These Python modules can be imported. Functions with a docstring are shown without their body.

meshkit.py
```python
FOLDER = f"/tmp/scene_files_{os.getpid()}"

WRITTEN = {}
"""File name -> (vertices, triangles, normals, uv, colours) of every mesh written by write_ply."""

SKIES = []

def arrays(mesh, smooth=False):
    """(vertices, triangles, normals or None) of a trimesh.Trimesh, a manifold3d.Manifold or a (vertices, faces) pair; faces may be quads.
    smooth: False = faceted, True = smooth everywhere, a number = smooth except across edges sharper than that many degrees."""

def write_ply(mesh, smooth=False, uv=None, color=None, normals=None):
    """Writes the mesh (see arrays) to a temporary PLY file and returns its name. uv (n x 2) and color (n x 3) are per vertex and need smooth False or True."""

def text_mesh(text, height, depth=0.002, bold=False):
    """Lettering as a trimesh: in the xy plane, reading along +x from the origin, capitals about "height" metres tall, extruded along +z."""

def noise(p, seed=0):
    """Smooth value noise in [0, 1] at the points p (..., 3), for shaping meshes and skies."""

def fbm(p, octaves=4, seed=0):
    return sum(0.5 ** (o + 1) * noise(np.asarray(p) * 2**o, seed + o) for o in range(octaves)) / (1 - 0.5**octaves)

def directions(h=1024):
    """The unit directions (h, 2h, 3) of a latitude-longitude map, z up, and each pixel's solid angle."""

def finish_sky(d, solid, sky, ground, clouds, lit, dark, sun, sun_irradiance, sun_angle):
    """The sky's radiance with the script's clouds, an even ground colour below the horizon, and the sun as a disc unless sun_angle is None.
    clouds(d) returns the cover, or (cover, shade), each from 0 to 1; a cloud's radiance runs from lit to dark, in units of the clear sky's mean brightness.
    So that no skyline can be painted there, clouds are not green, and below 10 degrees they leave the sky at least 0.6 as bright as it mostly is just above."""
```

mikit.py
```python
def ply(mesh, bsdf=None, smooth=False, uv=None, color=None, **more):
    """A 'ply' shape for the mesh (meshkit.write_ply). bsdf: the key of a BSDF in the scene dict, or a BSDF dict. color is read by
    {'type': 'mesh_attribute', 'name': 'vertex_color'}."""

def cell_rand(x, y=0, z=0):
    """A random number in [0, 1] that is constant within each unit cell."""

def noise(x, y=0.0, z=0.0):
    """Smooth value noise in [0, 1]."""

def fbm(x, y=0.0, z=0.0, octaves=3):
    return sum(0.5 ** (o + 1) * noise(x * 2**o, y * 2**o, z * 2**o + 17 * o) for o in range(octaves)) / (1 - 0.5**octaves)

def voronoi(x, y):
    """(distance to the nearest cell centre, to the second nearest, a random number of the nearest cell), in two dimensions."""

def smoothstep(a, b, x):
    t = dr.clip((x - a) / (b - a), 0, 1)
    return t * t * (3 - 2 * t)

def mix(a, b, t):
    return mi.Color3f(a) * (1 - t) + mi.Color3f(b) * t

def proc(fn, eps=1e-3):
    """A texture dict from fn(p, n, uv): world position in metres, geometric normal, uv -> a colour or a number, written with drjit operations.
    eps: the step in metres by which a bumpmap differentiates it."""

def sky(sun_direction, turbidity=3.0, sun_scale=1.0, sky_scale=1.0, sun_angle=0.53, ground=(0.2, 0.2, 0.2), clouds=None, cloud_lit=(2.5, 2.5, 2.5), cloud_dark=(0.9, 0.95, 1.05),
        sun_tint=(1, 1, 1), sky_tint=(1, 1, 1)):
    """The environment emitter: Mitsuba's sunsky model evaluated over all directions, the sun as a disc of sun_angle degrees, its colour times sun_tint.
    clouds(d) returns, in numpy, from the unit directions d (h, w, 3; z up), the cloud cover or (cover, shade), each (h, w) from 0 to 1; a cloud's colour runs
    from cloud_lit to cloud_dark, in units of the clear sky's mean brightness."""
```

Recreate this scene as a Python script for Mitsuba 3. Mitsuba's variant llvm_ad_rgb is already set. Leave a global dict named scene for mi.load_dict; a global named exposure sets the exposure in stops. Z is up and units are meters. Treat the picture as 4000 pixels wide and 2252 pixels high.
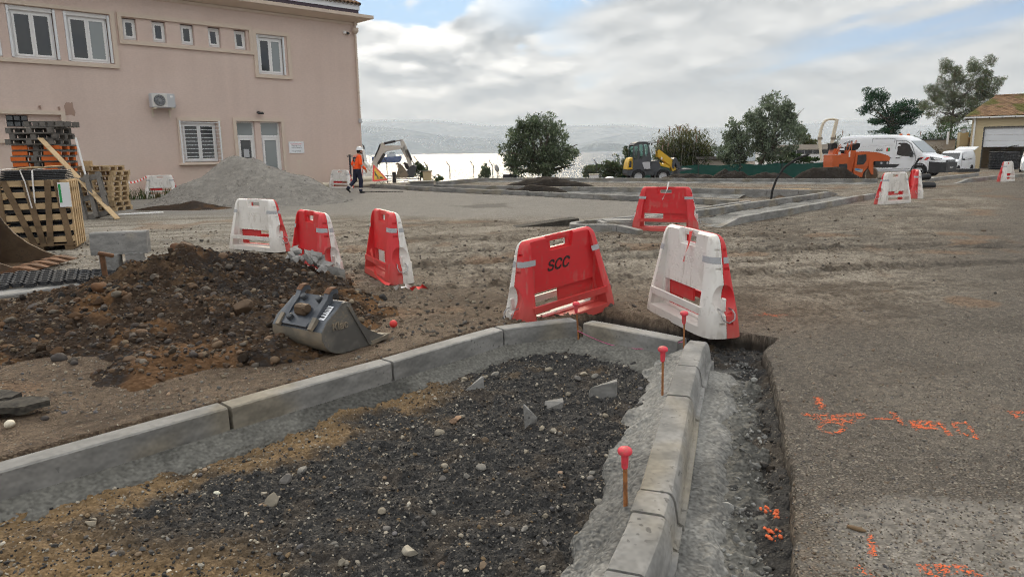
import math, random
import numpy as np
import trimesh, shapely
import manifold3d as m3
import drjit as dr
import mitsuba as mi
import mikit, meshkit
from mikit import proc, noise, fbm, voronoi, cell_rand, smoothstep, mix
from shapely.geometry import Polygon, LineString

T = mi.ScalarTransform4f
V = np.array
PI = math.pi
scene, labels = {}, {}
RNG = np.random.default_rng(7)

# ---------------------------------------------------------------- camera, sky, exposure
CAM = V([0, 0, 1.5])
PITCH, ROLL = math.radians(10.95), math.radians(0.85)
_f = V([0, math.cos(PITCH), -math.sin(PITCH)])
_u = np.cross([1.0, 0, 0], _f)
_up = math.cos(ROLL) * _u + math.sin(ROLL) * V([1.0, 0, 0])
scene['camera'] = {'type': 'perspective', 'fov': 72.06, 'fov_axis': 'x', 'near_clip': 0.05, 'far_clip': 60000.0,
                   'to_world': T().look_at(origin=CAM.tolist(), target=(CAM + _f).tolist(), up=_up.tolist())}
exposure = 2.25


def sky_clouds(d):
    a = np.degrees(np.arctan2(d[..., 0], d[..., 1]))
    e = np.degrees(np.arcsin(np.clip(d[..., 2], -1, 1)))
    P = lambda x, y, z=0.0: np.stack([x, y, np.full_like(x, z)], -1)
    ss = lambda p, q, x: (lambda t: t * t * (3 - 2 * t))(np.clip((x - p) / (q - p), 0, 1))
    lift = lambda q: 38 * np.log1p(np.maximum(q, 0) / 16.0)          # compresses the upper sky
    w1 = meshkit.fbm(P(a * .12 + 40, lift(e) * .2, 3.0), 3, 5) - .5

    def puffs(q):
        h = lift(q)
        return .58 * meshkit.fbm(P(a * .13 + w1 * 1.6 + 40, h * .27 + w1, 1.0), 4, 1) + .42 * meshkit.fbm(P(a * .34 + w1 * 2.5 + 40, h * .62, 4.0), 5, 9)

    n0, n1 = puffs(e), puffs(e + .8)
    fine = meshkit.fbm(P(a * 1.3 + w1 * 3 + 40, lift(e) * 2.0, 6.0), 4, 13)
    ea = lift(e)
    st = .6 * meshkit.fbm(P(a * .05 + 40, (ea - .30 * a) * .30 + .5 * w1, 7.0), 5, 21) + .4 * meshkit.fbm(P(a * .16 + 40, (ea - .30 * a) * .8, 8.0), 4, 25)
    right = ss(-3, 10, a + (e - 7) * .8)
    front = ss(70, 45, np.abs(a))
    # a cumulus bank over the bay with a ragged top and blue above it, a grey veil drawn out to the right
    top = 9.5 + 2.3 * (meshkit.fbm(P(a * .2 + 10, a * 0, 2.0), 4, 3) - .5) * 2
    bank = ss(1.0, -1.0, e - top)
    cum = ss(.40, .50, n0 + .10 * bank - .10 * (1 - bank))
    vtop = 9.4 + .35 * np.maximum(a - 2, 0)
    veil = ss(.9, -1.2, e - vtop) * ss(.36, .50, st + .12)
    hole = ss(1.15, .35, np.hypot((a - 31) / 13.0, (e - 8.3 - .14 * (a - 29)) / 2.6))
    veil = veil * (1 - .93 * hole * ss(.62, .42, st))
    wisps = ss(.50, .66, .5 * fine + .5 * n0) * .5
    cover = (1 - right) * np.maximum(cum, wisps) + right * np.maximum(veil, cum * ss(7, 3, e))
    # backlit: thick cloud is grey, upper rims and thin edges shine
    rim = np.clip((n0 - n1) * 4.6, -.5, 1)
    thin = ss(.16, .0, n0 + .10 * bank - .42)
    b = .22 + .36 * rim + .30 * thin + .10 * ss(.45, .7, fine) - .05 * ss(.5, .62, n0)
    bs = .12 + .15 * ss(.40, .62, st) + .06 * rim + .2 * ss(.25, -1.2, e - vtop + 1.5) * 0
    b = b * (1 - right) + right * (bs * .75 + .25 * b)
    sunny = ss(34, 6, np.abs(a + 4)) * ss(0, 8, e)
    b = b + .08 * sunny * (1 - right)
    # aircraft trail
    ct = np.abs((e - 11.7) + .62 * (a - 4.9)) / 1.1
    tr = ss(.16, .03, ct + .12 * (fine - .5)) * ss(10.6, 11.0, e) * ss(2.2, 3.6, a) * ss(8.6, 7.0, a) * .8
    b = np.where(tr > .05, np.maximum(b, .42), b)
    cover = np.maximum(cover, tr)
    # the rest of the sky: a broken high deck, brighter overhead
    up = ss(.36, .56, .6 * n0 + .4 * st + .06)
    cover = np.where(front > 0, cover, np.maximum(up, .3))
    high = ss(12.5, 24, e)
    cover = cover * (1 - high) + high * np.maximum(up, .6)
    zen = ss(11, 55, e)
    b = b * (1 - .6 * zen) + .58 * zen
    return cover, 1 - np.clip(b, 0, 1)


SUN = V([math.sin(math.radians(-6)) * math.cos(math.radians(31)), math.cos(math.radians(-6)) * math.cos(math.radians(31)), math.sin(math.radians(31))])
scene['sky'] = mikit.sky(SUN.tolist(), turbidity=3, sun_scale=0.34, sun_angle=15, sun_tint=(.94, 1.0, 1.08), clouds=sky_clouds,
                         sky_scale=.6, cloud_lit=(9.2, 9.1, 8.8), cloud_dark=(.98, 1.12, 1.24), sky_tint=(.64, .90, 1.28), ground=(.15, .14, .13))
labels['sky'] = {'kind': 'structure'}

# ---------------------------------------------------------------- mesh helpers


def nm(base):
    def taken(k):
        return k in scene or k in labels or any(x.startswith(k + '__') for x in USED)
    if base not in USED:
        USED[base] = 0
        return base
    USED[base] += 1
    return f'{base}_{USED[base]:03d}'


USED = {}


def tm(v, f):
    return trimesh.Trimesh(np.asarray(v, float), np.asarray(f), process=False)


def cat(ms):
    ms = [m for m in ms if m is not None]
    return ms[0] if len(ms) == 1 else trimesh.util.concatenate(ms)


def mat4(loc=(0, 0, 0), rz=0.0, rx=0.0, ry=0.0, s=1.0):
    R = trimesh.transformations.euler_matrix(rx, ry, rz, 'sxyz')
    R[:3, :3] *= s
    R[:3, 3] = loc
    return R


def xf(mesh, M):
    m = mesh.copy()
    m.apply_transform(M)
    return m


def box(c, s, M=None):
    m = trimesh.creation.box(extents=s)
    m.apply_translation(c)
    return xf(m, M) if M is not None else m


_CB = {}


def cbox(c, s, b=.01):
    """a box with chamfered edges"""
    hx, hy, hz = V(s) / 2
    b = min(b, hx * .9, hy * .9, hz * .9)
    pts = []
    for sx in (-1, 1):
        for sy in (-1, 1):
            for sz in (-1, 1):
                pts += [(sx * hx, sy * (hy - b), sz * (hz - b)), (sx * (hx - b), sy * hy, sz * (hz - b)), (sx * (hx - b), sy * (hy - b), sz * hz)]
    return hull(V(pts) + V(c))


def hull(pts):
    m = m3.Manifold.hull_points(np.asarray(pts, float)).to_mesh()
    return tm(m.vert_properties[:, :3], m.tri_verts)


def frame_of(d):
    d = V(d, float) / np.linalg.norm(d)
    a = np.cross(d, [0, 0, 1.0]) if abs(d[2]) < .95 else np.cross(d, [0, 1.0, 0])
    a /= np.linalg.norm(a)
    return d, a, np.cross(a, d)


def beam(p, q, w, h, up=None, b=0):
    """a bar from p to q, w wide and h high"""
    p, q = V(p, float), V(q, float)
    d, a, u = frame_of(q - p)
    if up is not None:
        a = np.cross(d, V(up, float)); a /= np.linalg.norm(a); u = np.cross(a, d)
    L = np.linalg.norm(q - p)
    m = cbox((0, 0, 0), (w, L, h), b) if b else trimesh.creation.box(extents=(w, L, h))
    M = np.eye(4)
    M[:3, 0], M[:3, 1], M[:3, 2], M[:3, 3] = a, d, u, (p + q) / 2
    return xf(m, M)


def tube(pts, r, n=8, cap=True):
    p = V(pts, float)
    r = np.broadcast_to(r, (len(p),)).astype(float)
    t = np.gradient(p, axis=0)
    t /= np.linalg.norm(t, axis=1, keepdims=True) + 1e-12
    ref = V([0, 0, 1.0]) if abs(t[:, 2]).mean() < .8 else V([1.0, 0, 0])
    a = np.cross(t, ref); a /= np.linalg.norm(a, axis=1, keepdims=True) + 1e-12
    b = np.cross(t, a)
    th = np.arange(n) * 2 * PI / n
    v = (p[:, None] + r[:, None, None] * (np.cos(th)[None, :, None] * a[:, None] + np.sin(th)[None, :, None] * b[:, None])).reshape(-1, 3)
    i, j = np.meshgrid(np.arange(len(p) - 1), np.arange(n), indexing='ij')
    A, B, C, D = i * n + j, i * n + (j + 1) % n, (i + 1) * n + (j + 1) % n, (i + 1) * n + j
    f = np.vstack([np.stack([A, D, C], -1).reshape(-1, 3), np.stack([A, C, B], -1).reshape(-1, 3)])
    if cap:
        v = np.vstack([v, p[0], p[-1]])
        k, e = len(v) - 2, (len(p) - 1) * n
        jj = np.arange(n)
        f = np.vstack([f, np.stack([jj, (jj + 1) % n, jj * 0 + k], 1), np.stack([e + (jj + 1) % n, e + jj, jj * 0 + k + 1], 1)])
    return tm(v, f)


def cyl(p, q, r, n=12, r2=None):
    return tube([p, q], [r, r if r2 is None else r2], n)


def ext(poly, depth, holes=None):
    """polygon in local (x, y), extruded along +z"""
    g = poly if isinstance(poly, shapely.Geometry) else Polygon(poly, holes)
    if not g.is_valid:
        g = g.buffer(0)
    return cat([trimesh.creation.extrude_polygon(x, depth, engine='earcut') for x in getattr(g, 'geoms', [g])])


def side(poly, y0, y1, holes=None):
    """polygon in (x, z), extruded from y0 to y1"""
    m = ext(poly, y1 - y0, holes)
    v = m.vertices
    return tm(np.stack([v[:, 0], y0 + v[:, 2], v[:, 1]], 1), m.faces[:, ::-1])


def lathe(prof, n=20, c=(0, 0, 0), axis=None):
    """profile of (radius, height), turned about z (or the given axis)"""
    p = V(prof, float)
    th = np.arange(n) * 2 * PI / n
    v = np.stack([p[:, None, 0] * np.cos(th), p[:, None, 0] * np.sin(th), np.broadcast_to(p[:, None, 1], (len(p), n))], -1).reshape(-1, 3)
    i, j = np.meshgrid(np.arange(len(p) - 1), np.arange(n), indexing='ij')
    A, B, C, D = i * n + j, i * n + (j + 1) % n, (i + 1) * n + (j + 1) % n, (i + 1) * n + j
    m = tm(v, np.vstack([np.stack([A, B, C], -1).reshape(-1, 3), np.stack([A, C, D], -1).reshape(-1, 3)]))
    if axis is not None:
        d, a, u = frame_of(axis)
        M = np.eye(4); M[:3, 0], M[:3, 1], M[:3, 2] = a, u * -1, d
        M[:3, 0], M[:3, 1] = a, np.cross(d, a)
        m = xf(m, M)
    m.apply_translation(c)
    return m


def loft(rings, cap=True):
    """rings: (k, n, 3) closed rings"""
    R = V(rings, float)
    k, n = R.shape[:2]
    i, j = np.meshgrid(np.arange(k - 1), np.arange(n), indexing='ij')
    A, B, C, D = i * n + j, i * n + (j + 1) % n, (i + 1) * n + (j + 1) % n, (i + 1) * n + j
    v = R.reshape(-1, 3)
    f = np.vstack([np.stack([A, B, C], -1).reshape(-1, 3), np.stack([A, C, D], -1).reshape(-1, 3)])
    if cap:
        v = np.vstack([v, R[0].mean(0), R[-1].mean(0)])
        jj = np.arange(n); e = (k - 1) * n
        f = np.vstack([f, np.stack([(jj + 1) % n, jj, jj * 0 + len(v) - 2], 1), np.stack([e + jj, e + (jj + 1) % n, jj * 0 + len(v) - 1], 1)])
    return tm(v, f)


def mf(mesh):
    mesh = trimesh.Trimesh(mesh.vertices, mesh.faces, process=True)
    mesh.merge_vertices()
    if mesh.volume < 0:
        mesh.invert()
    return m3.Manifold(m3.Mesh(np.asarray(mesh.vertices, np.float32), np.asarray(mesh.faces, np.uint32)))


def fm(man):
    m = man.to_mesh()
    return tm(m.vert_properties[:, :3], m.tri_verts)


def put(key, mesh, mat, smooth=False, M=None, color=None, base_M=None):
    if M is not None:
        mesh = xf(mesh, M)
    scene[key] = mikit.ply(mesh, mat, smooth=smooth, color=color)
    return key


class Thing:
    """a top-level object made of parts"""
    def __init__(self, name, label, cat_, group=None, M=None, kind=None):
        self.key, self.M, self.n = nm(name), M, {}
        labels[self.key] = {'label': label, 'category': cat_}
        if group:
            labels[self.key]['group'] = group
        if kind:
            labels[self.key]['kind'] = kind

    def part(self, name, mesh, mat, smooth=30, label=None, under=None, color=None, kind=None):
        p = (under or self.key) + '__' + name
        k = self.n.get(p, 0)
        self.n[p] = k + 1
        key = p if k == 0 else f'{p}_{k:03d}'
        if isinstance(mesh, list):
            mesh = cat(mesh)
        put(key, mesh, mat, smooth if color is None else (smooth if smooth in (True, False) else False), self.M, color)
        d = {}
        if label: d['label'] = label
        if kind: d['kind'] = kind
        if d: labels[key] = d
        return key

    def copy(self, M, label, group=None):
        """another of the same thing under the matrix M (self must be built in local coordinates)"""
        base = self.key.rsplit('_', 1)[0] if self.key[-3:].isdigit() else self.key
        key = nm(base)
        for k in [k for k in scene if k.startswith(self.key + '__')]:
            scene[key + k[len(self.key):]] = {**scene[k], 'to_world': T(M)}
            if k in labels:
                labels[key + k[len(self.key):]] = dict(labels[k])
        labels[key] = {'label': label, 'category': labels[self.key]['category']}
        g = group or labels[self.key].get('group')
        if g: labels[key]['group'] = g
        return key

    def place(self, M):
        for k in [k for k in scene if k.startswith(self.key + '__')]:
            scene[k]['to_world'] = T(M)


def single(name, mesh, mat, label, cat_, group=None, smooth=30, color=None, M=None, kind=None):
    key = nm(name)
    put(key, mesh, mat, smooth if color is None else (smooth if smooth in (True, False) else False), M, color)
    labels[key] = {'label': label, 'category': cat_}
    if group: labels[key]['group'] = group
    if kind: labels[key]['kind'] = kind
    return key


def struct(name, mesh, mat, smooth=False, color=None, label=None, kind='structure'):
    key = nm(name)
    put(key, mesh, mat, smooth, None, color)
    labels[key] = {'kind': kind}
    if label: labels[key]['label'] = label
    return key


def grid(xs, ys, hfun):
    X, Y = np.meshgrid(xs, ys)
    Z = hfun(X, Y)
    n, m = X.shape
    i, j = np.meshgrid(np.arange(n - 1), np.arange(m - 1), indexing='ij')
    A = i * m + j
    f = np.vstack([np.stack([A, A + 1, A + m + 1], -1).reshape(-1, 3), np.stack([A, A + m + 1, A + m], -1).reshape(-1, 3)])
    return tm(np.stack([X, Y, Z], -1).reshape(-1, 3), f)


def nz(x, y, s, seed=0, oct=3):
    x, y = np.asarray(x, float), np.asarray(y, float)
    return meshkit.fbm(np.stack([x * s + 50, y * s + 50, np.zeros_like(x)], -1), oct, seed) - .5


def sstep(a, b, x):
    t = np.clip((x - a) / (b - a), 0, 1)
    return t * t * (3 - 2 * t)

# ---------------------------------------------------------------- materials
def srgb(r, g, b):
    c = V([r, g, b]) / 255.0
    return np.where(c < .04045, c / 12.92, ((c + .055) / 1.055) ** 2.4).tolist()


def mat(name, col, rough=.6, spec=.5, metallic=0.0, two=True, bump=None, bscale=.004, coat=0.0):
    c = col if isinstance(col, dict) else {'type': 'rgb', 'value': list(map(float, col))}
    b = {'type': 'principled', 'base_color': c, 'roughness': rough, 'specular': spec, 'metallic': metallic}
    if coat: b['clearcoat'] = coat; b['clearcoat_gloss'] = .8
    if bump is not None:
        b = {'type': 'bumpmap', 'arbitrary': proc(bump), 'scale': bscale, 'bsdf': b}
    scene[name] = {'type': 'twosided', 'bsdf': b} if two else b
    return name


VC = {'type': 'mesh_attribute', 'name': 'vertex_color'}


# zones of the yard are painted by what lies there (laid gravel, mud, old asphalt), in metres on the ground
def seg_side(p, ax, ay, bx, by):
    L = math.hypot(bx - ax, by - ay)
    return ((p.x - ax) * (by - ay) - (p.y - ay) * (bx - ax)) / L      # > 0 right of a->b


def ground_col(p, n, uv):
    big = fbm(p.x * .35 + 3, p.y * .35, 0, 3)
    mid = fbm(p.x * 1.7, p.y * 1.7, 5, 3)
    fine = noise(p.x * 45, p.y * 45)
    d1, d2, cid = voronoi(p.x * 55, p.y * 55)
    grit = noise(p.x * 130, p.y * 130, 3)
    # tracks dragged across the yard, roughly along x
    tx, ty = p.x * .95 + p.y * .3, p.y * .95 - p.x * .3
    track = fbm(tx * .5, ty * 3.4, 9, 3)
    edge = smoothstep(.0, .28, d2 - d1)
    stone = mix((.07, .066, .06), (.235, .215, .185), cid) * (.7 + .5 * fine)
    stone = mix(stone, mi.Color3f(.29, .265, .225), smoothstep(.90, .96, cid))
    asph = mix(mi.Color3f(.032, .030, .028), stone, smoothstep(.03, .22, d2 - d1))  # dark gaps between stones: bitumen, deepened in colour to act as cavity shade
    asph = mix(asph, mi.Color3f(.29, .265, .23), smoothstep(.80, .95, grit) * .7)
    clod = noise(p.x * 9, p.y * 9, 7)
    mud = mix((.115, .09, .065), (.36, .315, .255), smoothstep(.3, .72, .30 * track + .30 * mid + .22 * clod + .18 * fine))
    mud = mud * (.6 + .6 * fine) * (.72 + .32 * edge)
    red = mix((.085, .058, .038), (.20, .145, .098), smoothstep(.3, .75, .4 * mid + .3 * fine + .2 * grit + .1 * clod)) * (.62 + .45 * edge)
    pale = mix((.17, .15, .12), (.40, .37, .32), smoothstep(.32, .68, .5 * track + .25 * fine + .25 * mid))
    mott = noise(p.x * 7 + 3, p.y * 7, 1)
    grav = mix((.15, .138, .122), (.35, .325, .29), .3 * cid + .35 * fine + .2 * mott + .15 * mid)
    wob = (big - .5) * 2.4 + (mid - .5) * .9
    # road on the right: right of the line (1.9,5.2)-(12,19)
    road = smoothstep(-.6, 1.6, seg_side(p, 2.1, 5.0, 13.0, 19.5) + wob * .9)
    road = dr.maximum(road, smoothstep(.0, .3, p.x - 1.0) * smoothstep(6.6, 5.2, p.y + wob * .4))
    near_red = smoothstep(1.0, -1.2, seg_side(p, -4.0, 13.0, 5.0, 5.4) * -1.0 + 0 * p.x + wob) * smoothstep(-5.5, -3.2, p.x) 
    near_red = smoothstep(1.6, -1.4, p.y - 7.6 + .25 * p.x + wob) * smoothstep(4.2, 2.2, p.x)
    paleM = smoothstep(-3.6, -5.6, p.x + wob * .8) * smoothstep(9.0, 10.6, p.y + .4 * p.x + 4 + wob * .5)
    gravM = smoothstep(14.6, 17.2, p.y + .28 * p.x + wob * .8) * smoothstep(-.6, .6, seg_side(p, 6.25, 18.8, 1.3, 12.9) + .4 * wob) * smoothstep(-16, -11, p.x)
    gravM = gravM * smoothstep(0.2, -.2, seg_side(p, 6.25, 18.78, -6.5, 33.1))
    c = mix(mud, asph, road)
    c = mix(c, red, near_red * (1 - road))
    c = mix(c, pale, paleM * .8 * (1 - road))
    c = mix(c, grav, gravM)
    # damp dark streaks, dust films and rusty soil tracked over the road
    damp = smoothstep(.56, .72, track * .55 + big * .45)
    c = c * (1 - .38 * damp * (1 - gravM))
    dust = smoothstep(.5, .72, mid * .45 + big * .55) * road
    c = mix(c, mi.Color3f(.215, .185, .15) * (.75 + .5 * fine), dust * .40)
    rut = dr.maximum(smoothstep(.17, .10, dr.abs(dr.abs(p.y - 8.9 - .16 * p.x - .25 * (big - .5)) - .85)), smoothstep(.17, .10, dr.abs(dr.abs(p.y - 11.6 + .05 * p.x - .3 * (big - .5)) - .8)))
    c = c * (1 - .30 * rut * (1 - gravM) * smoothstep(.35, .6, mid + .1))
    brown = smoothstep(3.0, -.3, seg_side(p, 1.5, 3.2, 13.0, 17.5) + wob) * road
    c = mix(c, mi.Color3f(.155, .118, .085) * (.5 + .9 * fine), brown * .35)
    rust = smoothstep(.64, .74, fbm(p.x * .9 + 30, p.y * .9, 2, 3)) * (1 - gravM)
    c = mix(c, mi.Color3f(.21, .125, .07) * (.6 + .8 * fine), rust * .5)
    patch = smoothstep(.55, .3, dr.sqrt(dr.square((p.x - 1.75) / .95) + dr.square((p.y - 2.35) / .5)) - .35 + .7 * (mid - .5) + .3 * (fine - .5))
    c = mix(c, mi.Color3f(.34, .315, .28) * (.6 + .6 * fine), patch * .6)
    wet = smoothstep(.5, .2, dr.sqrt(dr.square((p.x + .75) / 1.1) + dr.square((p.y - 20.3) / 1.2)) - .4 + 1.2 * (mid - .5))
    c = c * (1 - .4 * wet)
    dug = smoothstep(-.03, -.09, p.z) * smoothstep(7.2, 6.6, p.y)             # dark dug soil by depth, with contact shade under barriers painted in
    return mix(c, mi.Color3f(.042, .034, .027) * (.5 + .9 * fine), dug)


def ground_bump(p, n, uv):
    d1, d2, cid = voronoi(p.x * 55, p.y * 55)
    return noise(p.x * 120, p.y * 120) * .25 + smoothstep(0, .5, d2 - d1) * (.5 + .7 * cid) + noise(p.x * 14, p.y * 14) * .6


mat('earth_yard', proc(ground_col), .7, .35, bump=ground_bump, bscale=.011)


def soil_col(p, n, uv):
    big = fbm(p.x * 1.1 + 7, p.y * 1.1, 0, 3)
    mid = fbm(p.x * 5, p.y * 5, 2, 3)
    d1, d2, cid = voronoi(p.x * 70, p.y * 70)
    fine = noise(p.x * 140, p.y * 140, p.z * 140)
    dark = mix((.012, .012, .0125), (.050, .049, .048), cid * .6 + fine * .4) * (.5 + .5 * smoothstep(0, .3, d2 - d1))
    sand = mix((.10, .062, .028), (.245, .165, .085), .5 * cid + .5 * fine)
    # brown sand lies along the left kerb, black crushed asphalt in the middle and right
    line = seg_side(p, -2.4, 2.9, .5, 5.65)
    left = smoothstep(.62, .2, line + (mid - .5) * .9 + (big - .5) * .9) * smoothstep(-.05, -.6, p.x + .12 * (p.y - 3))
    low = smoothstep(2.35, 1.8, p.y + p.x * .35 + (big - .5) * .9) * smoothstep(-.5, -1.1, p.x + (mid - .5) * .8)
    far = smoothstep(.62, .74, mid) * smoothstep(4.3, 5.0, p.y) * .3
    m = dr.maximum(dr.maximum(left, low), far)
    c = mix(dark, sand, m * smoothstep(.25, .6, mid + .22))
    rust = smoothstep(.62, .72, fbm(p.x * 6 + 30, p.y * 6, 1, 2)) * .12
    c = mix(c, sand * .8, rust)
    spec = smoothstep(.90, .96, cell_rand(p.x * 85, p.y * 85, 1)) * smoothstep(.5, .25, d1)
    c = mix(c, mix((.30, .27, .22), (.16, .13, .10), cid), spec * .8)
    grey = smoothstep(.70, .80, fbm(p.x * 2.6 + 3, p.y * 2.6, 8, 3)) * smoothstep(-.4, .4, p.x)
    return mix(c, mi.Color3f(.19, .19, .18) * (.6 + .6 * fine), grey * .7)


def soil_bump(p, n, uv):
    d1, d2, cid = voronoi(p.x * 70, p.y * 70)
    return (1 - d1) * (.4 + .8 * cid) + .5 * noise(p.x * 180, p.y * 180, p.z * 180)


mat('planter_soil_mat', proc(soil_col), .8, .3, bump=soil_bump, bscale=.007)


def heap_col(p, n, uv):
    big = fbm(p.x * .7 + 11, p.y * .7, 0, 3)
    mid = fbm(p.x * 3.1, p.y * 3.1, p.z * 3.1, 4)
    fine = noise(p.x * 70, p.y * 70, p.z * 70)
    d1, d2, cid = voronoi(p.x * 38, (p.y + p.z * .8) * 38)
    c = mix((.024, .016, .011), (.066, .044, .029), .4 * fine + .6 * mid)
    c = mix(c, mi.Color3f(.115, .072, .04) * (.6 + .7 * fine), smoothstep(.55, .67, mid) * .6)
    c = mix(c, mi.Color3f(.028, .026, .026) * (.6 + .8 * fine), smoothstep(.52, .66, big * .6 + cid * .25 + .1) * .75)
    c = mix(c, mi.Color3f(.18, .095, .042), smoothstep(.64, .74, fbm(p.x * 1.6 + 20, p.y * 1.6, 3, 3)) * .55)
    return c * (.7 + .5 * cid)


def heap_bump(p, n, uv):
    d1, d2, cid = voronoi(p.x * 38, (p.y + p.z * .8) * 38)
    return (1 - d1) * (.3 + .9 * cid) + .6 * noise(p.x * 80, p.y * 80, p.z * 80)


mat('dug_soil', proc(heap_col), .95, .15, bump=heap_bump, bscale=.012)


def conc_col(p, n, uv):
    a = fbm(p.x * 3.2, p.y * 3.2, p.z * 3.2, 4)
    b = noise(p.x * 60, p.y * 60, p.z * 60)
    e = fbm(p.x * 9 + 5, p.y * 9, p.z * 22, 3)
    c = mix((.14, .139, .134), (.275, .27, .26), smoothstep(.25, .75, .6 * a + .4 * e)) * (.86 + .28 * b)
    pit = smoothstep(.80, .90, noise(p.x * 45, p.y * 45, p.z * 45 + 9)) * smoothstep(.45, .6, a)
    c = c * (1 - .45 * pit)
    warm = smoothstep(.52, .72, fbm(p.x * 2 + 40, p.y * 2, p.z * 2, 3))
    return mix(c, c * mi.Color3f(1.0, .92, .78), warm)


def conc_bump(p, n, uv):
    return noise(p.x * 110, p.y * 110, p.z * 110) + 1.2 * smoothstep(.2, .1, noise(p.x * 45, p.y * 45, p.z * 45 + 9))


mat('concrete', proc(conc_col), .8, .3, bump=conc_bump, bscale=.0016)


def mortar_col(p, n, uv):
    a = fbm(p.x * 4, p.y * 4, p.z * 4, 4)
    f = noise(p.x * 75, p.y * 75, p.z * 75)
    light = smoothstep(.38, .62, fbm(p.x * 2.2 + 9, p.y * 1.6, 0, 3))
    return mix((.085, .085, .082), (.33, .325, .305), .3 * a + .25 * f + .45 * light) * (.62 + .5 * f)


def mortar_bump(p, n, uv):
    d1, d2, cid = voronoi(p.x * 42, p.y * 42)
    return (1 - d1) * cid + .8 * noise(p.x * 95, p.y * 95, p.z * 95)


mat('mortar', proc(mortar_col), .85, .25, bump=mortar_bump, bscale=.012)


def fresh_col(p, n, uv):
    return mortar_col(p, n, uv) * mi.Color3f(.62, .615, .59)


mat('damp_mortar', proc(fresh_col), .75, .3, bump=mortar_bump, bscale=.012)


def plaster_col(p, n, uv):
    a = fbm(p.x * .55, p.y * .55, p.z * .55, 4)
    f = noise(p.x * 28, p.y * 28, p.z * 28)
    c = mix((.55, .435, .385), (.615, .50, .445), a) * (.95 + .1 * f)
    c = c * (.955 + .09 * fbm(p.x * 2.6 + p.y * 2.6, p.z * .22, 3, 3))
    # yellowed low courses
    foot = smoothstep(2.8, .3, p.z + 1.6 * (a - .5))
    return mix(c, mi.Color3f(.60, .50, .40), foot * .35)


mat('pink_plaster', proc(plaster_col), .95, .1)
mat('trim_plaster', (.58, .49, .41), .9, .2)
mat('patch_plaster', (.36, .25, .205), .95, .1)


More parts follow.
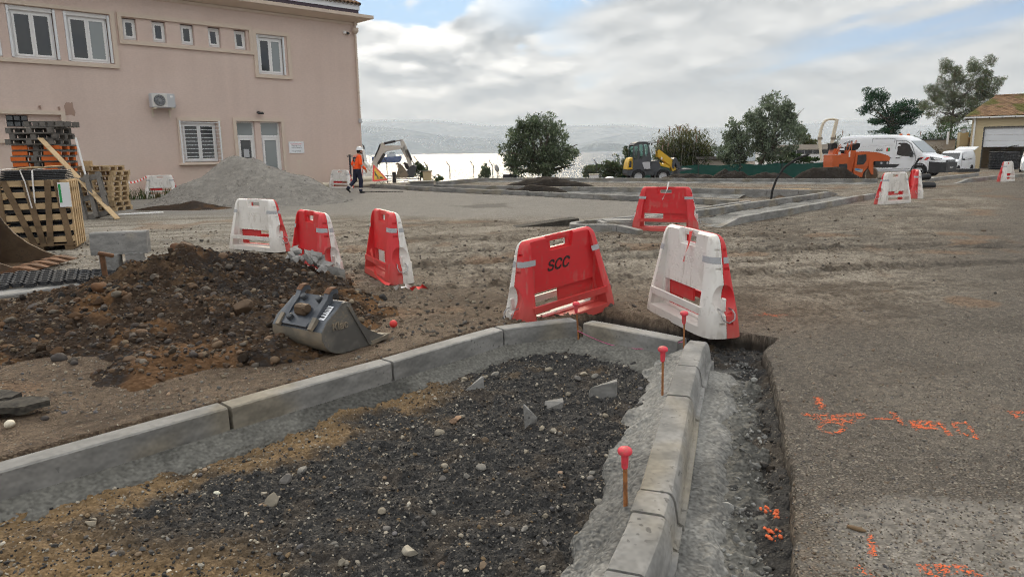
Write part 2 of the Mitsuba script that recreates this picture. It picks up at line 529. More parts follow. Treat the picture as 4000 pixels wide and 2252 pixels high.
def gravel_col(p, n, uv):
    d1, d2, cid = voronoi(p.x * 34, (p.y + p.z) * 34)
    a = fbm(p.x * .8, p.y * .8, p.z * .8, 3)
    m = noise(p.x * 11, p.y * 11, p.z * 11)
    k = noise(p.x * 24, p.y * 24, p.z * 24)
    c = mix((.125, .116, .105), (.385, .36, .325), .5 * cid + .25 * m + .25 * k)
    return c * (.62 + .45 * a + .28 * m)


def gravel_bump(p, n, uv):
    d1, d2, cid = voronoi(p.x * 34, (p.y + p.z) * 34)
    return (1 - d1) * (.4 + .8 * cid)


mat('crushed_gravel', proc(gravel_col), .85, .3, bump=gravel_bump, bscale=.02)
mat('vertex_stone', VC, .8, .3)
mat('vertex_matte', VC, .9, .15)


def plastic(name, c0, c1):
    def fn(p, n, uv):
        a = fbm(p.x * 2.3, p.y * 2.3, p.z * 2.3, 4)
        sc = smoothstep(.62, .74, noise(p.x * 30, p.y * 30, p.z * 6)) * smoothstep(.42, .6, a)
        mark = smoothstep(.74, .80, fbm(p.x * 16 + 4, p.y * 16, p.z * 40, 2))
        splash = smoothstep(.60, .70, noise(p.x * 44, p.y * 44, p.z * 44) + .35 * smoothstep(.34, .02, p.z) - .22)
        grime = smoothstep(.36, .0, p.z + .35 * (a - .5)) * .55 + smoothstep(.55, .8, a) * .25
        c = mix(mix(c0, c1, sc * .6), mi.Color3f(.25, .205, .15), dr.maximum(grime * .5, splash * .22))
        return mix(c, mi.Color3f(.10, .09, .08), mark * .12)
    mat(name, proc(fn), .42, .5)


plastic('red_plastic', (.57, .022, .028), (.50, .10, .09))
plastic('white_plastic', (.69, .67, .64), (.50, .47, .43))
mat('tape_grey', (.33, .34, .36), .45, .6)
mat('steel', (.32, .32, .33), .35, .5, .8)
mat('dark_steel', (.05, .05, .055), .45, .5, .4)
mat('black_rubber', (.018, .018, .019), .8, .3)
mat('black_plastic', (.022, .023, .026), .5, .5)
mat('white_paint', (.68, .70, .73), .25, .5, coat=.5)
mat('white_pvc', (.72, .72, .72), .4, .5)
mat('cream_paint', (.60, .55, .44), .6, .4)
mat('grey_paint', (.44, .45, .47), .5, .5)
mat('orange_paint', (.50, .105, .028), .5, .4)
mat('yellow_paint', (.60, .37, .03), .45, .4)
mat('machine_grey', (.055, .06, .068), .5, .5)
mat('machine_white', (.58, .57, .54), .45, .5)
mat('glass', (.018, .021, .024), .06, .9)
mat('glass_pale', (.21, .235, .24), .1, .9)
mat('glass_green', (.10, .16, .15), .1, .8)
mat('dark_void', (.012, .012, .012), .9, .1)
mat('cap_red', proc(lambda p, n, uv: mix((.70, .06, .085), (.45, .10, .09), smoothstep(.45, .75, fbm(p.x * 40, p.y * 40, p.z * 40, 3)))), .55, .4)
mat('tape_red', (.62, .05, .045), .5, .4)
mat('tape_white', (.70, .68, .66), .5, .4)
mat('spray_orange', (.72, .14, .045), .8, .2)
mat('marking_black', (.03, .022, .022), .7, .3)
mat('flag_green', (.03, .28, .09), .5, .4)
mat('flag_yellow', (.7, .5, .05), .5, .4)
mat('navy_cloth', (.022, .024, .045), .9, .2)
mat('hivis_orange', (.88, .10, .018), .8, .2)
mat('hivis_grey', (.40, .37, .34), .6, .4)
mat('skin', (.40, .235, .165), .6, .4)
mat('hair', (.012, .010, .009), .7, .3)
mat('flag_blue', (.05, .22, .45), .5, .4)
scene['cab_glass'] = {'type': 'thindielectric', 'int_ior': 1.5, 'specular_transmittance': {'type': 'rgb', 'value': [.55, .72, .68]}}
mat('green_mesh', (.016, .070, .056), .8, .2)
mat('ship_blue', (.055, .085, .21), .6, .4)
mat('pink_string', (.55, .12, .25), .7, .2)
mat('lilac_fascia', (.075, .052, .068), .6, .3)


def rust_fn(c0, c1, c2):
    def fn(p, n, uv):
        a = fbm(p.x * 7, p.y * 7, p.z * 7, 4)
        b = noise(p.x * 60, p.y * 60, p.z * 60)
        return mix(mix(c0, c1, smoothstep(.35, .62, a)), mi.Color3f(*c2), smoothstep(.55, .75, .6 * a + .4 * b) * .7)
    return fn


mat('rusty_bar', proc(rust_fn((.22, .085, .035), (.33, .135, .05), (.12, .055, .03))), .8, .3)
mat('rusty_steel', proc(rust_fn((.10, .055, .032), (.17, .085, .045), (.06, .04, .03))), .75, .3)


def earth_fn(p, n, uv):
    return mix((.010, .0085, .0075), (.036, .029, .023), .5 * fbm(p.x * 4, p.y * 4, p.z * 4, 3) + .5 * noise(p.x * 22, p.y * 22, p.z * 22))


mat('dark_earth', proc(earth_fn), .95, .15)
mat('black_asphalt', proc(lambda p, n, uv: mix((.022, .021, .02), (.095, .085, .07), fbm(p.x * 14, p.y * 14, p.z * 14, 3) * noise(p.x * 70, p.y * 70, p.z * 70) * 1.6)), .9, .25)
mat('bucket_steel', proc(rust_fn((.085, .083, .078), (.135, .128, .115), (.21, .17, .12))), .5, .5, .0)
mat('bucket_mud', proc(rust_fn((.15, .135, .11), (.24, .20, .15), (.27, .20, .13))), .6, .4, .0)
mat('bucket_blue', proc(rust_fn((.035, .042, .055), (.065, .075, .09), (.12, .115, .105))), .36, .7)
mat('bucket_brown', proc(rust_fn((.085, .055, .034), (.12, .08, .048), (.055, .045, .04))), .6, .4, .2)


def wood(name, c0, c1):
    def fn(p, n, uv):
        a = fbm(p.x * 2.3 + 3, p.y * 2.3, p.z * 2.3, 4)
        g = noise(p.x * 34, p.y * 34, p.z * 34)
        st = smoothstep(.58, .78, fbm(p.x * 1.4 + 12, p.y * 1.4, p.z * 5, 3))
        return mix(c0, c1, .7 * a + .3 * g) * (1 - .4 * st)
    mat(name, proc(fn), .8, .2)


wood('pale_wood', (.36, .25, .14), (.60, .45, .27))
wood('grey_wood', (.085, .08, .074), (.19, .175, .16))
wood('brown_wood', (.085, .06, .038), (.23, .155, .09))
mat('orange_wood', (.55, .13, .03), .8, .2)


def tile_col(p, n, uv):
    a = fbm(p.x * .9, p.y * .9, p.z * .9, 3)
    c = mix((.14, .085, .05), (.25, .155, .09), cell_rand(p.x * 3, p.y * 3, p.z * 5))
    return mix(c, mi.Color3f(.095, .09, .022), smoothstep(.45, .62, a))


mat('roof_tile', proc(tile_col), .9, .2)
mat('garage_plaster', (.53, .44, .28), .9, .1)
scene['leaf'] = {'type': 'principledthin', 'base_color': VC, 'roughness': .55, 'diff_trans': .7, 'spec_trans': 0.0}
mat('bark', (.085, .07, .055), .95, .1)


def hill_fn(c0, c1):
    def fn(p, n, uv):
        a = fbm(p.x * .004, p.y * .004, p.z * .012, 4)
        return mix(c0, c1, smoothstep(.3, .7, a))
    return fn


mat('hill_wood', proc(hill_fn((.030, .042, .030), (.085, .09, .065))), 1.0, 0.0)


def sea_bump(p, n, uv):
    return fbm(p.x * .32, p.y * .55, 0, 4) + .5 * noise(p.x * 1.7, p.y * 2.2, 4)


mat('sea_water', (.02, .032, .038), .24, .6, bump=sea_bump, bscale=.38)

# ---------------------------------------------------------------- the lie of the land
KL_IN = [(-2.60, 2.64), (-2.311, 2.955), (-1.6, 3.73), (-.83, 4.554), (-.066, 5.412), (.545, 5.67)]
KN_IN = [(.56, 5.62), (1.25, 4.97)]
BULL = [(-.05, 1.05), (.18, 1.74), (.294, 2.124), (.405, 2.387), (.511, 2.685), (.87, 3.814), (1.058, 4.374), (1.215, 4.83), (1.29, 4.98)]
PLANTER = Polygon(KL_IN + KN_IN + BULL[::-1][1:] + [(-.2, .6), (-4.2, .6)])
CUT = [(.30, .3), (.6, 1.1), (.86, 1.9), (.99, 2.27), (1.13, 2.65), (1.33, 3.16), (1.345, 3.27), (1.57, 3.96), (1.72, 4.48), (1.83, 4.85), (1.87, 5.12), (2.12, 5.46), (1.95, 5.62), (1.45, 6.05), (.85, 6.75), (.5, 6.3), (.62, 5.75)]
TRENCH = Polygon(CUT + [(1.3, 5.05)] + BULL[::-1])
KA = [(-6.5, 33.14), (-3.64, 29.41), (.48, 24.95), (3.84, 21.34), (6.25, 18.78)]
KA2 = [(6.3, 18.72), (4.22, 16.42), (2.9, 14.95), (1.5, 14.02)]
KB = [(-4.75, 32.55), (-2.86, 30.97), (.55, 28.59), (4.76, 26.45), (8.04, 24.13), (10.3, 22.95)]
KC = [(10.5, 22.9), (8.73, 20.74), (6.84, 18.88), (4.89, 16.7), (3.6, 15.35), (2.45, 14.2)]
KD = [(-3.55, 34.32), (-1.67, 38.55), (.74, 38.09), (9.66, 33.38), (15.73, 30.41), (17.7, 30.2), (23.19, 35.33)]
KG = [(3.86, 13.62), (4.41, 14.1), (5.35, 15.11), (6.3, 16.07), (7.34, 17.24), (8.37, 18.39), (9.47, 19.62), (10.75, 21.0), (12.6, 23.2), (16.4, 28.4)]
KF = [(16.98, 29.04), (18.01, 28.75), (18.45, 29.0), (21.7, 31.8), (24.47, 33.89), (29, 37.6)]
P1 = Polygon(KA + KA2[1:3] + [(3.6, 15.6), (4.89, 16.95), (6.84, 19.1), (8.73, 21.0), (10.3, 22.8)] + KB[::-1][1:])
P2 = Polygon(KB + [(10.7, 22.9), (15.6, 30.3)] + KD[:4][::-1])
P3 = Polygon([(10.4, 22.6), (6.84, 18.7), (4.0, 15.5), (4.2, 14.1), (6.3, 16.2), (10.6, 21.0)])


def inside(poly, x, y):
    return shapely.contains_xy(poly, x, y)


def signed(poly, x, y):
    """distance to the outline, positive inside"""
    pts = shapely.points(np.stack([np.ravel(x), np.ravel(y)], 1))
    d = shapely.distance(poly.exterior, pts)
    return np.where(shapely.contains(poly, pts), d, -d).reshape(np.shape(x))


def ykd(x):
    return np.interp(x, [-30, -8, -1.67, .74, 9.66, 15.73, 17.7, 24, 40], [36, 36, 38.55, 38.1, 33.4, 30.4, 30.2, 35.8, 46])


def sea_edge(x):
    return np.interp(x, [-60, -14, 9, 14, 22, 60, 200], [47.5, 47.5, 48, 58, 110, 150, 150])


def yard_z(x, y):
    """open ground without the trenches"""
    far = sstep(4, 14, y)
    tx, ty = x * .95 + y * .3, y * .95 - x * .3
    z = .03 * nz(x, y, .45, 3) + .030 * nz(tx * .5, ty * 2.6, 1.0, 5) * sstep(2.2, 4.5, y) * (1 - .6 * sstep(9, 18, y))
    rough = sstep(-.5, 1.2, (y - 5.2) * .75 - (x - 1.9) * .66 + 1.2) * sstep(5.2, 6.4, y) * sstep(16, 12, y + .28 * x)
    z = z + rough * (.032 * nz(tx, ty * 1.8, 2.2, 11, 3) + .034 * nz(x, y, 7, 12, 3))
    for yc, hw_ in ((8.9 + .16 * x, .85), (11.6 - .05 * x, .8)):
        q = np.abs(np.abs(y - yc - .12 * 2 * nz(x, y, .35, 0)) - hw_)
        z = z - rough * (.035 * sstep(.2, .1, q) - .02 * np.exp(-((q - .24) / .07) ** 2)) * (1 + .5 * np.sin(x * 24))
    z = z + .020 * nz(x, y, 6, 8) * sstep(1.4, .6, x - .1 * y) * sstep(11, 6, y)
    z = z - sstep(.3, 7, y - ykd(x)) * .45 - np.clip(y - ykd(x) - 12, 0, 30) * .012
    z = np.where(y > sea_edge(x), np.maximum(z - (y - sea_edge(x)) * 2.5, -9), z)
    return z


def ground_z(x, y):
    z = yard_z(x, y)
    near = (y < 8) & (y > -1) & (np.abs(x) < 5)
    if near.any():
        d = np.full(np.shape(x), -9.0)
        jx, jy = x + .03 * nz(x, y, 9, 4), y + .03 * nz(x, y, 9, 14)
        d[near] = signed(TRENCH, jx[near], jy[near])
        z = z - .26 * sstep(-.008, np.where(y > 5.62, .16, .02), d + np.where(y > 5.62, .04 * 2 * nz(x, y, 8, 16), 0))
        d2 = np.full(np.shape(x), -9.0)
        d2[near] = signed(PLANTER.buffer(.08), x[near], y[near])
        z = z - .30 * sstep(-.02, .05, d2)
        # a broken edge of old surfacing behind the left kerb
        q = V(KL_IN)
        ln = LineString(q[:5])
        d3 = np.full(np.shape(x), 9.0)
        pts = shapely.points(np.stack([x[near], y[near]], 1))
        d3[near] = shapely.distance(ln, pts)
        lip = .37 + .09 * nz(x, y, 2.2, 31) + .05 * nz(x, y, 11, 33)
        z = z - .10 * sstep(lip + .03, lip - .03, d3) * (d3 < 1) + .045 * sstep(lip - .02, lip + .04, d3) * sstep(.9, .3, d3) * (x < .4)
    z = np.where(inside(P1, x, y), z - .13, z)
    z = np.where(inside(P2, x, y), z - .06, z)
    z = np.where(inside(P3, x, y), z - .06, z)
    return z


def span(a, b, fine, lo, hi, grow):
    """coordinates with fine steps between a and b, growing outwards to lo and hi"""
    c = list(np.arange(a, b, fine))
    s, x = fine, a
    while x > lo:
        s *= grow; x -= s; c.insert(0, x)
    s, x = fine, c[-1]
    while x < hi:
        s *= grow; x += s; c.append(x)
    return V(c)


GX = span(-3.6, 3.4, .0175, -70, 90, 1.04)
GY = np.concatenate([span(1.7, 6.6, .016, -25, 1.7, 1.09)[:-1], span(1.7, 6.6, .016, 1.7, 150, 1.017)[1:]])
GY = np.unique(np.round(GY, 4))
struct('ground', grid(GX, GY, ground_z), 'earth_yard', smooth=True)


# planter bed
def bed_z(x, y):
    z = -.085 + .035 * nz(x, y, 1.1, 41) + .045 * nz(x, y, 4.5, 42, 4) + .05 * nz(x, y, 13, 43, 3) + .034 * nz(x, y, 40, 44, 3)
    z = z + .05 * sstep(3.4, 2.0, y) * sstep(-.3, -1.8, x)
    d = signed(PLANTER, x, y)
    return np.where(d > -.05, z, -.45)


BX, BY = np.arange(-3.1, 1.45, .0125), np.arange(1.2, 5.85, .0125)
struct('planter_soil', grid(BX, BY, bed_z), 'planter_soil_mat', smooth=True)


def trench_z(x, y):
    d = signed(TRENCH.buffer(.03), x, y)
    z = -.125 + .05 * nz(x, y, 3, 51) + .05 * nz(x, y, 9, 52, 4) + .035 * nz(x, y, 30, 53, 3)
    z = z + .05 * sstep(.12, .0, signed(Polygon(CUT + [(-.5, 5), (-.8, .2)]), x, y)) * sstep(5.2, 4.8, y)
    return np.where(d > 0, z, -.5)


struct('trench_soil', grid(np.arange(.1, 2.25, .0125), np.arange(1.3, 6.85, .0125), trench_z), 'planter_soil_mat', smooth=True)


def strip(pts, w, prof, s, seed, step=.014, amp=.02, ragged=.35, amp2=.012):
    """a band of mortar along a line: prof(u) is its height at u from 0 (at the kerb) to 1; side s = +1 left or -1 right of the line"""
    ln = LineString(pts)
    L = ln.length
    t = np.arange(0, L, step)
    P = V([ln.interpolate(a).coords[0] for a in t])
    A = V([ln.interpolate(min(a + .15, L)).coords[0] for a in t]) - V([ln.interpolate(max(a - .15, 0)).coords[0] for a in t])
    A /= np.linalg.norm(A, axis=1, keepdims=True)
    N = np.stack([-A[:, 1], A[:, 0]], 1) * s
    k = int(w / step) + 1
    u = np.linspace(0, 1, k)
    wid = w * (1 + ragged * nz(P[:, 0], P[:, 1], 3.3, seed) * 2)
    X = P[:, None, 0] + N[:, None, 0] * u[None] * wid[:, None]
    Y = P[:, None, 1] + N[:, None, 1] * u[None] * wid[:, None]
    Z = prof(u)[None] + (amp * 2 * nz(X, Y, 6, seed + 1, 3) + amp2 * 2 * nz(X, Y, 26, seed + 2, 3)) * np.clip(u * 2.5, .15, 1)[None]
    n, m = X.shape
    i, j = np.meshgrid(np.arange(n - 1), np.arange(m - 1), indexing='ij')
    a = i * m + j
    f = np.vstack([np.stack([a, a + 1, a + m + 1], -1).reshape(-1, 3), np.stack([a, a + m + 1, a + m], -1).reshape(-1, 3)])
    if s > 0:
        f = f[:, ::-1]
    return tm(np.stack([X, Y, Z], -1).reshape(-1, 3), f)


lin = lambda *kv: (lambda u: np.interp(u, kv[0::2], kv[1::2]))
struct('mortar_bed', strip(KL_IN, .17, lin(0, -.005, .4, -.05, .75, -.08, 1, -.17), -1, 61, amp=.010, amp2=.009), 'damp_mortar', smooth=True)
struct('mortar_bed', strip(KN_IN, .27, lin(0, .0, .4, -.035, .75, -.08, 1, -.17), -1, 64, amp=.022, amp2=.018), 'damp_mortar', smooth=True)
struct('mortar_bed', strip(BULL, .30, lin(0, .075, .2, .05, .5, -.02, .8, -.07, 1, -.19), 1, 67, amp=.034, amp2=.026), 'mortar', smooth=True)
off_ = lambda pts, d: [tuple(c) for c in LineString(pts).offset_curve(d).coords]
BULL_OUT = [(x + .165, y - .05) for x, y in BULL]
struct('mortar_bed', strip(BULL_OUT[:-1], .25, lin(0, -.028, .5, -.045, .75, -.09, 1, -.22), -1, 71, amp=.02, amp2=.016), 'mortar', smooth=True)
struct('mortar_bed', strip(off_(BULL_OUT, -.13)[:-1], .36, lin(0, -.075, .4, -.085, .7, -.13, 1, -.24), -1, 74, amp=.045, amp2=.04), 'damp_mortar', smooth=True)


# ---------------------------------------------------------------- kerbs made of stones
STRAIGHT = [(-.075, -.22), (.075, -.22), (.075, 0), (.07, .143), (.058, .15), (-.058, .15), (-.07, .143), (-.075, 0)]


def kerb(label, pts, group=None, L=1.0, prof=STRAIGHT, joints=None, drops=None, gap=.012, zs=0.0):
    """stones laid end to end along a line; the profile is (across to the left, height); drops: {stone number: (height at start, at end)}"""
    th = Thing('kerb', label, 'kerb', group)
    ln = LineString(pts)
    js = joints or list(np.arange(0, ln.length + .25, L))
    js[-1] = min(js[-1], ln.length)
    if joints is None and ln.length - js[-1] > .25: js.append(ln.length)
    pr = V(prof)
    for k in range(len(js) - 1):
        t = np.linspace(js[k] + gap / 2, js[k + 1] - gap / 2, 5 if (js[k + 1] - js[k]) > .3 else 3)
        rings = []
        jz, jl = RNG.normal(0, .003), RNG.normal(0, .003)
        for q, a in enumerate(t):
            p = V(ln.interpolate(a).coords[0])
            d = V(ln.interpolate(min(a + .08, ln.length)).coords[0]) - V(ln.interpolate(max(a - .08, 0)).coords[0])
            d /= np.linalg.norm(d)
            n = V([-d[1], d[0]])
            h = pr[:, 1].copy()
            if drops and k in drops:
                h0, h1 = drops[k]; h = np.minimum(h, h0 + (h1 - h0) * q / (len(t) - 1) + (h - .15) * .3 * (h > 0))
            sc = .985 if q in (0, len(t) - 1) else 1.0
            xy = p + n * (pr[:, :1] * sc + jl)
            rings.append(np.column_stack([xy, np.where(h > 0, h * (.985 if sc < 1 else 1), h) + jz + zs]))
        e0, e1 = V(rings[0]), V(rings[-1])
        th.part('kerb_stone', loft(rings), 'concrete', smooth=28)
    return th


BULLP = [(0, -.2), (.0, .115), (.008, .122), (.115, .122), (.130, .116), (.142, .10), (.150, .075), (.165, -.015), (.185, -.018), (.185, -.2)]
BULLP = [(-x, z + .015) for x, z in BULLP][::-1]
lb = LineString(BULL)
kerb('rounded kerb of short grey stones rising toward the two leading barriers, right of the planter', BULL, prof=BULLP, gap=.016,
     joints=[0, .72, 1.13, 1.54, lb.project(shapely.Point(.511, 2.685)), lb.project(shapely.Point(.87, 3.814)), lb.project(shapely.Point(1.058, 4.374)), lb.length])
off = lambda pts, d: [tuple(c) for c in LineString(pts).offset_curve(d).coords]
lk = LineString(off(KL_IN, .07))
jl = [0, .12] + [lk.project(shapely.Point(p)) for p in [(-1.64, 3.79), (-.87, 4.62), (-.12, 5.47)]] + [lk.length]
kerb('long straight grey kerb left of the planter, running from the left edge to the red barrier', off(KL_IN, .07), joints=jl, gap=.022, zs=-.02)
kerb('single grey kerb stone across the far end of the planter', off(KN_IN, .07), joints=[0.02, LineString(KN_IN).length - .05], zs=-.03)
G_ = 'kerb runs of the new parking beds'
kerb('low grey kerb along the laid gravel, nearest of the parallel far kerbs', KA, G_)
kerb('kerb running back from the gravel corner to the rounded island nose', KA2, G_)
kerb('pale kerb behind the gravel kerb, second of the far parallel kerbs', KB, G_)
kerb('dark kerb in front of the loader and the roller, farthest long kerb', KD[1:5], G_)
kerb('short kerb climbing from the white pipes toward the farthest long kerb', KD[:2], G_)
kerb('inner kerb of the mortar strip behind the hose', KC, G_, drops={0: (.05, .15)})
kerb('front kerb of the mortar strip right of the central red barrier', KG[:8], G_, drops={0: (-.05, .15)})
kerb('kerb that goes on to the right behind the far pair of barriers', KG[7:], G_, drops={0: (.15, .02), 1: (.02, .02), 2: (.02, .02), 3: (.02, .02), 4: (.02, .02), 5: (.02, .02), 6: (.02, .02), 7: (.02, .02)})
kerb('kerb of small blocks below the white van', KD[5:], G_, L=.8)
kerb('kerb rising beside the rightmost barrier', KF, G_, drops={0: (.0, .0), 1: (.0, .15)})
NOSE = [(2.34, 14.15), (1.75, 14.15), (1.38, 14.05), (1.2, 13.8), (1.22, 13.5), (1.5, 13.38), (1.95, 13.3), (2.35, 12.75)]
kerb('rounded island nose beside the central red barrier', NOSE, G_, L=.62, drops={4: (.15, .10), 5: (.10, -.02), 6: (-.02, -.02)}, zs=-.02)


# mortar and earth inside the far beds
def patch_z(poly, z0, amp, seed):
    def f(x, y):
        d = signed(poly, x, y)
        return np.where(d > -.02, z0 + amp * 2 * nz(x, y, 1.6, seed) + amp * nz(x, y, 7, seed + 1), -.6)
    return f


P3f = Polygon([(10.3, 22.3), (6.84, 18.65), (4.0, 15.45), (2.6, 14.0), (3.95, 13.8), (6.3, 16.2), (10.55, 21.0)])
struct('mortar_strip', grid(np.arange(2.4, 10.8, .06), np.arange(13.6, 22.6, .06), patch_z(P3f, -.005, .03, 81)), 'mortar', smooth=True)
struct('mortar_strip', strip(off(KB, -.08)[:-1], .9, lin(0, -.03, .5, -.07, 1, -.17), -1, 84, step=.06, amp=.03), 'mortar', smooth=True)
struct('mortar_strip', strip(off(KD[1:5], -.08), .8, lin(0, .0, .5, -.03, 1, -.11), -1, 87, step=.06, amp=.03), 'mortar', smooth=True)

# ---------------------------------------------------------------- sea and far hills
SX = np.concatenate([-np.geomspace(14000, 40, 40), np.linspace(-30, 30, 7), np.geomspace(40, 14000, 40)])
struct('sea', grid(SX, np.geomspace(20, 14000, 90), lambda x, y: x * 0 - 4.2), 'sea_water')


def range_(pts, Y, depth, seed, rough):
    pts = V(pts)
    xs = np.linspace(pts[0, 0], pts[-1, 0], 260)
    h = np.interp(xs, pts[:, 0], pts[:, 1])
    k = 5
    h = np.convolve(np.pad(h, k, 'edge'), np.ones(2 * k + 1) / (2 * k + 1), 'valid')
    us = np.linspace(-1, 1, 46)
    X, U = np.meshgrid(xs, us)
    prof = np.clip(1 - np.abs(U) ** 1.5, 0, 1)
    Hh = np.interp(X, xs, h)
    r = 1 + .30 * nz(X, U * depth, 2.6 / depth, seed, 3) * (np.abs(U) + .12)
    Z = -6 + (Hh + 6) * prof * np.where(U < 0, r, 1) + rough * 2 * nz(X, U * depth, 26 / depth, seed + 1, 3) * prof
    n, m = X.shape
    i, j = np.meshgrid(np.arange(n - 1), np.arange(m - 1), indexing='ij')
    a = i * m + j
    f = np.vstack([np.stack([a, a + 1, a + m + 1], -1).reshape(-1, 3), np.stack([a, a + m + 1, a + m], -1).reshape(-1, 3)])
    return tm(np.stack([X, Y + U * depth, Z], -1).reshape(-1, 3), f)


FAR = [(-4200, 330), (-3200, 397), (-2008, 449), (-1765, 462), (-1431, 446), (-925, 441), (-717, 411), (-349, 361), (-46, 362), (724, 356), (1094, 340), (1590, 352), (1816, 330), (2126, 277), (2860, 288), (3686, 297), (4235, 338), (4591, 365), (4895, 360), (5340, 316), (5896, 265), (7281, 224), (8600, 160)]
MID = [(-2500, 285), (-2078, 280), (-1542, 272), (-1307, 254), (-1183, 242), (-933, 217), (-755, 180), (-516, 148), (-290, 131), (-39, 117), (172, 86), (424, 60), (620, 0)]
MID2 = [(500, 0), (655, 60), (1007, 136), (1194, 169), (1351, 171), (1526, 140), (1734, 101), (2151, 42), (2700, 4)]
HEAD = [(400, -4), (431, 9), (493, 44), (605, 50), (680, 42), (737, 26), (842, 20), (1042, 7), (1200, -4)]
struct('far_hills', range_(FAR, 10000, 1500, 91, 0), 'hill_wood', smooth=True)
mid_mesh = range_(MID, 6500, 900, 94, 1.5)
struct('bay_hills', mid_mesh, 'hill_wood', smooth=True)
struct('bay_hills', range_(MID2, 7500, 900, 97, 1), 'hill_wood', smooth=True)
struct('headland', range_(HEAD, 4500, 260, 99, 6), 'hill_wood', smooth=True)
# the town on the far slope: hundreds of houses a pixel wide
vv = mid_mesh.vertices.reshape(46, 260, 3)
hs = []
for k in range(900):
    i, j = RNG.integers(3, 20), RNG.integers(60, 250)
    p = vv[i, j] * .5 + vv[i + 1, min(j + 1, 259)] * .5
    if meshkit.noise(V([p[0] / 260, p[1] / 260, 3.0])) < .42 or p[2] < 2: continue
    s = RNG.uniform(5, 9)
    hs.append(box((p[0] + RNG.uniform(-20, 20), p[1], p[2] + s * .25), (s * RNG.uniform(.8, 1.8), s, s * RNG.uniform(.5, .9))))
mat('far_walls', (.42, .38, .33), .9, .1)
struct('far_town', cat(hs), 'far_walls', label='pale houses scattered over the hazy far slope', kind='stuff')

# ---------------------------------------------------------------- the pink building
BC, BA = V([-7.2, 35.0]), V([-.724, -.69])
BA = BA / np.linalg.norm(BA)
BN = V([-BA[1], BA[0]])
BM = np.eye(4)
BM[:2, 0], BM[:2, 1], BM[:2, 3] = BA, BN, BC          # local x along the wall to the left, y out of the wall, z up
bl = Thing('pink_building', 'two storey pink building with white windows filling the upper left', 'building', M=BM)
R4 = lambda a, b, c, d: [(a, c), (b, c), (b, d), (a, d)]
SMALL = [(9.66, 10.16), (8.60, 9.11), (7.53, 8.05), (6.46, 6.97), (5.37, 5.89)]
OPEN = [(12.32, 13.79, 4.97, 6.72), (10.58, 12.08, 4.97, 6.72), (14.05, 15.52, 4.97, 6.72)] + [(a, b, 5.9, 6.7) for a, b in SMALL] + [
    (3.68, 4.93, 4.96, 6.62), (6.96, 8.38, 1.28, 2.92), (4.16, 5.06, .04, 2.96), (5.32, 6.14, .04, 2.96), (13.57, 14.21, 2.62, 3.02)]
low_rec = R4(12.56, 17, 2.2, 3.06)
bl.part('wall', side(R4(0, 22, -.4, 7.6), -.28, 0, [R4(*o) for o in OPEN[:-1]] + [low_rec]), 'pink_plaster', smooth=False)
bl.part('wall', box((11, -5.3, 3.6), (21.98, 10, 7.99)), 'pink_plaster', smooth=False)
bl.part('wall_recess', side(low_rec, -.12, -.09, [R4(13.57, 14.21, 2.62, 3.02)]), 'pink_plaster', smooth=False)


def ring(a, b, c, d, t):
    return Polygon(R4(a, b, c, d), [R4(a + t, b - t, c + t, d - t)])


for g in (shapely.difference(Polygon(R4(10.42, 17, 4.81, 6.86)), Polygon(R4(10.565, 18, 4.95, 6.735))), ring(5.12, 10.32, 5.73, 6.86, .14), ring(3.42, 5.115, 4.81, 6.77, .15),
          ring(6.80, 8.54, 1.14, 3.06, .13), shapely.difference(Polygon(R4(3.98, 6.28, -.05, 3.1)), Polygon(R4(4.12, 6.14, -.1, 2.965))), shapely.difference(Polygon(R4(12.42, 17, 2.06, 3.2)), Polygon(R4(12.56, 18, 2.2, 3.06)))):
    bl.part('window_surround', side(g, .003, .075), 'trim_plaster', smooth=False)


def window(s0, s1, z0, z1, sash, fw=.06, deep=.17, panes=None, tilt=False, name='window'):
    w = bl.part(name, [box(((s0 + s1) / 2, -deep, z0 + fw / 2), (s1 - s0, .07, fw)), box(((s0 + s1) / 2, -deep, z1 - fw / 2), (s1 - s0, .07, fw)),
                       box((s0 + fw / 2, -deep, (z0 + z1) / 2), (fw, .068, z1 - z0 - 2 * fw)), box((s1 - fw / 2, -deep, (z0 + z1) / 2), (fw, .068, z1 - z0 - 2 * fw))], 'white_pvc', smooth=False)
    iw = (s1 - s0 - 2 * fw) / sash
    for k in range(sash):
        a, b = s0 + fw + k * iw, s0 + fw + (k + 1) * iw
        rx = (0.10 if tilt else 0)
        M = mat4(((a + b) / 2, -deep + .03, z0 + fw), rx=rx)
        hh = z1 - z0 - 2 * fw
        t = .07
        fr = side(ring(-iw / 2 + .003, iw / 2 - .003, .003, hh - .003, t), -.025, .028)
        bl.part('sash', xf(fr, M), 'white_pvc', smooth=False, under=w)
        bl.part('pane', xf(box((0, 0, hh / 2), (iw - 2 * t + .02, .012, hh - 2 * t + .02)), M), (panes or ['glass'] * sash)[k], smooth=False, under=w)
    return w


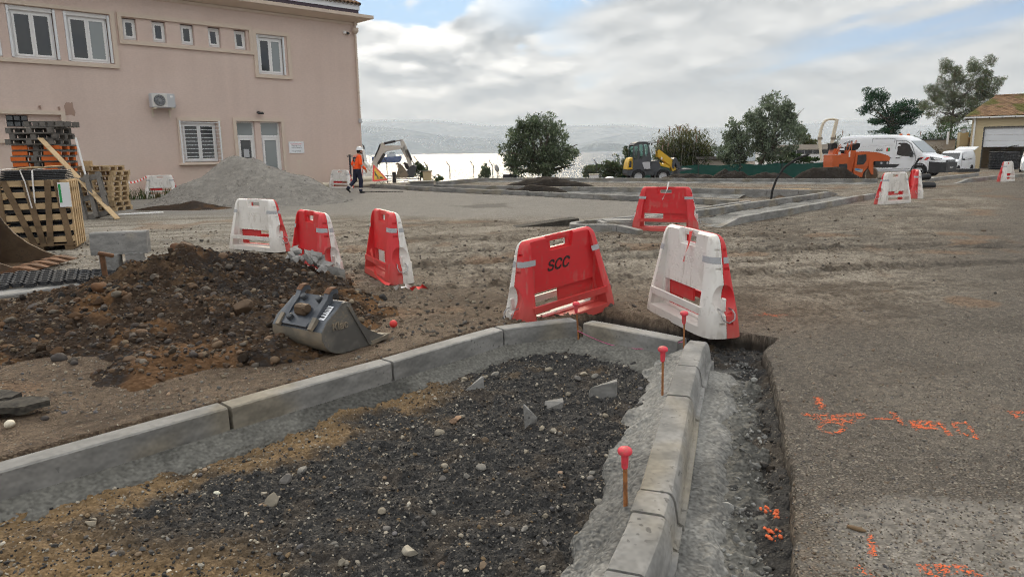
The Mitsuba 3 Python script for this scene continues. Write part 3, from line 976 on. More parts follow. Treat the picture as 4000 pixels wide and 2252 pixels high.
for i, o in enumerate(OPEN[:3]):
    s0, s1, z0, z1 = o
    window(s0 + .10, s1 - .10, z0 + .02, z1 - .14, 2, panes=[['glass', 'glass'], ['glass_pale', 'glass'], ['glass', 'glass']][i])
    for q in (s0 + .045, s1 - .045):
        bl.part('shutter_rail', cbox((q, -.03, (z0 + z1) / 2), (.075, .11, z1 - z0 - .04), .012), 'white_paint', smooth=False)
    bl.part('shutter_box', box(((s0 + s1) / 2, -.10, z1 - .075), (s1 - s0 - .18, .12, .13)), 'white_pvc', smooth=False)
for i, (a, b) in enumerate(SMALL):
    window(a + .015, b - .015, 5.93, 6.66, 1, fw=.05, tilt=i > 2, panes=['glass'])
window(3.74, 4.87, 4.99, 6.50, 2, panes=['glass_pale', 'glass'])
bl.part('shutter_rail', [cbox((q, -.03, 5.8), (.06, .1, 1.62), .01) for q in (3.71,)], 'white_paint', smooth=False)
bl.part('shutter_rail', [cbox((q, -.03, 5.8), (.06, .1, 1.62), .01) for q in (4.90,)], 'white_paint', smooth=False)
bl.part('shutter_box', box((4.305, -.1, 6.565), (1.12, .12, .10)), 'white_pvc', smooth=False)
bw = window(6.98, 8.36, 1.30, 2.88, 2)
for k in range(11):
    z = 1.36 + k * .152
    bl.part('window_bar', box((7.67, .105, z), (1.62, .02, .022)), 'white_paint', smooth=False, label='white horizontal security bar' if k == 0 else None)
for s in (6.88, 8.46):
    bl.part('bar_bracket', box((s, .09, 2.1), (.05, .03, 1.70)), 'white_paint', smooth=False)
bl.part('window_sill', cbox((7.67, .07, 1.20), (1.9, .2, .06), .01), 'trim_plaster', smooth=False)
for i, (a, b) in enumerate([(4.16, 5.06), (5.32, 6.14)]):
    d = bl.part('door', [side(Polygon(R4(a, b, .04, 2.96), [R4(a + .07, b - .07, .1, 2.28), R4(a + .07, b - .07, 2.38, 2.9)]), -.2, -.13),
                         side(Polygon(R4(a + .08, b - .08, .11, 2.27), [R4(a + .18, b - .18, .25, 2.17)]), -.19, -.115)], 'white_pvc', smooth=False)
    bl.part('pane', box(((a + b) / 2, -.155, 1.2), (b - a - .3, .012, 2.0)), 'glass_pale' if i == 0 else 'glass', smooth=False, under=d)
    bl.part('transom', box(((a + b) / 2, -.16, 2.64), (b - a - .12, .012, .56)), 'glass_pale', smooth=False, under=d)
    h = b - .13 if i == 0 else a + .13
    bl.part('handle', cat([box((h, -.10, 1.05), (.035, .02, .2)), tube([(h, -.1, 1.1), (h, -.06, 1.1), (h + (-.11 if i == 0 else .11), -.055, 1.1)], .01, 6)]), 'steel', under=d)
    if i == 1:
        bl.part('notice', box((5.72, -.140, 1.62), (.24, .006, .34)), 'grey_paint', smooth=False, under=d, label='framed notice behind the door glass')
        bl.part('notice', box((5.72, -.140, 1.14), (.24, .006, .3)), 'tape_white', smooth=False, under=d)
        bl.part('letter_box', cbox((5.40, -.10, 1.28), (.11, .06, .13), .01), 'tape_white', smooth=False, under=d)
bl.part('doorstep', box((5.12, .15, -.02), (2.3, .5, .10)), 'concrete', smooth=False)
gb = bl.part('glass_block_window', box((13.89, -.17, 2.82), (.64, .12, .40)), 'dark_void', smooth=False)
for i in range(3):
    for j in range(2):
        bl.part('glass_block', cbox((13.677 + i * .213, -.10, 2.72 + j * .2), (.19, .06, .18), .02), 'glass', under=gb)
# eaves
edge = .62
bl.part('moulding', side(R4(-.06, 22.5, 7.46, 7.56), 0.003, .06), 'trim_plaster', smooth=False)
soff = tm([(-edge, edge, 7.74), (22.5, edge, 7.74), (22.5, 0, 7.565), (0, 0, 7.565), (0, -6, 7.565), (-edge, -6, 7.74)], [(0, 2, 1), (0, 3, 2), (0, 4, 3), (0, 5, 4)])
bl.part('soffit', soff, 'trim_plaster', smooth=False)
bl.part('fascia', [box(((22.5 - edge) / 2, edge - .03, 7.815), (22.5 + edge, .06, .14)), box((-edge + .03, -2.6, 7.815), (.06, 6.38, .137))], 'trim_plaster', smooth=False)
bl.part('gutter_lining', [box((11.0, .26, 7.98), (22, .12, .24)), box((11, .42, 7.88), (22.8, .3, .02))], 'lilac_fascia', smooth=False)
bl.part('parapet_panel', box((11.0, .30, 8.23), (22.1, .10, .27)), 'white_paint', smooth=False)
rf = bl.part('roof', tm([(-.05, .1, 8.30), (22.5, .1, 8.30), (22.5, -5.3, 10.3), (5, -5.3, 10.3), (-.05, -10.5, 8.3)], [(0, 1, 2), (0, 2, 3), (0, 3, 4)]), 'roof_tile', smooth=False)
for k in range(16):
    bl.part('roof_tile', lathe([(.075, -.25), (.095, .2)], 8, (-.0 + k * .21, .22, 8.43), (0, -1, .37)), 'roof_tile', under=rf)
dp = bl.part('downpipe', [tube([(.10, .12, 7.62), (.10, .10, 7.3), (.09, .10, 3.2)], .05, 10), lathe([(.055, 0), (.14, .1), (.15, .26), (.08, .27)], 12, (.10, .11, 7.06))], 'trim_plaster')
bl.part('pipe_shoe', cbox((.09, .1, 3.08), (.13, .13, .2), .02), 'grey_paint', under=dp)
for z in (4.4, 5.9):
    bl.part('pipe_clip', lathe([(.056, -.02), (.06, -.02), (.06, .02), (.056, .02)], 12, (.095, .10, z)), 'trim_plaster', under=dp)
tt = V([(.0, .0), (.12, .06), (.30, .02), (.29, .2), (.31, .36), (.22, .5), (.1, .47), (.03, .52), (.01, .3), (-.03, .15)])
bl.part('repair_patch', side(tt + V([12.11, 3.02]), .003, .009), 'patch_plaster', smooth=False, label='darker rough repair patch on the plaster')
for s, z in ((13.17, 3.30), (12.58, 3.28)):
    bl.part('wall_anchor', [box((s, .03, z), (.05, .05, .1)), cyl((s - .02, .03, z + .06), (s + .05, .06, z + .04), .018, 8)], 'patch_plaster', smooth=False)
bl.part('stain', side(V([(-.1, 1.32), (.12, 1.36), (.16, 1.25), (.04, 1.2), (.05, .75), (-.01, .72), (-.03, 1.2), (-.13, 1.24)]) + V([3.34, -.05]), .003, .006), 'trim_plaster', smooth=False, label='yellowish drip stain under the sign')

sg = Thing('wall_sign', 'white notice plate screwed to the pink wall right of the doors', 'sign', M=BM)
sg.part('plate', cbox((3.45, .018, 1.85), (.74, .02, .52), .004), 'white_paint', smooth=False)


def wall_text(s, x, z, h, m, flip=True):
    t = meshkit.text_mesh(s, h, .004)
    w = t.bounds[1][0] - t.bounds[0][0]
    v = t.vertices
    return tm(np.stack([x + w / 2 - v[:, 0], v[:, 2] + .0285, z + v[:, 1]], 1), t.faces)


for s, z, h, m in (('ACCES INTERDIT', 1.98, .05, 'tape_red'), ('à toute personne', 1.90, .042, 'black_plastic'), ('non accompagnée', 1.825, .042, 'black_plastic'), ('Entrée Avocats', 1.66, .045, 'black_plastic')):
    sg.part('lettering', wall_text(s, 3.45, z, h, m), m, smooth=False)
for a in (3.12, 3.78):
    for b in (1.63, 2.07):
        sg.part('screw', lathe([(.012, 0), (.012, .006), (0, .008)], 8, (a, .028, b), (0, 1, 0)), 'steel')

ac = Thing('air_conditioner', 'grey air conditioner unit bracketed to the pink wall above the barred window', 'air conditioner', M=BM)
ac.part('casing', cbox((9.1, .27, 3.67), (.88, .34, .54), .025), 'grey_paint')
ac.part('fan_panel', box((9.24, .443, 3.67), (.55, .008, .48)), 'machine_white', smooth=False)
ac.part('fan_opening', lathe([(0, 0), (.205, 0), (.215, .006), (.20, .012)], 28, (9.25, .448, 3.67), (0, 1, 0)), 'machine_grey')
for k in range(5):
    ac.part('fan_blade', xf(box((.09, 0, 0), (.15, .006, .07)), mat4((9.25, .456, 3.67), ry=k * 2 * PI / 5)), 'black_plastic', smooth=False)
for r in (.07, .12, .17):
    ac.part('guard_ring', lathe([(r - .005, 0), (r, .006), (r + .005, 0)], 24, (9.25, .470, 3.67), (0, 1, 0)), 'grey_paint')
for k in range(6):
    ac.part('guard_wire', xf(box((0, 0, 0), (.40, .006, .008)), mat4((9.25, .474, 3.67), ry=k * PI / 6)), 'grey_paint', smooth=False)
for s in (8.78, 9.42):
    ac.part('bracket', [box((s, .2, 3.36), (.05, .42, .035)), box((s, .015, 3.22), (.05, .03, .3)), cbox((s, .4, 3.39), (.12, .06, .045), .01)], 'cream_paint', smooth=False)
ac.part('label', box((8.80, .443, 3.83), (.1, .004, .08)), 'white_pvc', smooth=False)
ac.part('pipe', tube([(8.64, .2, 3.52), (8.58, .18, 3.5), (8.58, .1, 3.44), (8.6, .02, 3.4)], .018, 6), 'black_plastic')

fl = Thing('floodlight', 'small black floodlight on the pink wall above the double doors', 'lamp', M=BM)
fl.part('housing', xf(cbox((0, 0, 0), (.28, .15, .06), .012), mat4((5.1, .17, 3.32), rx=-.35)), 'black_plastic')
fl.part('lens', xf(box((0, .01, -.034), (.24, .12, .006)), mat4((5.1, .17, 3.32), rx=-.35)), 'glass')
fl.part('arm', [tube([(5.1, .0, 3.36), (5.1, .1, 3.37)], .02, 8), box((5.1, .012, 3.36), (.1, .02, .1))], 'black_plastic')
cc = Thing('security_camera', 'small white dome security camera under the eaves near the downpipe', 'camera', M=BM)
cc.part('base', lathe([(.085, 0), (.085, .03), (.05, .09), (0, .1)], 14, (.62, .003, 7.08), (0, 1, 0)), 'white_pvc')
cc.part('head', cat([trimesh.creation.icosphere(2, .06).apply_translation((.52, .12, 7.05)), cyl((.52, .12, 7.05), (.47, .17, 7.03), .045)]), 'black_plastic', smooth=40)

# ---------------------------------------------------------------- loose-stone helpers
ICO1, ICO2 = trimesh.creation.icosphere(0), trimesh.creation.icosphere(1)
ICO3 = trimesh.creation.icosphere(2)


def rock(r, seed, base=None, flat=.7, rough=.35, ang=False):
    b = (base or ICO2)
    v = b.vertices.copy()
    g = np.random.default_rng(seed)
    n = meshkit.fbm(v * 1.1 + seed * 3.7 + 60, 3, seed) - .5
    v = v * (1 + rough * 2 * n)[:, None]
    if ang:
        for _ in range(6):
            d = g.normal(size=3); d /= np.linalg.norm(d)
            h = v @ d
            v = v - np.maximum(h - g.uniform(.45, .75), 0)[:, None] * d
    v = v * V([g.uniform(.8, 1.25), g.uniform(.7, 1.0), flat]) * r
    R = trimesh.transformations.euler_matrix(g.normal(0, .25), g.normal(0, .25), g.uniform(0, 6.28))[:3, :3]
    return tm(v @ R.T, b.faces)


ROCKS = [rock(1.0, k, ICO2, .68, .32, k % 2 == 0) for k in range(14)]
GRITS = [rock(1.0, 40 + k, ICO1, .7, .45, True) for k in range(10)]
STONE_COLS = V([(.21, .20, .18), (.27, .24, .19), (.16, .15, .14), (.33, .29, .225), (.24, .17, .12), (.13, .125, .13), (.42, .38, .31), (.10, .085, .07), (.19, .14, .095)])


def scatter(x, y, z, r, cols, base, sink=.3, seed=0):
    """many small stones as one mesh with a colour for each"""
    g = np.random.default_rng(seed)
    vs, fs, cs, at = [], [], [], 0
    which = g.integers(0, len(base), len(x))
    for b in range(len(base)):
        k = np.nonzero(which == b)[0]
        if not len(k): continue
        v, f = V(base[b].vertices), V(base[b].faces)
        a = g.uniform(0, 6.28, len(k)); t = g.normal(0, .35, len(k))
        ca, sa, ct, st_ = np.cos(a), np.sin(a), np.cos(t), np.sin(t)
        R = np.stack([np.stack([ca, -sa * ct, sa * st_], -1), np.stack([sa, ca * ct, -ca * st_], -1), np.stack([0 * a, st_, ct], -1)], 1)
        w = np.einsum('kij,vj->kvi', R, v) * r[k, None, None]
        w = w + np.stack([x[k], y[k], z[k] + r[k] * (.5 - sink)], -1)[:, None]
        vs.append(w.reshape(-1, 3))
        fs.append((f[None] + (np.arange(len(k)) * len(v))[:, None, None] + at).reshape(-1, 3))
        cs.append(np.repeat(cols[k], len(v), 0))
        at += len(k) * len(v)
    return tm(np.vstack(vs), np.vstack(fs)), np.vstack(cs)


def stone_colors(n, g, pal=STONE_COLS, p=None, var=.25):
    c = pal[g.choice(len(pal), n, p=p)]
    return np.clip(c * (1 + g.normal(0, var, (n, 1))), .01, .6)


# ---------------------------------------------------------------- heap of dug soil on the left
def heap_z(x, y):
    cx = np.interp(x, [-6.2, -5.2, -4.7, -4.2, -3.75, -3.3, -2.75, -2.4, -2.05, -1.6], [.0, .0, .04, .20, .45, .38, .31, .28, .14, .03])
    yc = 7.9 + .15 * np.sin(x * 1.7)
    b = np.where(y < yc, np.exp(-((yc - y) / 1.25) ** 2), np.exp(-((y - yc) / .62) ** 2))
    z = cx * b
    ap = Polygon([(-7.5, 5.8), (-7.5, 6.8), (-5.6, 7.3), (-4.6, 8.0), (-3.9, 8.5), (-2.6, 8.4), (-1.5, 7.2), (-1.0, 6.2), (-1.25, 5.0), (-2.5, 4.45), (-3.1, 4.9), (-3.9, 5.0), (-5.5, 5.6)])
    d = signed(ap, x, y) + .30 * 2 * nz(x, y, 1.5, 111, 4) * 1.5
    z = z + .09 * sstep(-.12, .45, d) + .10 * np.exp(-(((x + 2.45) / .75) ** 2 + ((y - 6.15) / .42) ** 2))
    z = z + .09 * np.exp(-(((x + 3.75) / .5) ** 2 + ((y - 6.4) / .3) ** 2))
    on = sstep(-.22, .2, d)
    rr = .16 * nz(x, y, 1.7, 112, 3) + .12 * nz(x, y, 4.5, 113, 3) + .085 * nz(x, y, 12, 114, 3) + .045 * nz(x, y, 32, 115, 2)
    return np.where(d > -.5, z + rr * on * (.5 + .9 * np.clip(z * 3, 0, 1)) - .06 * (1 - on) - .015, -.4)


hx, hy = np.arange(-7.6, -.6, .02), np.arange(4.3, 9.4, .02)
labels[put('dirt_heap', grid(hx, hy, heap_z), 'dug_soil', True)] = {'label': 'long heap of dug brown soil full of stones, left of the bucket', 'category': 'dirt heap'}


def land_z(x, y):
    return np.maximum(heap_z(x, y), yard_z(x, y))


g = np.random.default_rng(5)
N = 15000
x, y = g.uniform(-7.4, -1.1, N), 4.6 + (9.2 - 4.6) * g.uniform(0, 1, N) ** 1.2
hz = heap_z(x, y); yz = yard_z(x, y)
keep = (hz > yz - .01)
x, y, hz = x[keep], y[keep], hz[keep]
r = np.clip(g.lognormal(math.log(.0105), .55, len(x)), .004, .042)
m_, c_ = scatter(x, y, hz, r, stone_colors(len(x), g, STONE_COLS * V([[.46, .39, .33]]), [.12, .10, .16, .04, .13, .18, .02, .15, .10]), GRITS + ROCKS[:4], seed=1)
struct('heap_gravel', m_, 'vertex_stone', color=c_, kind='stuff', label='small stones and clods through the soil heap')

N = 1600
x, y = g.uniform(-7.2, -1.2, N), 4.7 + 3.9 * g.uniform(0, 1, N)
hz = heap_z(x, y); keep = hz > yard_z(x, y)
x, y, hz = x[keep], y[keep], hz[keep]
r = np.clip(g.lognormal(math.log(.024), .4, len(x)), .012, .06)
m_, c_ = scatter(x, y, hz, r, stone_colors(len(x), g, V([(.03, .022, .016), (.05, .035, .025), (.075, .05, .033), (.03, .028, .027), (.10, .06, .035)])), [rock(1.0, 60 + k, ICO2, .75, .5, True) for k in range(6)], sink=.35, seed=21)
struct('heap_clods', m_, 'vertex_matte', color=c_, kind='stuff', label='broken clods of dark earth through the soil heap')

# grit over the yard between the heap, the kerb and the barriers
N = 10000
yy = 4.0 + 9.5 * g.uniform(0, 1, N) ** 1.7
xx = g.uniform(-1, 1, N) * (.75 * yy) - .4
ok = ~inside(PLANTER.buffer(.12), xx, yy) & ~inside(TRENCH.buffer(.02), xx, yy) & ((xx < 1.2 + .25 * (yy - 5)) | (g.uniform(0, 1, N) < .22))
xx, yy = xx[ok], yy[ok]
zz = ground_z(xx, yy)
r = np.clip(g.lognormal(math.log(.0065), .5, len(xx)), .003, .022)
m_, c_ = scatter(xx, yy, zz, r, stone_colors(len(xx), g, STONE_COLS * .75, [.12, .12, .14, .08, .16, .14, .02, .14, .08]), GRITS, seed=2)
struct('yard_grit', m_, 'vertex_stone', color=c_, kind='stuff', label='grit and pebbles strewn over the yard')
# grit on the road and beside the left kerb
N = 34000
yy = 1.9 + 6 * g.uniform(0, 1, N) ** 1.9
xx = np.where(g.uniform(0, 1, N) < .75, .7 + (.75 * yy) * g.uniform(0, 1, N), g.uniform(-4, -1.2, N))
ok = (signed(PLANTER.buffer(.16), xx, yy) < 0) & ~inside(TRENCH.buffer(.0), xx, yy)
xx, yy = xx[ok], yy[ok]
r = np.clip(g.lognormal(math.log(.0042), .35, len(xx)), .002, .012)
m_, c_ = scatter(xx, yy, ground_z(xx, yy), r, stone_colors(len(xx), g, STONE_COLS * .62), GRITS, sink=.42, seed=3)
struct('yard_grit', m_, 'vertex_stone', color=c_, kind='stuff', label='fine grit on the old road surface and by the kerb')

# clods and stones turned up over the muddy middle of the yard
N = 9000
yy = 5.6 + 10 * g.uniform(0, 1, N) ** 1.3
xx = g.uniform(-1, 1, N) * .72 * yy
ok = (signed(PLANTER.buffer(.2), xx, yy) < 0) & ~inside(TRENCH, xx, yy) & ((xx < 2.0 + .62 * (yy - 5)) | (g.uniform(0, 1, N) < .15)) & (nz(xx, yy, .5, 400) + g.normal(0, .12, N) > -.02)
xx, yy = xx[ok], yy[ok]
r = np.clip(g.lognormal(math.log(.0125), .5, len(xx)), .006, .045)
m_, c_ = scatter(xx, yy, ground_z(xx, yy), r, stone_colors(len(xx), g, V([(.05, .04, .03), (.08, .06, .042), (.11, .085, .06), (.15, .13, .10), (.06, .055, .05)])), GRITS, sink=.3, seed=12)
struct('yard_clods', m_, 'vertex_stone', color=c_, kind='stuff', label='clods of soil turned up over the muddy yard')

# crushed asphalt and pebbles in the planter
N = 30000
yy = 1.7 + 4.1 * g.uniform(0, 1, N) ** 1.5
xx = g.uniform(-3, 1.3, N)
ok = signed(PLANTER, xx, yy) > .10
xx, yy = xx[ok], yy[ok]
sand = (nz(xx, yy, 1.2, 77) + .35 * sstep(.9, .3, signed(PLANTER, xx, yy)) * (xx < -.2)) > .24
r = np.clip(g.lognormal(math.log(.0056), .42, len(xx)), .0025, .016)
pal = V([(.022, .022, .023), (.035, .034, .034), (.06, .058, .056), (.10, .095, .09), (.20, .185, .155), (.30, .27, .22), (.17, .12, .07), (.40, .37, .31)])
cc_ = stone_colors(len(xx), g, pal, [.34, .22, .14, .10, .07, .055, .055, .02])
cs_ = stone_colors(len(xx), g, pal, [.12, .10, .10, .08, .14, .12, .30, .04])
m_, c_ = scatter(xx, yy, bed_z(xx, yy), r, np.where(sand[:, None], cs_, cc_), GRITS, sink=.15, seed=4)
struct('planter_gravel', m_, 'vertex_stone', color=c_, kind='stuff', label='black crushed asphalt with pale pebbles filling the planter')
N = 420
yy = 1.9 + 3.7 * g.uniform(0, 1, N) ** 1.4
xx = g.uniform(-2.4, 1.2, N)
ok = signed(PLANTER, xx, yy) > .2
xx, yy = xx[ok], yy[ok]
r = np.clip(g.lognormal(math.log(.0115), .35, len(xx)), .006, .022)
m_, c_ = scatter(xx, yy, bed_z(xx, yy), r, stone_colors(len(xx), g, STONE_COLS), ROCKS, sink=.2, seed=6)
struct('planter_gravel', m_, 'vertex_stone', color=c_, kind='stuff', label='pebbles lying on the planter soil')
# clods in the trench
N = 5000
yy, xx = g.uniform(1.5, 6.6, N), g.uniform(.4, 2.2, N)
dd = signed(TRENCH, xx, yy)
dist_k = shapely.distance(LineString(BULL_OUT), shapely.points(np.stack([xx, yy], 1)))
ok = (dd > .03) & (dist_k > .16)
xx, yy, dk = xx[ok], yy[ok], dist_k[ok]
r = np.clip(g.lognormal(math.log(.009), .55, len(xx)), .004, .035)
zz = np.where(dk < .38, -.075 - .1 * np.clip(dk - .15, 0, 1), trench_z(xx, yy))
cl = np.where((dk < .34 + .1 * nz(xx, yy, 3, 5))[:, None] & (yy < 5.1)[:, None], stone_colors(len(xx), g, V([(.13, .13, .125), (.17, .17, .165), (.22, .22, .21)])), stone_colors(len(xx), g, V([(.03, .028, .026), (.05, .045, .04), (.08, .07, .06), (.05, .038, .028)])))
m_, c_ = scatter(xx, yy, zz, r, cl, GRITS, sink=.25, seed=7)
struct('trench_clods', m_, 'vertex_stone', color=c_, kind='stuff', label='clods of mortar and soil in the kerb trench')

# larger stones, one by one
STONES = [(-.17, 3.34, .034), (-.36, 3.96, .038), (-.34, 4.05, .03), (.23, 3.8, .032), (-.43, 3.81, .039), (.16, 3.83, .028), (-.77, 3.62, .033), (-1.14, 3.24, .055), (-1.08, 3.34, .034), (-1.13, 3.04, .045), (-1.84, 2.81, .037), (-1.86, 2.86, .021), (.26, 4.94, .034), (.51, 4.86, .038), (.58, 4.81, .035), (.45, 4.74, .032), (-.13, 4.86, .033), (-.2, 4.8, .03), (-.35, 4.78, .032), (-.33, 3.7, .025), (-.29, 3.64, .016), (.06, 3.53, .022), (-.24, 3.25, .031), (-.36, 3.25, .024), (-.75, 2.66, .02), (-.69, 2.52, .024), (-.83, 2.55, .019), (-.43, 2.59, .044), (-.23, 2.71, .015), (-.88, 2.43, .021), (.04, 2.75, .022), (-.25, 2.7, .015), (.26, 3.77, .021), (-.1, 3.1, .016), (-.6, 2.93, .025), (-1.21, 3.14, .018), (-.36, 3.39, .023), (.13, 2.89, .021), (.39, 3.28, .028), (.49, 3.41, .019), (.39, 3.01, .029), (.7, 3.78, .026), (.65, 3.67, .021), (.16, 4.65, .024), (.36, 4.44, .023), (0, 4.45, .023), (-.92, 3.96, .016), (-.55, 3.95, .022)]
def stone_label(c, r, where, x, y):
    l = float(np.mean(c))
    tone = 'reddish brown' if c[0] > 1.5 * c[2] else 'pale' if l > .26 else 'tan' if c[0] > 1.25 * c[2] else 'dark grey' if l < .13 else 'grey'
    size = 'big' if r > .05 else 'fist sized' if r > .035 else 'small'
    if where == 'planter':
        at = ('near' if y < 3.1 else 'middle' if y < 4.2 else 'far') + (' left' if x < -.6 else ' right' if x > .15 else '')
        return f'{size} {tone} pebble loose on the {at} part of the black planter soil'
    if y > 7: at = 'the crest of the soil heap'
    elif y > 6: at = 'the ' + ('left' if x < -3.3 else 'right') + ' slope of the soil heap'
    elif x > -1.9: at = 'the mud round the bucket'
    else: at = 'the ' + ('left' if x < -3.1 else 'right') + ' foot of the soil heap'
    return f'{size} {tone} stone on {at}'


for i, (a, b, r) in enumerate(STONES):
    gg = np.random.default_rng(300 + i)
    col = STONE_COLS[[0, 1, 3, 6, 1, 3, 0, 2][i % 8]] * gg.uniform(.55, .95) * (V([1.1, .8, .66]) if i in (1, 2) else 1)
    m = rock(r * .85, 300 + i, ICO2 if i % 3 else ICO3, .62 if r > .03 else .7, .42, i % 4 != 0)
    m.apply_translation((a, b, float(bed_z(V([a]), V([b]))[0]) + r * .28))
    n_ = meshkit.fbm(m.vertices * 40, 3, i)[:, None]
    single('stone', m, 'vertex_stone', {1: 'pinkish cobble in the planter soil, larger of a touching pair', 2: 'tan cobble in the planter soil, smaller of a touching pair', 0: 'big rough brown grey cobble alone in the middle of the planter', 7: 'largest grey lump on the left of the black planter soil', 10: 'grey stone at the lower left of the planter'}.get(i, stone_label(col, r, 'planter', a, b)),
           'stone', None if i in (0, 1, 2, 7, 10) else 'pebbles in the planter', smooth=i % 3 == 0, color=np.clip(col * (.65 + .7 * n_), 0, .6))
def shard(name, label, pts, loc, rz, group=None, rx=0, ry=0):
    """a broken piece of kerb with sharp edges"""
    single(name, hull(V(pts)), 'concrete', label, 'concrete piece', group, smooth=False, M=mat4(loc, rz, rx, ry))


bz = lambda a, b: float(bed_z(V([a]), V([b]))[0])
shard('concrete_shard', 'wedge shaped grey kerb fragment, biggest in the planter, near the second stake', [(-.10, -.04, -.02), (.09, -.05, -.02), (.09, -.04, .10), (-.08, -.03, .05), (.09, .04, .09), (-.09, .05, .0), (.0, .06, -.02)], (.59, 4.43, bz(.59, 4.43) + .02), -.1)
shard('concrete_shard', 'thin grey kerb splinter standing up in the middle of the planter', [(-.03, 0, -.03), (.045, .01, -.03), (.0, .03, .0), (-.035, .01, .12), (-.015, .03, .11), (.05, -.005, .03)], (.09, 3.89, bz(.09, 3.89) + .02), .4)
shard('concrete_shard', 'flat white topped kerb chip in the planter beside the standing splinter', [(-.07, -.02, 0), (.04, -.03, 0), (.055, .03, .055), (-.06, .03, .04), (.05, -.03, .05), (.0, .05, .0)], (.26, 4.22, bz(.26, 4.22)), .1)
shard('concrete_shard', 'triangular grey kerb chip pointing up, left in the planter', [(-.07, -.01, -.01), (.06, -.02, -.01), (.06, .0, .075), (.05, .05, .06), (.0, .05, .0)], (-.26, 4.55, bz(-.26, 4.55)), .2)

# ---------------------------------------------------------------- red and white plastic barriers
def barrier_halves():
    zb = V([0, .03, .2, .4, .6, .74, .785, .81, .82])
    b = V([.185, .183, .165, .13, .10, .080, .066, .045, .02])
    a = V([.632, .63, .60, .552, .505, .472, .45, .425, .40])
    zz = np.concatenate([np.linspace(0, .74, 12), [.765, .785, .80, .812, .82]])
    th = np.linspace(0, 2 * PI, 56, endpoint=False)
    c, s = np.cos(th), np.sin(th)
    ux, uy = np.sign(c) * np.abs(c) ** .30, np.sign(s) * np.abs(s) ** .55
    body = mf(loft([np.stack([ux * np.interp(z, zb, a), uy * np.interp(z, zb, b), 0 * ux + z], 1) for z in zz]))
    cut = lambda pts: m3.Manifold.hull_points(np.asarray(pts, float))
    bx_ = lambda x0, x1, y0, y1, z0, z1: cut([(x, y, z) for x in (x0, x1) for y in (y0, y1) for z in (z0, z1)])
    for sg in (1, -1):
        body = body - cut([(x, sg * y, z) for y in (.05, .5) for x, z in ((-.46, .07), (.46, .07), (.355, .9), (-.355, .9))])
        body = body - cut([(x, sg * y, z) for y in (.022, .5) for x, z in ((-.14, .685), (.14, .685), (.20, .9), (-.20, .9))])
        for e in (1, -1):
            body = body - mf(trimesh.creation.icosphere(3, .17).apply_translation((e * .685, sg * .0, .33)))
            for z in (.70, .55, .115, .20):
                w = float(np.interp(z, zb, a))
                body = body - bx_(e * (w - .018), e * (w + .05), sg * .012, sg * .062, z - .011, z + .011)
    body = body - bx_(-.40, .40, -.5, .5, .085, .185) - bx_(-.40, .40, -.5, .0015, .18, .325) - bx_(-.40, .40, .022, .5, .18, .325) - bx_(.04, .40, -.5, .5, .18, .325) - bx_(-.105, .105, -.5, .5, .705, .768)
    bars = []
    for sg in (1, -1):
        y1 = float(np.interp(.205, zb, b))
        bars.append(bx_(-.47, .47, sg * (y1 - .022), sg * (y1 + .001),   .175, .235))
    body = body + bars[0] + bars[1]
    grip = mf(tube([(-.14, 0, .772), (-.10, 0, .79), (-.05, 0, .797), (.05, 0, .797), (.10, 0, .79), (.14, 0, .772)], .027, 10))
    body = body + grip
    return fm(body ^ bx_(-1, 1, .0015, 1, -1, 1)), fm(body ^ bx_(-1, 1, -1, -.0015, -1, 1)), zb, a, b


red_, white_, zb_, a_, b_ = barrier_halves()


def band(e, sg, z0=.595, z1=.645):
    """a strip of tape round half of a column"""
    th = np.linspace(.02, 1.25, 12) if sg > 0 else -np.linspace(.02, 1.25, 12)
    c, s = np.cos(th), np.sin(th)
    ux, uy = np.abs(c) ** .30, np.sign(s) * np.abs(s) ** .55
    rows = []
    for z in (z0, z1):
        rows.append(np.stack([e * ux * (np.interp(z, zb_, a_) + .0025), uy * (np.interp(z, zb_, b_) + .0025), 0 * ux + z], 1))
    v = np.vstack(rows); n = len(th)
    f = [(i, i + 1, n + i + 1) for i in range(n - 1)] + [(i, n + i + 1, n + i) for i in range(n - 1)]
    return tm(v, f)


def make_barrier(label):
    t = Thing('barrier', label, 'barrier', 'red and white plastic barriers')
    t.part('red_half', red_, 'red_plastic', smooth=38)
    w = t.part('white_half', white_, 'white_plastic', smooth=38)
    for e in (1, -1):
        for sg in (1, -1):
            t.part('reflective_tape', band(e, sg), 'tape_grey', smooth=True)
        x = float(np.interp(.22, zb_, a_))
        t.part('hook', tube([(e * (x - .05), -.05, .235), (e * (x + .012), -.052, .23), (e * (x + .038), -.062, .20), (e * (x + .055), -.05, .16), (e * (x + .06), 0, .135), (e * (x + .055), .05, .16), (e * (x + .038), .062, .20), (e * (x + .012), .052, .23), (e * (x - .05), .05, .235)], .0055, 7), 'steel')
        t.part('catch', cbox((e * (x - .02), -.012, .27), (.05, .022, .11), .006), 'white_plastic')
    rel = []
    for i in range(13):
        for j in range(11):
            z = .35 + i * .0285
            xx = -.31 + j * .062 + (i % 2) * .031
            if abs(xx) < .36 - .12 * z and not (abs(xx) < .15 and z > .68) and not (abs(xx) < .17 and abs(z - .565) < .035):
                rel.append(xf(box((0, 0, 0), (.034, .004, .0045)), mat4((xx, -.0505, z), ry=.35)))
    t.part('raised_pattern', rel, 'white_plastic', smooth=False, under=w, kind='stuff')
    tx = meshkit.text_mesh('SOLDOR', .045, .004)
    c = tx.bounds.mean(0)
    v = tx.vertices
    t.part('raised_lettering', tm(np.stack([v[:, 0] - c[0], -.052 - 0 * v[:, 0] + (v[:, 2] - .004) * -.6, v[:, 1] + .543], 1), tx.faces[:, ::-1]), 'white_plastic', smooth=False, under=w)
    return t


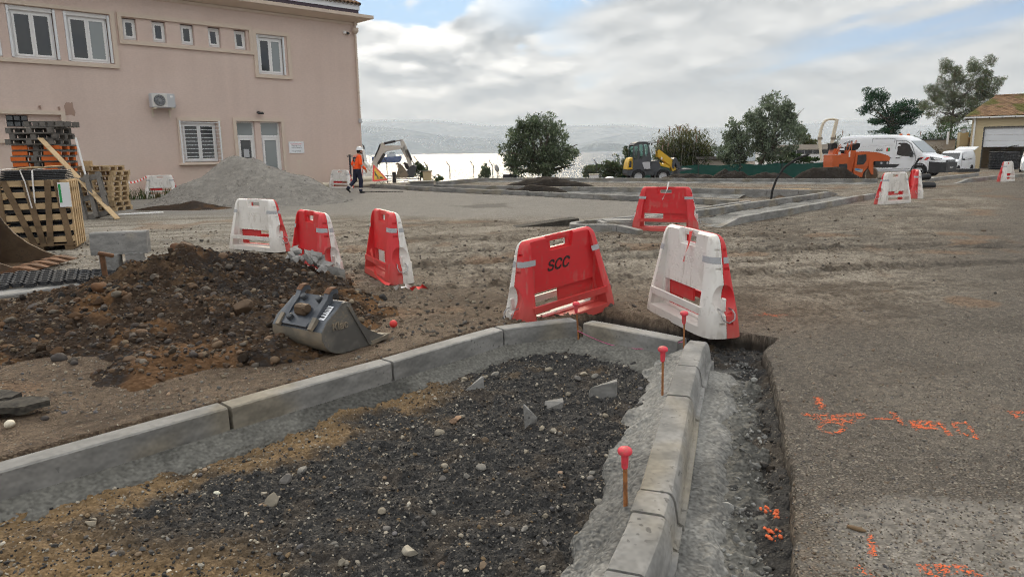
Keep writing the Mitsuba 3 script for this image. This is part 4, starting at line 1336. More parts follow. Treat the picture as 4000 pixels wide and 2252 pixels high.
def bpose(x, y, yaw, tilt=0, z=0, front='w'):
    M = mat4((x, y, z), yaw)
    Rt = trimesh.transformations.rotation_matrix(-tilt, [0, 1, 0])
    M = M @ Rt
    if front == 'r':
        M = M @ mat4(rz=PI)
    return M


B0 = make_barrier('white fronted barrier left of the leading red one, tilted on the pile edge beside the trench')
B0.place(bpose(1.585, 6.131, -1.332, -.013, .0))
labels[B0.key]['label'] = 'nearest white fronted barrier with a red ribbon, right of the lettered red one'
for x, y, yaw, tilt, z, fr, lab in (
        (.47, 6.55, .68, .085, -.06, 'r', 'nearest red fronted barrier with black letters sprayed on its panel'),
        (-4.12, 11.45, -.56, 0, 0, 'w', 'white fronted barrier behind the dirt heap, leftmost of the three there'),
        (-2.46, 8.75, -.95, 0, 0, 'r', 'red barrier by the rubble pile, middle of the three left of centre'),
        (-1.544, 8.673, -1.122, 0, 0, 'r', 'red barrier standing alone in the muddy yard, third from the left'),
        (2.92, 13.307, -.40, 0, 0, 'r', 'red fronted barrier with a pale ribbon, in front of the kerb island'),
        (10.27, 19.0, .487, 0, 0, 'w', 'white fronted barrier on the right with red end, nearer of a far pair'),
        (12.04, 21.14, 1.216, 0, 0, 'w', 'barrier seen end on behind another one, further of the far pair on the right'),
        (20.76, 29.76, .66, 0, 0, 'w', 'rightmost barrier, small and far, near the stack of black grids'),
        (-7.695, 32.33, -.394, 0, 0, 'w', 'white barrier against the pink wall left of the worker'),
        (-13.68, 27.85, .138, 0, 0, 'w', 'white barrier at the pink wall left of the gravel heap, taped to the pallets'),
        (-6.72, 33.9, 1.15, 0, 0, 'w', 'barrier seen end on at the corner of the building, right of the worker')):
    B0.copy(bpose(x, y, yaw, tilt, z, fr), lab)
# sprayed letters on the leading red barrier
tx = meshkit.text_mesh('SCC', .095, .003, bold=True)
v = tx.vertices - V([tx.bounds[:, 0].mean(), 0, 0])
M1 = bpose(.47, 6.55, .68, .085, -.06, 'r')
scene['barrier_001__sprayed_lettering'] = mikit.ply(xf(tm(np.stack([-(v[:, 0] * 1.02 + .32 * v[:, 1]) + .05, .0505 + v[:, 2], v[:, 1] + .50], 1), tx.faces), M1), 'marking_black')
labels['barrier_001__sprayed_lettering'] = {'label': 'black stencilled letters sprayed on the red panel'}


def ribbon(pts, w, tw=None):
    """a thin strip of tape along points, with a twist"""
    p = V(pts, float)
    t = np.gradient(p, axis=0); t /= np.linalg.norm(t, axis=1, keepdims=True)
    s = np.cross(t, V([0.2, .9, .3])); s /= np.linalg.norm(s, axis=1, keepdims=True)
    u = np.cross(t, s)
    a = np.linspace(0, tw or 0, len(p))[:, None]
    d = (np.cos(a) * s + np.sin(a) * u) * w / 2
    n = len(p)
    vv_ = np.vstack([p - d, p + d])
    return tm(vv_, [(i, i + 1, n + i + 1) for i in range(n - 1)] + [(i, n + i + 1, n + i) for i in range(n - 1)])


hp = (bpose(1.585, 6.131, -1.332, -.013, .0) @ V([.03, -.035, .79, 1]))[:3]
single('ribbon', ribbon([hp + V(q) for q in ((0, .03, .01), (-.01, -.03, .02), (-.02, -.05, -.03), (-.035, -.06, -.10), (-.06, -.065, -.17), (-.075, -.07, -.24))], .028, 2.2), 'tape_red', 'red tape ribbon hanging from the handle of the nearest white barrier', 'tape', smooth=True)
hp = (bpose(2.92, 13.307, -.40, 0, 0, 'r') @ V([-.02, .04, .79, 1]))[:3]
single('ribbon', ribbon([hp + V(q) for q in ((.03, 0, .12), (.01, -.02, .05), (.0, -.04, 0), (-.03, -.06, -.06), (-.06, -.07, -.13), (-.10, -.08, -.2))], .03, 2.5), 'tape_white', 'pale ribbon tied to the handle of the barrier by the kerb island', 'tape', smooth=True)
hp = (bpose(-2.46, 8.75, -.95, 0, 0, 'r') @ V([0, .03, .79, 1]))[:3]
single('ribbon', ribbon([hp + V(q) for q in ((0, .0, .03), (.03, -.03, .02), (.02, -.05, -.03), (-.03, -.06, -.02))], .03, 2.5), 'tape_red', 'short red ribbon on the handle of the barrier by the rubble', 'tape', smooth=True)
single('ribbon', ribbon([(-1.72, 8.55, .36), (-1.66, 8.4, .22), (-1.62, 8.25, .10), (-1.5, 8.1, .03), (-1.42, 8.02, .012)], .05, 2.0), 'tape_red', 'red and white tape trailing from the barrier by the rubble to the ground', 'tape', smooth=True)
for i, (x, y) in enumerate(((-1.24, 7.78), (-1.05, 7.72))):
    single('tape_scrap', ribbon([(x - .08, y, .012), (x - .03, y + .02, .045), (x + .02, y - .02, .03), (x + .05, y - .05, .06), (x + .10, y + .01, .015)], .05, 2.8 + i), 'tape_red' if i else 'tape_white',
           ('crumpled white tape scrap on the mud before the lone red barrier', 'crumpled red tape scrap on the mud, right of the white one')[i], 'tape', smooth=True)
tp = [V([-13.7, 24.8, .80]), V([-13.2, 26.3, .80]), V([-14.55, 28.7, .84])]
k = 18
cv = [V([-11.35, 20.7, .80]) * (1 - q) + V([-14.12, 27.78, .80]) * q - V([0, 0, .10 * math.sin(q * PI)]) for q in np.linspace(0, 1, k)]
tpT = Thing('barrier_tape', 'red and white tape strung from the pallets to the barrier by the wall', 'tape')
for i in range(k - 1):
    tpT.part('stripe', ribbon([cv[i], cv[i] * .5 + cv[i + 1] * .5, cv[i + 1]], .07, .3), 'tape_red' if i % 2 else 'tape_white', smooth=True)

# ---------------------------------------------------------------- digging buckets
def bucket(t, W, s, M, teeth, upper, lower, plate, tooth_mat, text=None, hooks=True):
    pr = V([(.03, .432), (.07, .428), (.095, .40), (.115, .35), (.145, .29), (.20, .215), (.28, .145), (.38, .085), (.48, .045), (.475, .012), (.29, .0), (.08, 0), (-.02, .002), (-.09, .015), (-.155, .045), (-.205, .095), (-.235, .16), (-.232, .22), (-.18, .295), (-.06, .378), (0, .425)]) * s
    T_ = lambda m: xf(m, M)
    hw = W / 2
    for sg in (-1, 1):
        t.part('side_plate', T_(side(pr, sg * hw - .009, sg * hw + .009)), plate, smooth=25)
        t.part('wear_strip', T_(beam((.06 * s, sg * (hw + .014), .40 * s), (.29 * s, sg * (hw + .014), .01 * s), .014, .03 * s)), plate, smooth=False)
        t.part('cutting_edge', T_(beam((.29 * s, sg * (hw + .012), .012), (.50 * s, sg * (hw + .012), .036 * s), .016, .032)), tooth_mat, smooth=False)
    out = pr[9:21]; back = out[::-1]

    def shell(seg, th):
        d = np.gradient(seg, axis=0); d /= np.linalg.norm(d, axis=1, keepdims=True)
        n = np.stack([-d[:, 1], d[:, 0]], 1)
        return side(np.vstack([seg + n * .002, (seg - n * th)[::-1]]), -hw - .004, hw + .004)
    t.part('lower_shell', T_(shell(out[:9], .016)), lower, smooth=40)
    t.part('upper_shell', T_(shell(out[8:], .02)), upper, smooth=40)
    t.part('top_tube', T_(cyl((.05 * s, -hw, .405 * s), (.05 * s, hw, .405 * s), .028 * s, 14)), upper)
    t.part('lip', T_(cbox((.44 * s, 0, .02 * s), (.12 * s, W, .022), .005)), plate)
    for i in range(teeth):
        y = -hw + .05 + i * (W - .10) / (teeth - 1)
        t.part('tooth', T_(hull([(.44 * s, y - .035 * s, .0), (.44 * s, y + .035 * s, .0), (.44 * s, y - .035 * s, .05 * s), (.44 * s, y + .035 * s, .05 * s), (.60 * s, y - .02 * s, .028 * s), (.60 * s, y + .02 * s, .028 * s), (.51 * s, y - .038 * s, .012), (.51 * s, y + .038 * s, .012), (.51 * s, y - .038 * s, .052 * s), (.51 * s, y + .038 * s, .052 * s)])), tooth_mat, smooth=False)
    if hooks:
        # coupler plate on the sloping back, with two hooked ears
        a, b = V([-.215, .255]), V([.0, .435])
        d = (b - a) / np.linalg.norm(b - a); n = V([-d[1], d[0]])
        at = lambda q, h: a + d * q + n * h
        for y in (-.16, .16):
            rib = [at(-.02, 0), at(.27, 0), at(.285, .0), at(.295, .02), at(.315, .035), at(.345, .03), at(.36, .0), at(.378, .01), at(.385, .05), at(.35, .08), at(.30, .078), at(.25, .055), at(.12, .045), at(-.02, .02)]
            t.part('ear', T_(side(V(rib) * s, y - .026, y + .026)), upper, smooth=35)
            t.part('ear_wear', T_(side(V([at(.292, .082), at(.352, .084), at(.391, .052), at(.38, .046), at(.348, .074), at(.295, .072)]) * s, y - .028, y + .028)), 'rusty_steel', smooth=False)
            t.part('wear_pad', T_(side(V([at(-.05, .004), at(.06, .004), at(.06, .05), at(-.05, .03)]) * s, y * 1.16 - .02, y * 1.16 + .02)), 'bucket_mud', smooth=False)
        t.part('coupler_plate', T_(side(V([at(-.03, .004), at(.30, .004), at(.30, .028), at(-.03, .028)]) * s, -.135, .135)), upper, smooth=False)
        c = at(.12, .05) * s
        t.part('lug', T_(cat([cbox((c[0], 0, c[1]), (.085, .13, .085), .018), cyl((c[0], .05, c[1] + .01), (c[0] - .02, -.085, c[1] + .02), .03, 10)])), 'bucket_brown', smooth=30)
        for y, q in ((-.09, .25), (.09, .25), (.08, .03)):
            c = at(q, .03) * s
            t.part('bolt', T_(lathe([(.026, 0), (.026, .03), (.018, .038), (0, .038)], 12, (c[0], y, c[1]), (n[0], 0, n[1]))), 'machine_grey')
        # plate with printed lines, beside the right side plate
        c = at(.135, .003) * s
        L_ = np.eye(4); L_[:3, 0], L_[:3, 1], L_[:3, 2], L_[:3, 3] = (0, -1, 0), (d[0], 0, d[1]), (n[0], 0, n[1]), (c[0], -hw + .085, c[1])
        lb_ = t.part('data_label', T_(xf(box((0, 0, .003), (.10, .155, .004)), L_)), 'white_paint', smooth=False, label='white data label with rows of small black print')
        for i, (w, h, yy) in enumerate(((.05, .006, .06), (.045, .006, .045), (.05, .006, .03), (.05, .006, .016), (.06, .010, -.006), (.07, .013, -.03))):
            t.part('print', T_(xf(box((.012 - i * .002, yy, .0062), (w, h, .0016)), L_)), 'black_plastic', smooth=False, under=lb_)
    if text:
        tt_ = meshkit.text_mesh(text, .055, .010, bold=True)
        v = tt_.vertices
        t.part('raised_lettering', T_(tm(np.stack([v[:, 0] - .115, -hw - .008 - v[:, 2], v[:, 1] + .195], 1), tt_.faces)), 'bucket_mud', smooth=False)


bk = Thing('digging_bucket', 'grey steel digger bucket with two hooked ears lying by the left kerb', 'digger bucket')
fx = V([.57, .82]); ln_ = V([-fx[1], fx[0]])
MB_ = np.eye(4); MB_[:2, 0], MB_[:2, 1] = fx, ln_
c0 = V([-1.29, 5.20]) + ln_ * .28
MB_[:3, 3] = (c0[0], c0[1], .015)
bucket(bk, .56, .90, MB_, 4, 'bucket_blue', 'bucket_mud', 'bucket_steel', 'bucket_mud', text='Klac')
b2 = Thing('digging_bucket', 'large rusty brown digger bucket cut off by the left edge of the picture', 'digger bucket')
MB2 = mat4((-7.42, 8.95, .02), .10)
MB2[:2, 3] += V([-.06, .55])
bucket(b2, 1.1, 2.05, MB2, 5, 'bucket_brown', 'bucket_brown', 'bucket_brown', 'rusty_steel', hooks=False)

# ---------------------------------------------------------------- things on the ground near the heap
ks = kerb_prof = hull([(x, y, z) for x in (-.335, .335) for y, z in ((-.10, 0), (.12, 0), (.12, .28), (.10, .29), (-.035, .29), (-.06, .275), (-.088, .15), (-.10, .14))])
single('kerb_block', ks, 'concrete', 'loose grey kerb stone laid across two split blocks', 'kerb stone', smooth=20, M=mat4((-5.16, 9.25, .26), .28))
for i, (x, y, r) in enumerate(((-5.24, 9.13, .25), (-4.99, 9.26, .40))):
    bm_ = rock(.15, 880 + i, ICO3, 1, .05)
    q = trimesh.creation.box(extents=(.21, .24, .27)).subdivide().subdivide()
    q.vertices += (meshkit.noise(q.vertices * 14 + 50, 3 + i)[:, None] - .5) * .022 * (np.abs(q.vertices[:, :1]) < .10)
    single('split_block', q, 'concrete', ('left rough grey block under the loose kerb stone', 'right rough grey block under the loose kerb stone')[i], 'concrete block', smooth=False, M=mat4((x, y, .135), r))
# broken kerb pieces beside the barriers
for i in range(15):
    gg = np.random.default_rng(500 + i)
    L, w, h = gg.uniform(.10, .22), gg.uniform(.07, .13), gg.uniform(.04, .09)
    p = gg.uniform(-.5, .5, (11, 3)) * V([L, w, h]) * 1.15
    p = np.vstack([p, V([(-L / 2, -w / 2, -h / 2), (L / 2, -w / 2, -h / 2), (L / 2, w / 2, -h / 2), (-L / 2, w / 2, h / 2)])])
    x, y = -2.30 + gg.normal(0, .13), 8.02 + gg.normal(0, .13)
    single('rubble_piece', hull(p), 'concrete', 'broken grey kerb piece in the rubble pile between heap and barriers', 'rubble', 'rubble of broken kerbs', smooth=False, M=mat4((x, y, .05 + .12 * max(0, 1 - math.hypot(x + 2.3, y - 8.02) / .28) + .02 * (i % 3) + max(0.0, float(heap_z(V([x]), V([y]))[0]))), gg.uniform(0, 6), gg.normal(0, .4), gg.normal(0, .5)))
shard('concrete_shard', 'tall flat kerb slab standing on edge in the rubble pile', [(-.10, -.03, 0), (.12, -.03, 0), (.12, .03, 0), (-.08, .03, .02), (-.12, -.03, .22), (.05, -.03, .2), (.12, .03, .16), (-.09, .03, .2)], (-2.02, 7.92, .05), -.25)
single('ball', trimesh.creation.icosphere(3, .034), 'tape_red', 'small bright red ball on the mud by the left kerb', 'ball', smooth=True, M=mat4((-1.04, 5.98, .045)))
# big stones of the heap, each on its own
HEAP_ST = [(-2.34, 5.95, .105), (-3.0, 6.75, .05), (-3.36, 6.9, .045), (-3.42, 5.12, .062), (-3.27, 5.05, .042), (-2.94, 6.45, .047), (-2.44, 4.88, .041), (-2.59, 4.75, .034), (-2.31, 4.9, .043), (-2.25, 5.19, .044), (-2.16, 6.5, .041), (-.67, 5.76, .036), (-1.54, 6.61, .037), (-3.87, 7.62, .056), (-3.62, 7.72, .12), (-3.75, 7.85, .10), (-4.49, 7.0, .044), (-3.24, 6.72, .046), (-3.97, 7.2, .042), (-3.92, 6.6, .075), (-2.13, 6.23, .039), (-3.01, 7.4, .047), (-2.7, 7.6, .043), (-4.0, 7.5, .06), (-3.06, 5.47, .053), (-2.99, 5.52, .041), (-2.6, 5.1, .035), (-3.62, 6.33, .047), (-4.43, 6.38, .065), (-4.5, 6.72, .049), (-4.01, 6.35, .054), (-3.01, 7.1, .054), (-2.6, 6.96, .039), (-2.55, 5.69, .032), (-2.51, 5.32, .036), (-2.27, 4.93, .033), (-3.77, 5.39, .037), (-4.34, 5.93, .044), (-3.28, 5.36, .036), (-1.74, 4.95, .036), (-1.63, 4.83, .027), (-1.87, 4.91, .031), (-2.01, 4.68, .026), (-3.32, 6.31, .036), (-3.61, 7.0, .045), (-3.2, 7.75, .055), (-2.55, 7.8, .06), (-2.2, 7.6, .05), (-2.8, 7.9, .049), (-1.41, 6.35, .032), (-1.4, 6.87, .031), (-1.69, 7.19, .037), (-1.64, 6.8, .027), (-2.74, 3.9, .025)]
gg = np.random.default_rng(77)
for _ in range(150):
    yy_ = gg.uniform(4.9, 8.1); xx_ = gg.uniform(-.72 * yy_ + .2, -1.5)
    HEAP_ST.append((xx_, yy_, float(np.clip(gg.lognormal(math.log(.025), .28), .016, .045))))
SPECIAL = {0: 'broad flat reddish brown stone on the soil, left of the bucket', 14: 'biggest dark boulder on the crest of the soil heap', 15: 'brown boulder just behind the crest of the soil heap', 19: 'large brown stone low on the left of the soil heap', 11: 'dark stone on the mud near the red ball', 3: 'pale tan slab at the left foot of the soil heap'}
for i, (x, y, r) in enumerate(HEAP_ST):
    q = np.random.default_rng(900 + i)
    if inside(PLANTER.buffer(.2), x, y): continue
    m = rock(r, 900 + i, ICO3 if r > .04 else ICO2, .72 if r > .08 else .65, .30, i % 2 == 0)
    z = float(land_z(V([x]), V([y]))[0])
    m.apply_translation((x, y, z + r * .22))
    c = STONE_COLS[[0, 2, 1, 5, 2, 4, 7, 0, 5, 8][i % 10]] * q.uniform(.5, .85) * (V([.85, .62, .46]) if i in (0, 14, 15, 19) else 1)
    nn = meshkit.fbm(m.vertices * 30, 3, i)[:, None]
    single('stone', m, 'vertex_stone', SPECIAL.get(i, stone_label(c, r, 'heap', x, y)), 'stone', None if i in SPECIAL else 'stones of the dug soil', smooth=True, color=np.clip(c * V([.78, .70, .62]) * (.6 + .8 * nn), 0, .5))
for i, (x, y, L, rz) in enumerate(((-2.98, 3.97, .22, .2), (-3.2, 4.12, .2, -.3))):
    q = ext(V([(-L, -.07), (-.3 * L, -.10), (.5 * L, -.08), (L, -.02), (.8 * L, .07), (.1 * L, .10), (-.8 * L, .08)]), .045).subdivide().subdivide()
    q.vertices[:, 2] += .03 * meshkit.noise(q.vertices * 12 + 9, i) + .02 * q.vertices[:, 0]
    single('asphalt_slab', q, 'black_asphalt', ('broken black asphalt slab at the left edge near the kerb', 'second black asphalt slab behind the first at the left edge')[i], 'asphalt slab', smooth=False, M=mat4((x, y, .03), rz))
single('pebble', rock(.03, 71, ICO3, .8, .2), 'cream_paint', 'pale cream pebble before the black asphalt slab at the left edge', 'stone', smooth=True, M=mat4((-2.86, 3.78, .03)))
single('concrete_strip', xf(cbox((0, 0, 0), (2.6, .42, .12), .015), mat4((-5.15, 8.55, -.02), .95)), 'concrete', 'pale concrete strip set in the ground between the honeycomb grid and the soil heap', 'concrete strip', smooth=False)
# rusty angle stake and plastic honeycomb matting
stk = Thing('angle_stake', 'rusty bent steel stake standing in the soil before the grey blocks', 'stake', M=mat4((-4.93, 8.42, 0), .3, .12))
stk.part('shaft', cat([box((0, 0, .16), (.05, .008, .46)), box((.022, .022, .16), (.008, .05, .46))]), 'rusty_steel', smooth=False)
stk.part('head', xf(cbox((.05, 0, .0), (.17, .05, .045), .01), mat4((0, 0, .38), ry=.25)), 'rusty_steel')
stk.part('foot', cbox((.04, 0, .03), (.18, .07, .04), .008), 'rusty_steel')
hx_ = []
for i in range(17):
    for j in range(6):
        u, w = i * .125, j * .108 + (i % 2) * .054
        rr = .062
        P_ = [(u + rr * math.cos(k * PI / 3), w + rr * math.sin(k * PI / 3)) for k in range(6)]
        Q_ = [(u + .043 * math.cos(k * PI / 3), w + .043 * math.sin(k * PI / 3)) for k in range(6)]
        hx_.append(ext(Polygon(P_, [Q_]), .035))
hm = cat(hx_)
v = hm.vertices.copy()
u = v[:, 0]
pos = V([-5.05, 9.0]) + np.stack([-u * .86, -u * .62], 1) + v[:, 1:2] * V([[.42, -.80]]) * np.clip(1.1 - .2 * u, .4, 1)[:, None]
hm = tm(np.stack([pos[:, 0], pos[:, 1], v[:, 2] * 1.3 + .03 + .10 * np.sin(np.clip(u / 2.1, 0, 1) * PI) * (1 - .7 * v[:, 1] / .6)], 1), hm.faces)
mt = Thing('ground_grid', 'black plastic honeycomb ground grid bent over the ground before the brown bucket', 'plastic grid')
mt.part('cells', hm, 'black_plastic', smooth=False, kind='stuff')

# ---------------------------------------------------------------- stakes with caps, string
STK = [((.459, 2.68, -.1), (.449, 2.68, .317), 'stake with a red mushroom cap nearest the camera, beside the short kerb stones', .014), ((.897, 4.03, -.1), (.89, 4.03, .354), 'stake with a red mushroom cap second from the camera on the right kerb', .0105),
       ((.545, 5.60, -.1), (.518, 5.58, .30), 'thin red capped stake at the far left planter corner, before the lettered barrier', .010), ((1.262, 5.0, -.1), (1.25, 4.99, .345), 'red capped stake at the far right planter corner, before the white barrier', .010)]
for a, b, lab, rr in STK:
    t = Thing('capped_stake', lab, 'stake', 'marking stakes with red caps')
    a, b = V(a), V(b)
    n = 60
    q = np.linspace(0, 1, n)[:, None]
    t.part('bar', tube(a + (b - a) * q, rr * .62 * (1 + .12 * (np.arange(n) % 2)), 8), 'rusty_bar', smooth=False)
    t.part('cap', lathe([(.0, -.10), (.0135, -.085), (.0155, -.034), (.018, -.028), (.027, -.025), (.0305, -.017), (.029, -.007), (.022, .000), (.011, .0035), (0, .004)], 20, b), 'cap_red', smooth=40)
cv = [V([.53, 5.585, .06]) * (1 - q) + V([1.255, 4.995, .12]) * q - V([0, 0, .10 * math.sin(q * PI)]) for q in np.linspace(0, 1, 20)]
single('mason_string', tube(cv, .0028, 5), 'pink_string', 'pink builder string sagging between the two far capped stakes', 'string', smooth=True)

# orange spray marks: flecks of paint caught on the stones of the road
MARKS = [('orange sprayed line with arrow and letters, middle of the road on the right', [([(1.845, 4.065), (1.794, 3.895)], .022), ([(1.656, 3.797), (1.827, 3.776), (1.995, 3.798)], .024), ([(1.735, 3.759), (1.887, 3.703)], .02), ([(1.669, 3.726), (1.779, 3.716), (1.867, 3.663)], .02),
          ([(1.787, 3.6), (1.761, 3.562), (1.725, 3.536), (1.689, 3.527), (1.661, 3.538), (1.65, 3.566), (1.658, 3.605), (1.683, 3.643), (1.72, 3.671), (1.758, 3.681), (1.786, 3.669), (1.796, 3.639), (1.787, 3.6)], .013), ([(1.906, 3.744), (2.011, 3.723), (2.12, 3.713)], .014), ([(2.168, 3.834), (2.124, 3.626)], .016),
          ([(2.198, 3.677), (2.164, 3.572), (2.258, 3.675), (2.198, 3.677)], .016), ([(2.206, 3.584), (2.293, 3.673), (2.262, 3.569), (2.206, 3.584)], .016), ([(2.334, 3.672), (2.292, 3.479)], .016), ([(2.407, 3.642), (2.485, 3.652), (2.4, 3.427), (2.363, 3.514), (2.407, 3.642)], .012)]),
         ('faint orange tick at the right edge of the picture', [([(2.806, 3.694), (2.822, 3.75), (2.838, 3.807), (2.86, 3.78), (2.931, 3.818)], .016)]),
         ('short thick orange stroke near the bottom right corner', [([(1.394, 2.521), (1.33, 2.387)], .017)]),
         ('small orange sprayed dab at the bottom edge left of the scrawl', [([(1.24, 2.323), (1.249, 2.24)], .016)]),
         ('orange sprayed scrawl cut by the bottom edge on the right', [([(1.47, 2.311), (1.484, 2.254), (1.57, 2.297), (1.649, 2.255)], .02), ([(1.494, 2.316), (1.543, 2.309), (1.63, 2.307)], .012)]),
         ('faded reddish paint streak on the road right of the white barrier', [([(2.23, 6.268), (2.542, 6.285)], .05), ([(2.318, 6.376), (2.418, 6.183)], .03)])]
for mi_, (lab, strokes) in enumerate(MARKS):
    gg = np.random.default_rng(60 + mi_)
    vs, fs, at = [], [], 0
    for pts, w in strokes:
        ln = LineString(pts)
        n = int(ln.length * w * 2 * (34000 if mi_ < 5 else 7000))
        for _ in range(n):
            p = V(ln.interpolate(gg.uniform(0, ln.length)).coords[0]) + gg.normal(0, w * .55, 2)
            if meshkit.noise(V([p[0] * 90, p[1] * 90, 2.0])) < .42: continue
            r = gg.uniform(.0014, .0036)
            th = np.arange(4) * PI / 2 + gg.uniform(0, 1)
            rr = r * gg.uniform(.6, 1.3, 4)
            z = float(0)
            vs.append(np.stack([p[0] + rr * np.cos(th) * 1.3, p[1] + rr * np.sin(th), th * 0], 1))
            fs.append(V([(0, 1, 2), (0, 2, 3)]) + at); at += 4
    vv_ = np.vstack(vs)
    vv_[:, 2] = ground_z(vv_[:, 0], vv_[:, 1]) + .0045
    single('spray_marking', tm(vv_, np.vstack(fs)), 'spray_orange', lab, 'marking', smooth=False)
for i, (x, y) in enumerate(((1.148, 2.85), (1.073, 2.68))):
    m_, c_ = scatter(x + gg.normal(0, .022, 16), y + gg.normal(0, .03, 16), np.full(16, -.085) + gg.uniform(0, .02, 16), gg.uniform(.005, .014, 16), np.tile(V([[.66, .15, .06]]), (16, 1)), GRITS, seed=80 + i)
    single('painted_clods', m_, 'vertex_stone', ('clods with orange paint in the trench, upper of two spots', 'clods with orange paint in the trench, lower of two spots')[i], 'clods', color=c_, smooth=False, kind='stuff')
single('wood_chip', xf(lathe([(.0, -.035), (.006, -.033), (.009, -.01), (.0085, .02), (.004, .036), (0, .038)], 10, (0, 0, 0), (1, -.75, 0)), mat4((1.355, 2.565, .012))), 'brown_wood', 'small brown cigar shaped wood chip on the road near the bottom', 'wood chip')

# ---------------------------------------------------------------- gravel heap
def gheap_z(x, y):
    def cone(cx, cy, h, sl, rx=1.0):
        d = np.hypot((x - cx) / rx, y - cy)
        return h - sl * (np.sqrt(d * d + .22 ** 2) - .22)
    zs = [cone(-9.15, 23.9, 1.50, .70, 1.02), cone(-8.45, 23.5, 1.42, .72, 1.0), cone(-7.65, 23.2, 1.18, .60, 1.08), cone(-9.9, 23.3, .85, .55, 1.05)]
    z = np.log(sum(np.exp(16 * q) for q in zs)) / 16
    ridge = .13 * np.sin((x * .8 + y * .75) * 3.1 + 1.5 * nz(x, y, .8, 7)) * sstep(.1, .7, z) * sstep(1.55, 1.1, z)
    z = z + ridge * .6 + .16 * nz(x, y, 1.2, 131, 4) + .06 * nz(x, y, 6, 132, 3)
    return np.maximum(z, -.3)


labels[put('gravel_heap', grid(np.arange(-12.6, -4.2, .045), np.arange(20.2, 27, .045), gheap_z), 'crushed_gravel', True)] = {'label': 'tall heap of grey crushed gravel in front of the pink building', 'category': 'gravel heap'}
gg = np.random.default_rng(444)
nx_, ny_ = gg.uniform(-12.2, -4.6, 5200), gg.uniform(20.6, 24.2, 5200)
hz_ = gheap_z(nx_, ny_)
kp = (hz_ > -.06) & ((hz_ < .25) | (gg.uniform(0, 1, 5200) < .45))
nx_, ny_, hz_ = nx_[kp], ny_[kp], hz_[kp]
m_, c_ = scatter(nx_, ny_, np.maximum(hz_, 0), np.clip(gg.lognormal(math.log(.015), .4, len(nx_)), .007, .035), stone_colors(len(nx_), gg, V([(.14, .13, .12), (.22, .205, .185), (.25, .235, .21), (.31, .295, .26)])), GRITS, seed=31)
struct('coarse_gravel', m_, 'vertex_stone', color=c_, kind='stuff', label='coarse stones rolled to the foot of the gravel heap')
single('mud_heap', grid(np.arange(-11.5, -7, .05), np.arange(19.6, 22, .05), lambda x, y: .26 * np.exp(-((x + 9.3) / .75) ** 2 - ((y - 20.9) / .4) ** 2) + .12 * np.exp(-((x + 10.4) / .7) ** 2 - ((y - 20.6) / .4) ** 2) + .12 * nz(x, y, 3, 140, 4) * np.exp(-((x + 9.5) / 1.2) ** 2 - ((y - 20.8) / .5) ** 2) - .05), 'dug_soil', 'low brown mud mound at the foot of the gravel heap', 'mud heap', smooth=True)

# dark earth heaps in the far beds
def dark_heap(name, label, x0, y0, L, W_, h, seed, rz=0, group='dark soil heaps in the far beds', z0=0.0):
    def f(x, y):
        q = np.clip(1 - (x / L) ** 2 - (y / W_) ** 2, -1, 1)
        return h * np.sign(q) * np.abs(q) ** .8 * (1 + 1.0 * nz(x, y, 2.0 / max(L, .5), seed, 3)) + .10 * nz(x, y, 4, seed + 1, 3) - .02
    single(name, xf(grid(np.linspace(-L * 1.25, L * 1.25, 90), np.linspace(-W_ * 1.3, W_ * 1.3, 50), f), mat4((x0, y0, z0), rz)), 'dark_earth', label, 'soil heap', group, smooth=True)


dark_heap('soil_heap', 'dark earth heap in the bed between two kerbs, below the olive tree', 1.75, 32.4, 2.0, .8, .34, 150, -.35)
dark_heap('soil_heap', 'small lumpy earth heap against the gravel kerb, left of the central barrier', .85, 26.3, 1.5, .5, .28, 152, -.5)
dark_heap('soil_heap', 'black soil heap under the shovel of the yellow loader', 9.2, 36.3, 1.9, 1.1, .52, 155, -.3, z0=-.15)
dark_heap('soil_heap', 'pointed dark heap with some green right of the loader', 10.7, 34.5, 1.1, .8, .62, 157, z0=-.08)
dark_heap('soil_heap', 'long black heap left of the orange roller', 12.3, 33.7, 1.35, .8, .50, 159, z0=-.08)
dark_heap('soil_heap', 'high black heap in front of the orange roller', 14.35, 32.3, 1.65, .8, .70, 161, z0=-.05)

# ---------------------------------------------------------------- pallets
def pallet(t, M, wood_, L=1.2, W_=.8, side_mat=None, nd=5):
    pt = lambda n, m, mt_: t.part(n, xf(m, M), mt_, smooth=False)
    for k in range(nd):
        pt('deck_board', box((0, -W_ / 2 + .06 + k * (W_ - .12) / (nd - 1), .133), (L, .12 if nd > 4 else .09, .020)), wood_)
    for k in (-1, 0, 1):
        pt('stringer_board', box((k * (L / 2 - .07), 0, .112), (.14, W_, .020)), wood_)
        for j in (-1, 0, 1):
            pt('block', box((k * (L / 2 - .07), j * (W_ / 2 - .05), .061), (.14, .10, .080)), wood_ if side_mat is None or k == 0 else side_mat)
    for j in (-1, 0, 1):
        pt('bottom_board', box((0, j * (W_ / 2 - .05), .010), (L, .10, .020)), wood_)
    if side_mat:
        for k in (-1, 1):
            pt('painted_block', box((k * (L / 2 - .20), -W_ / 2 - .003, .072), (.39, .02, .098)), side_mat)


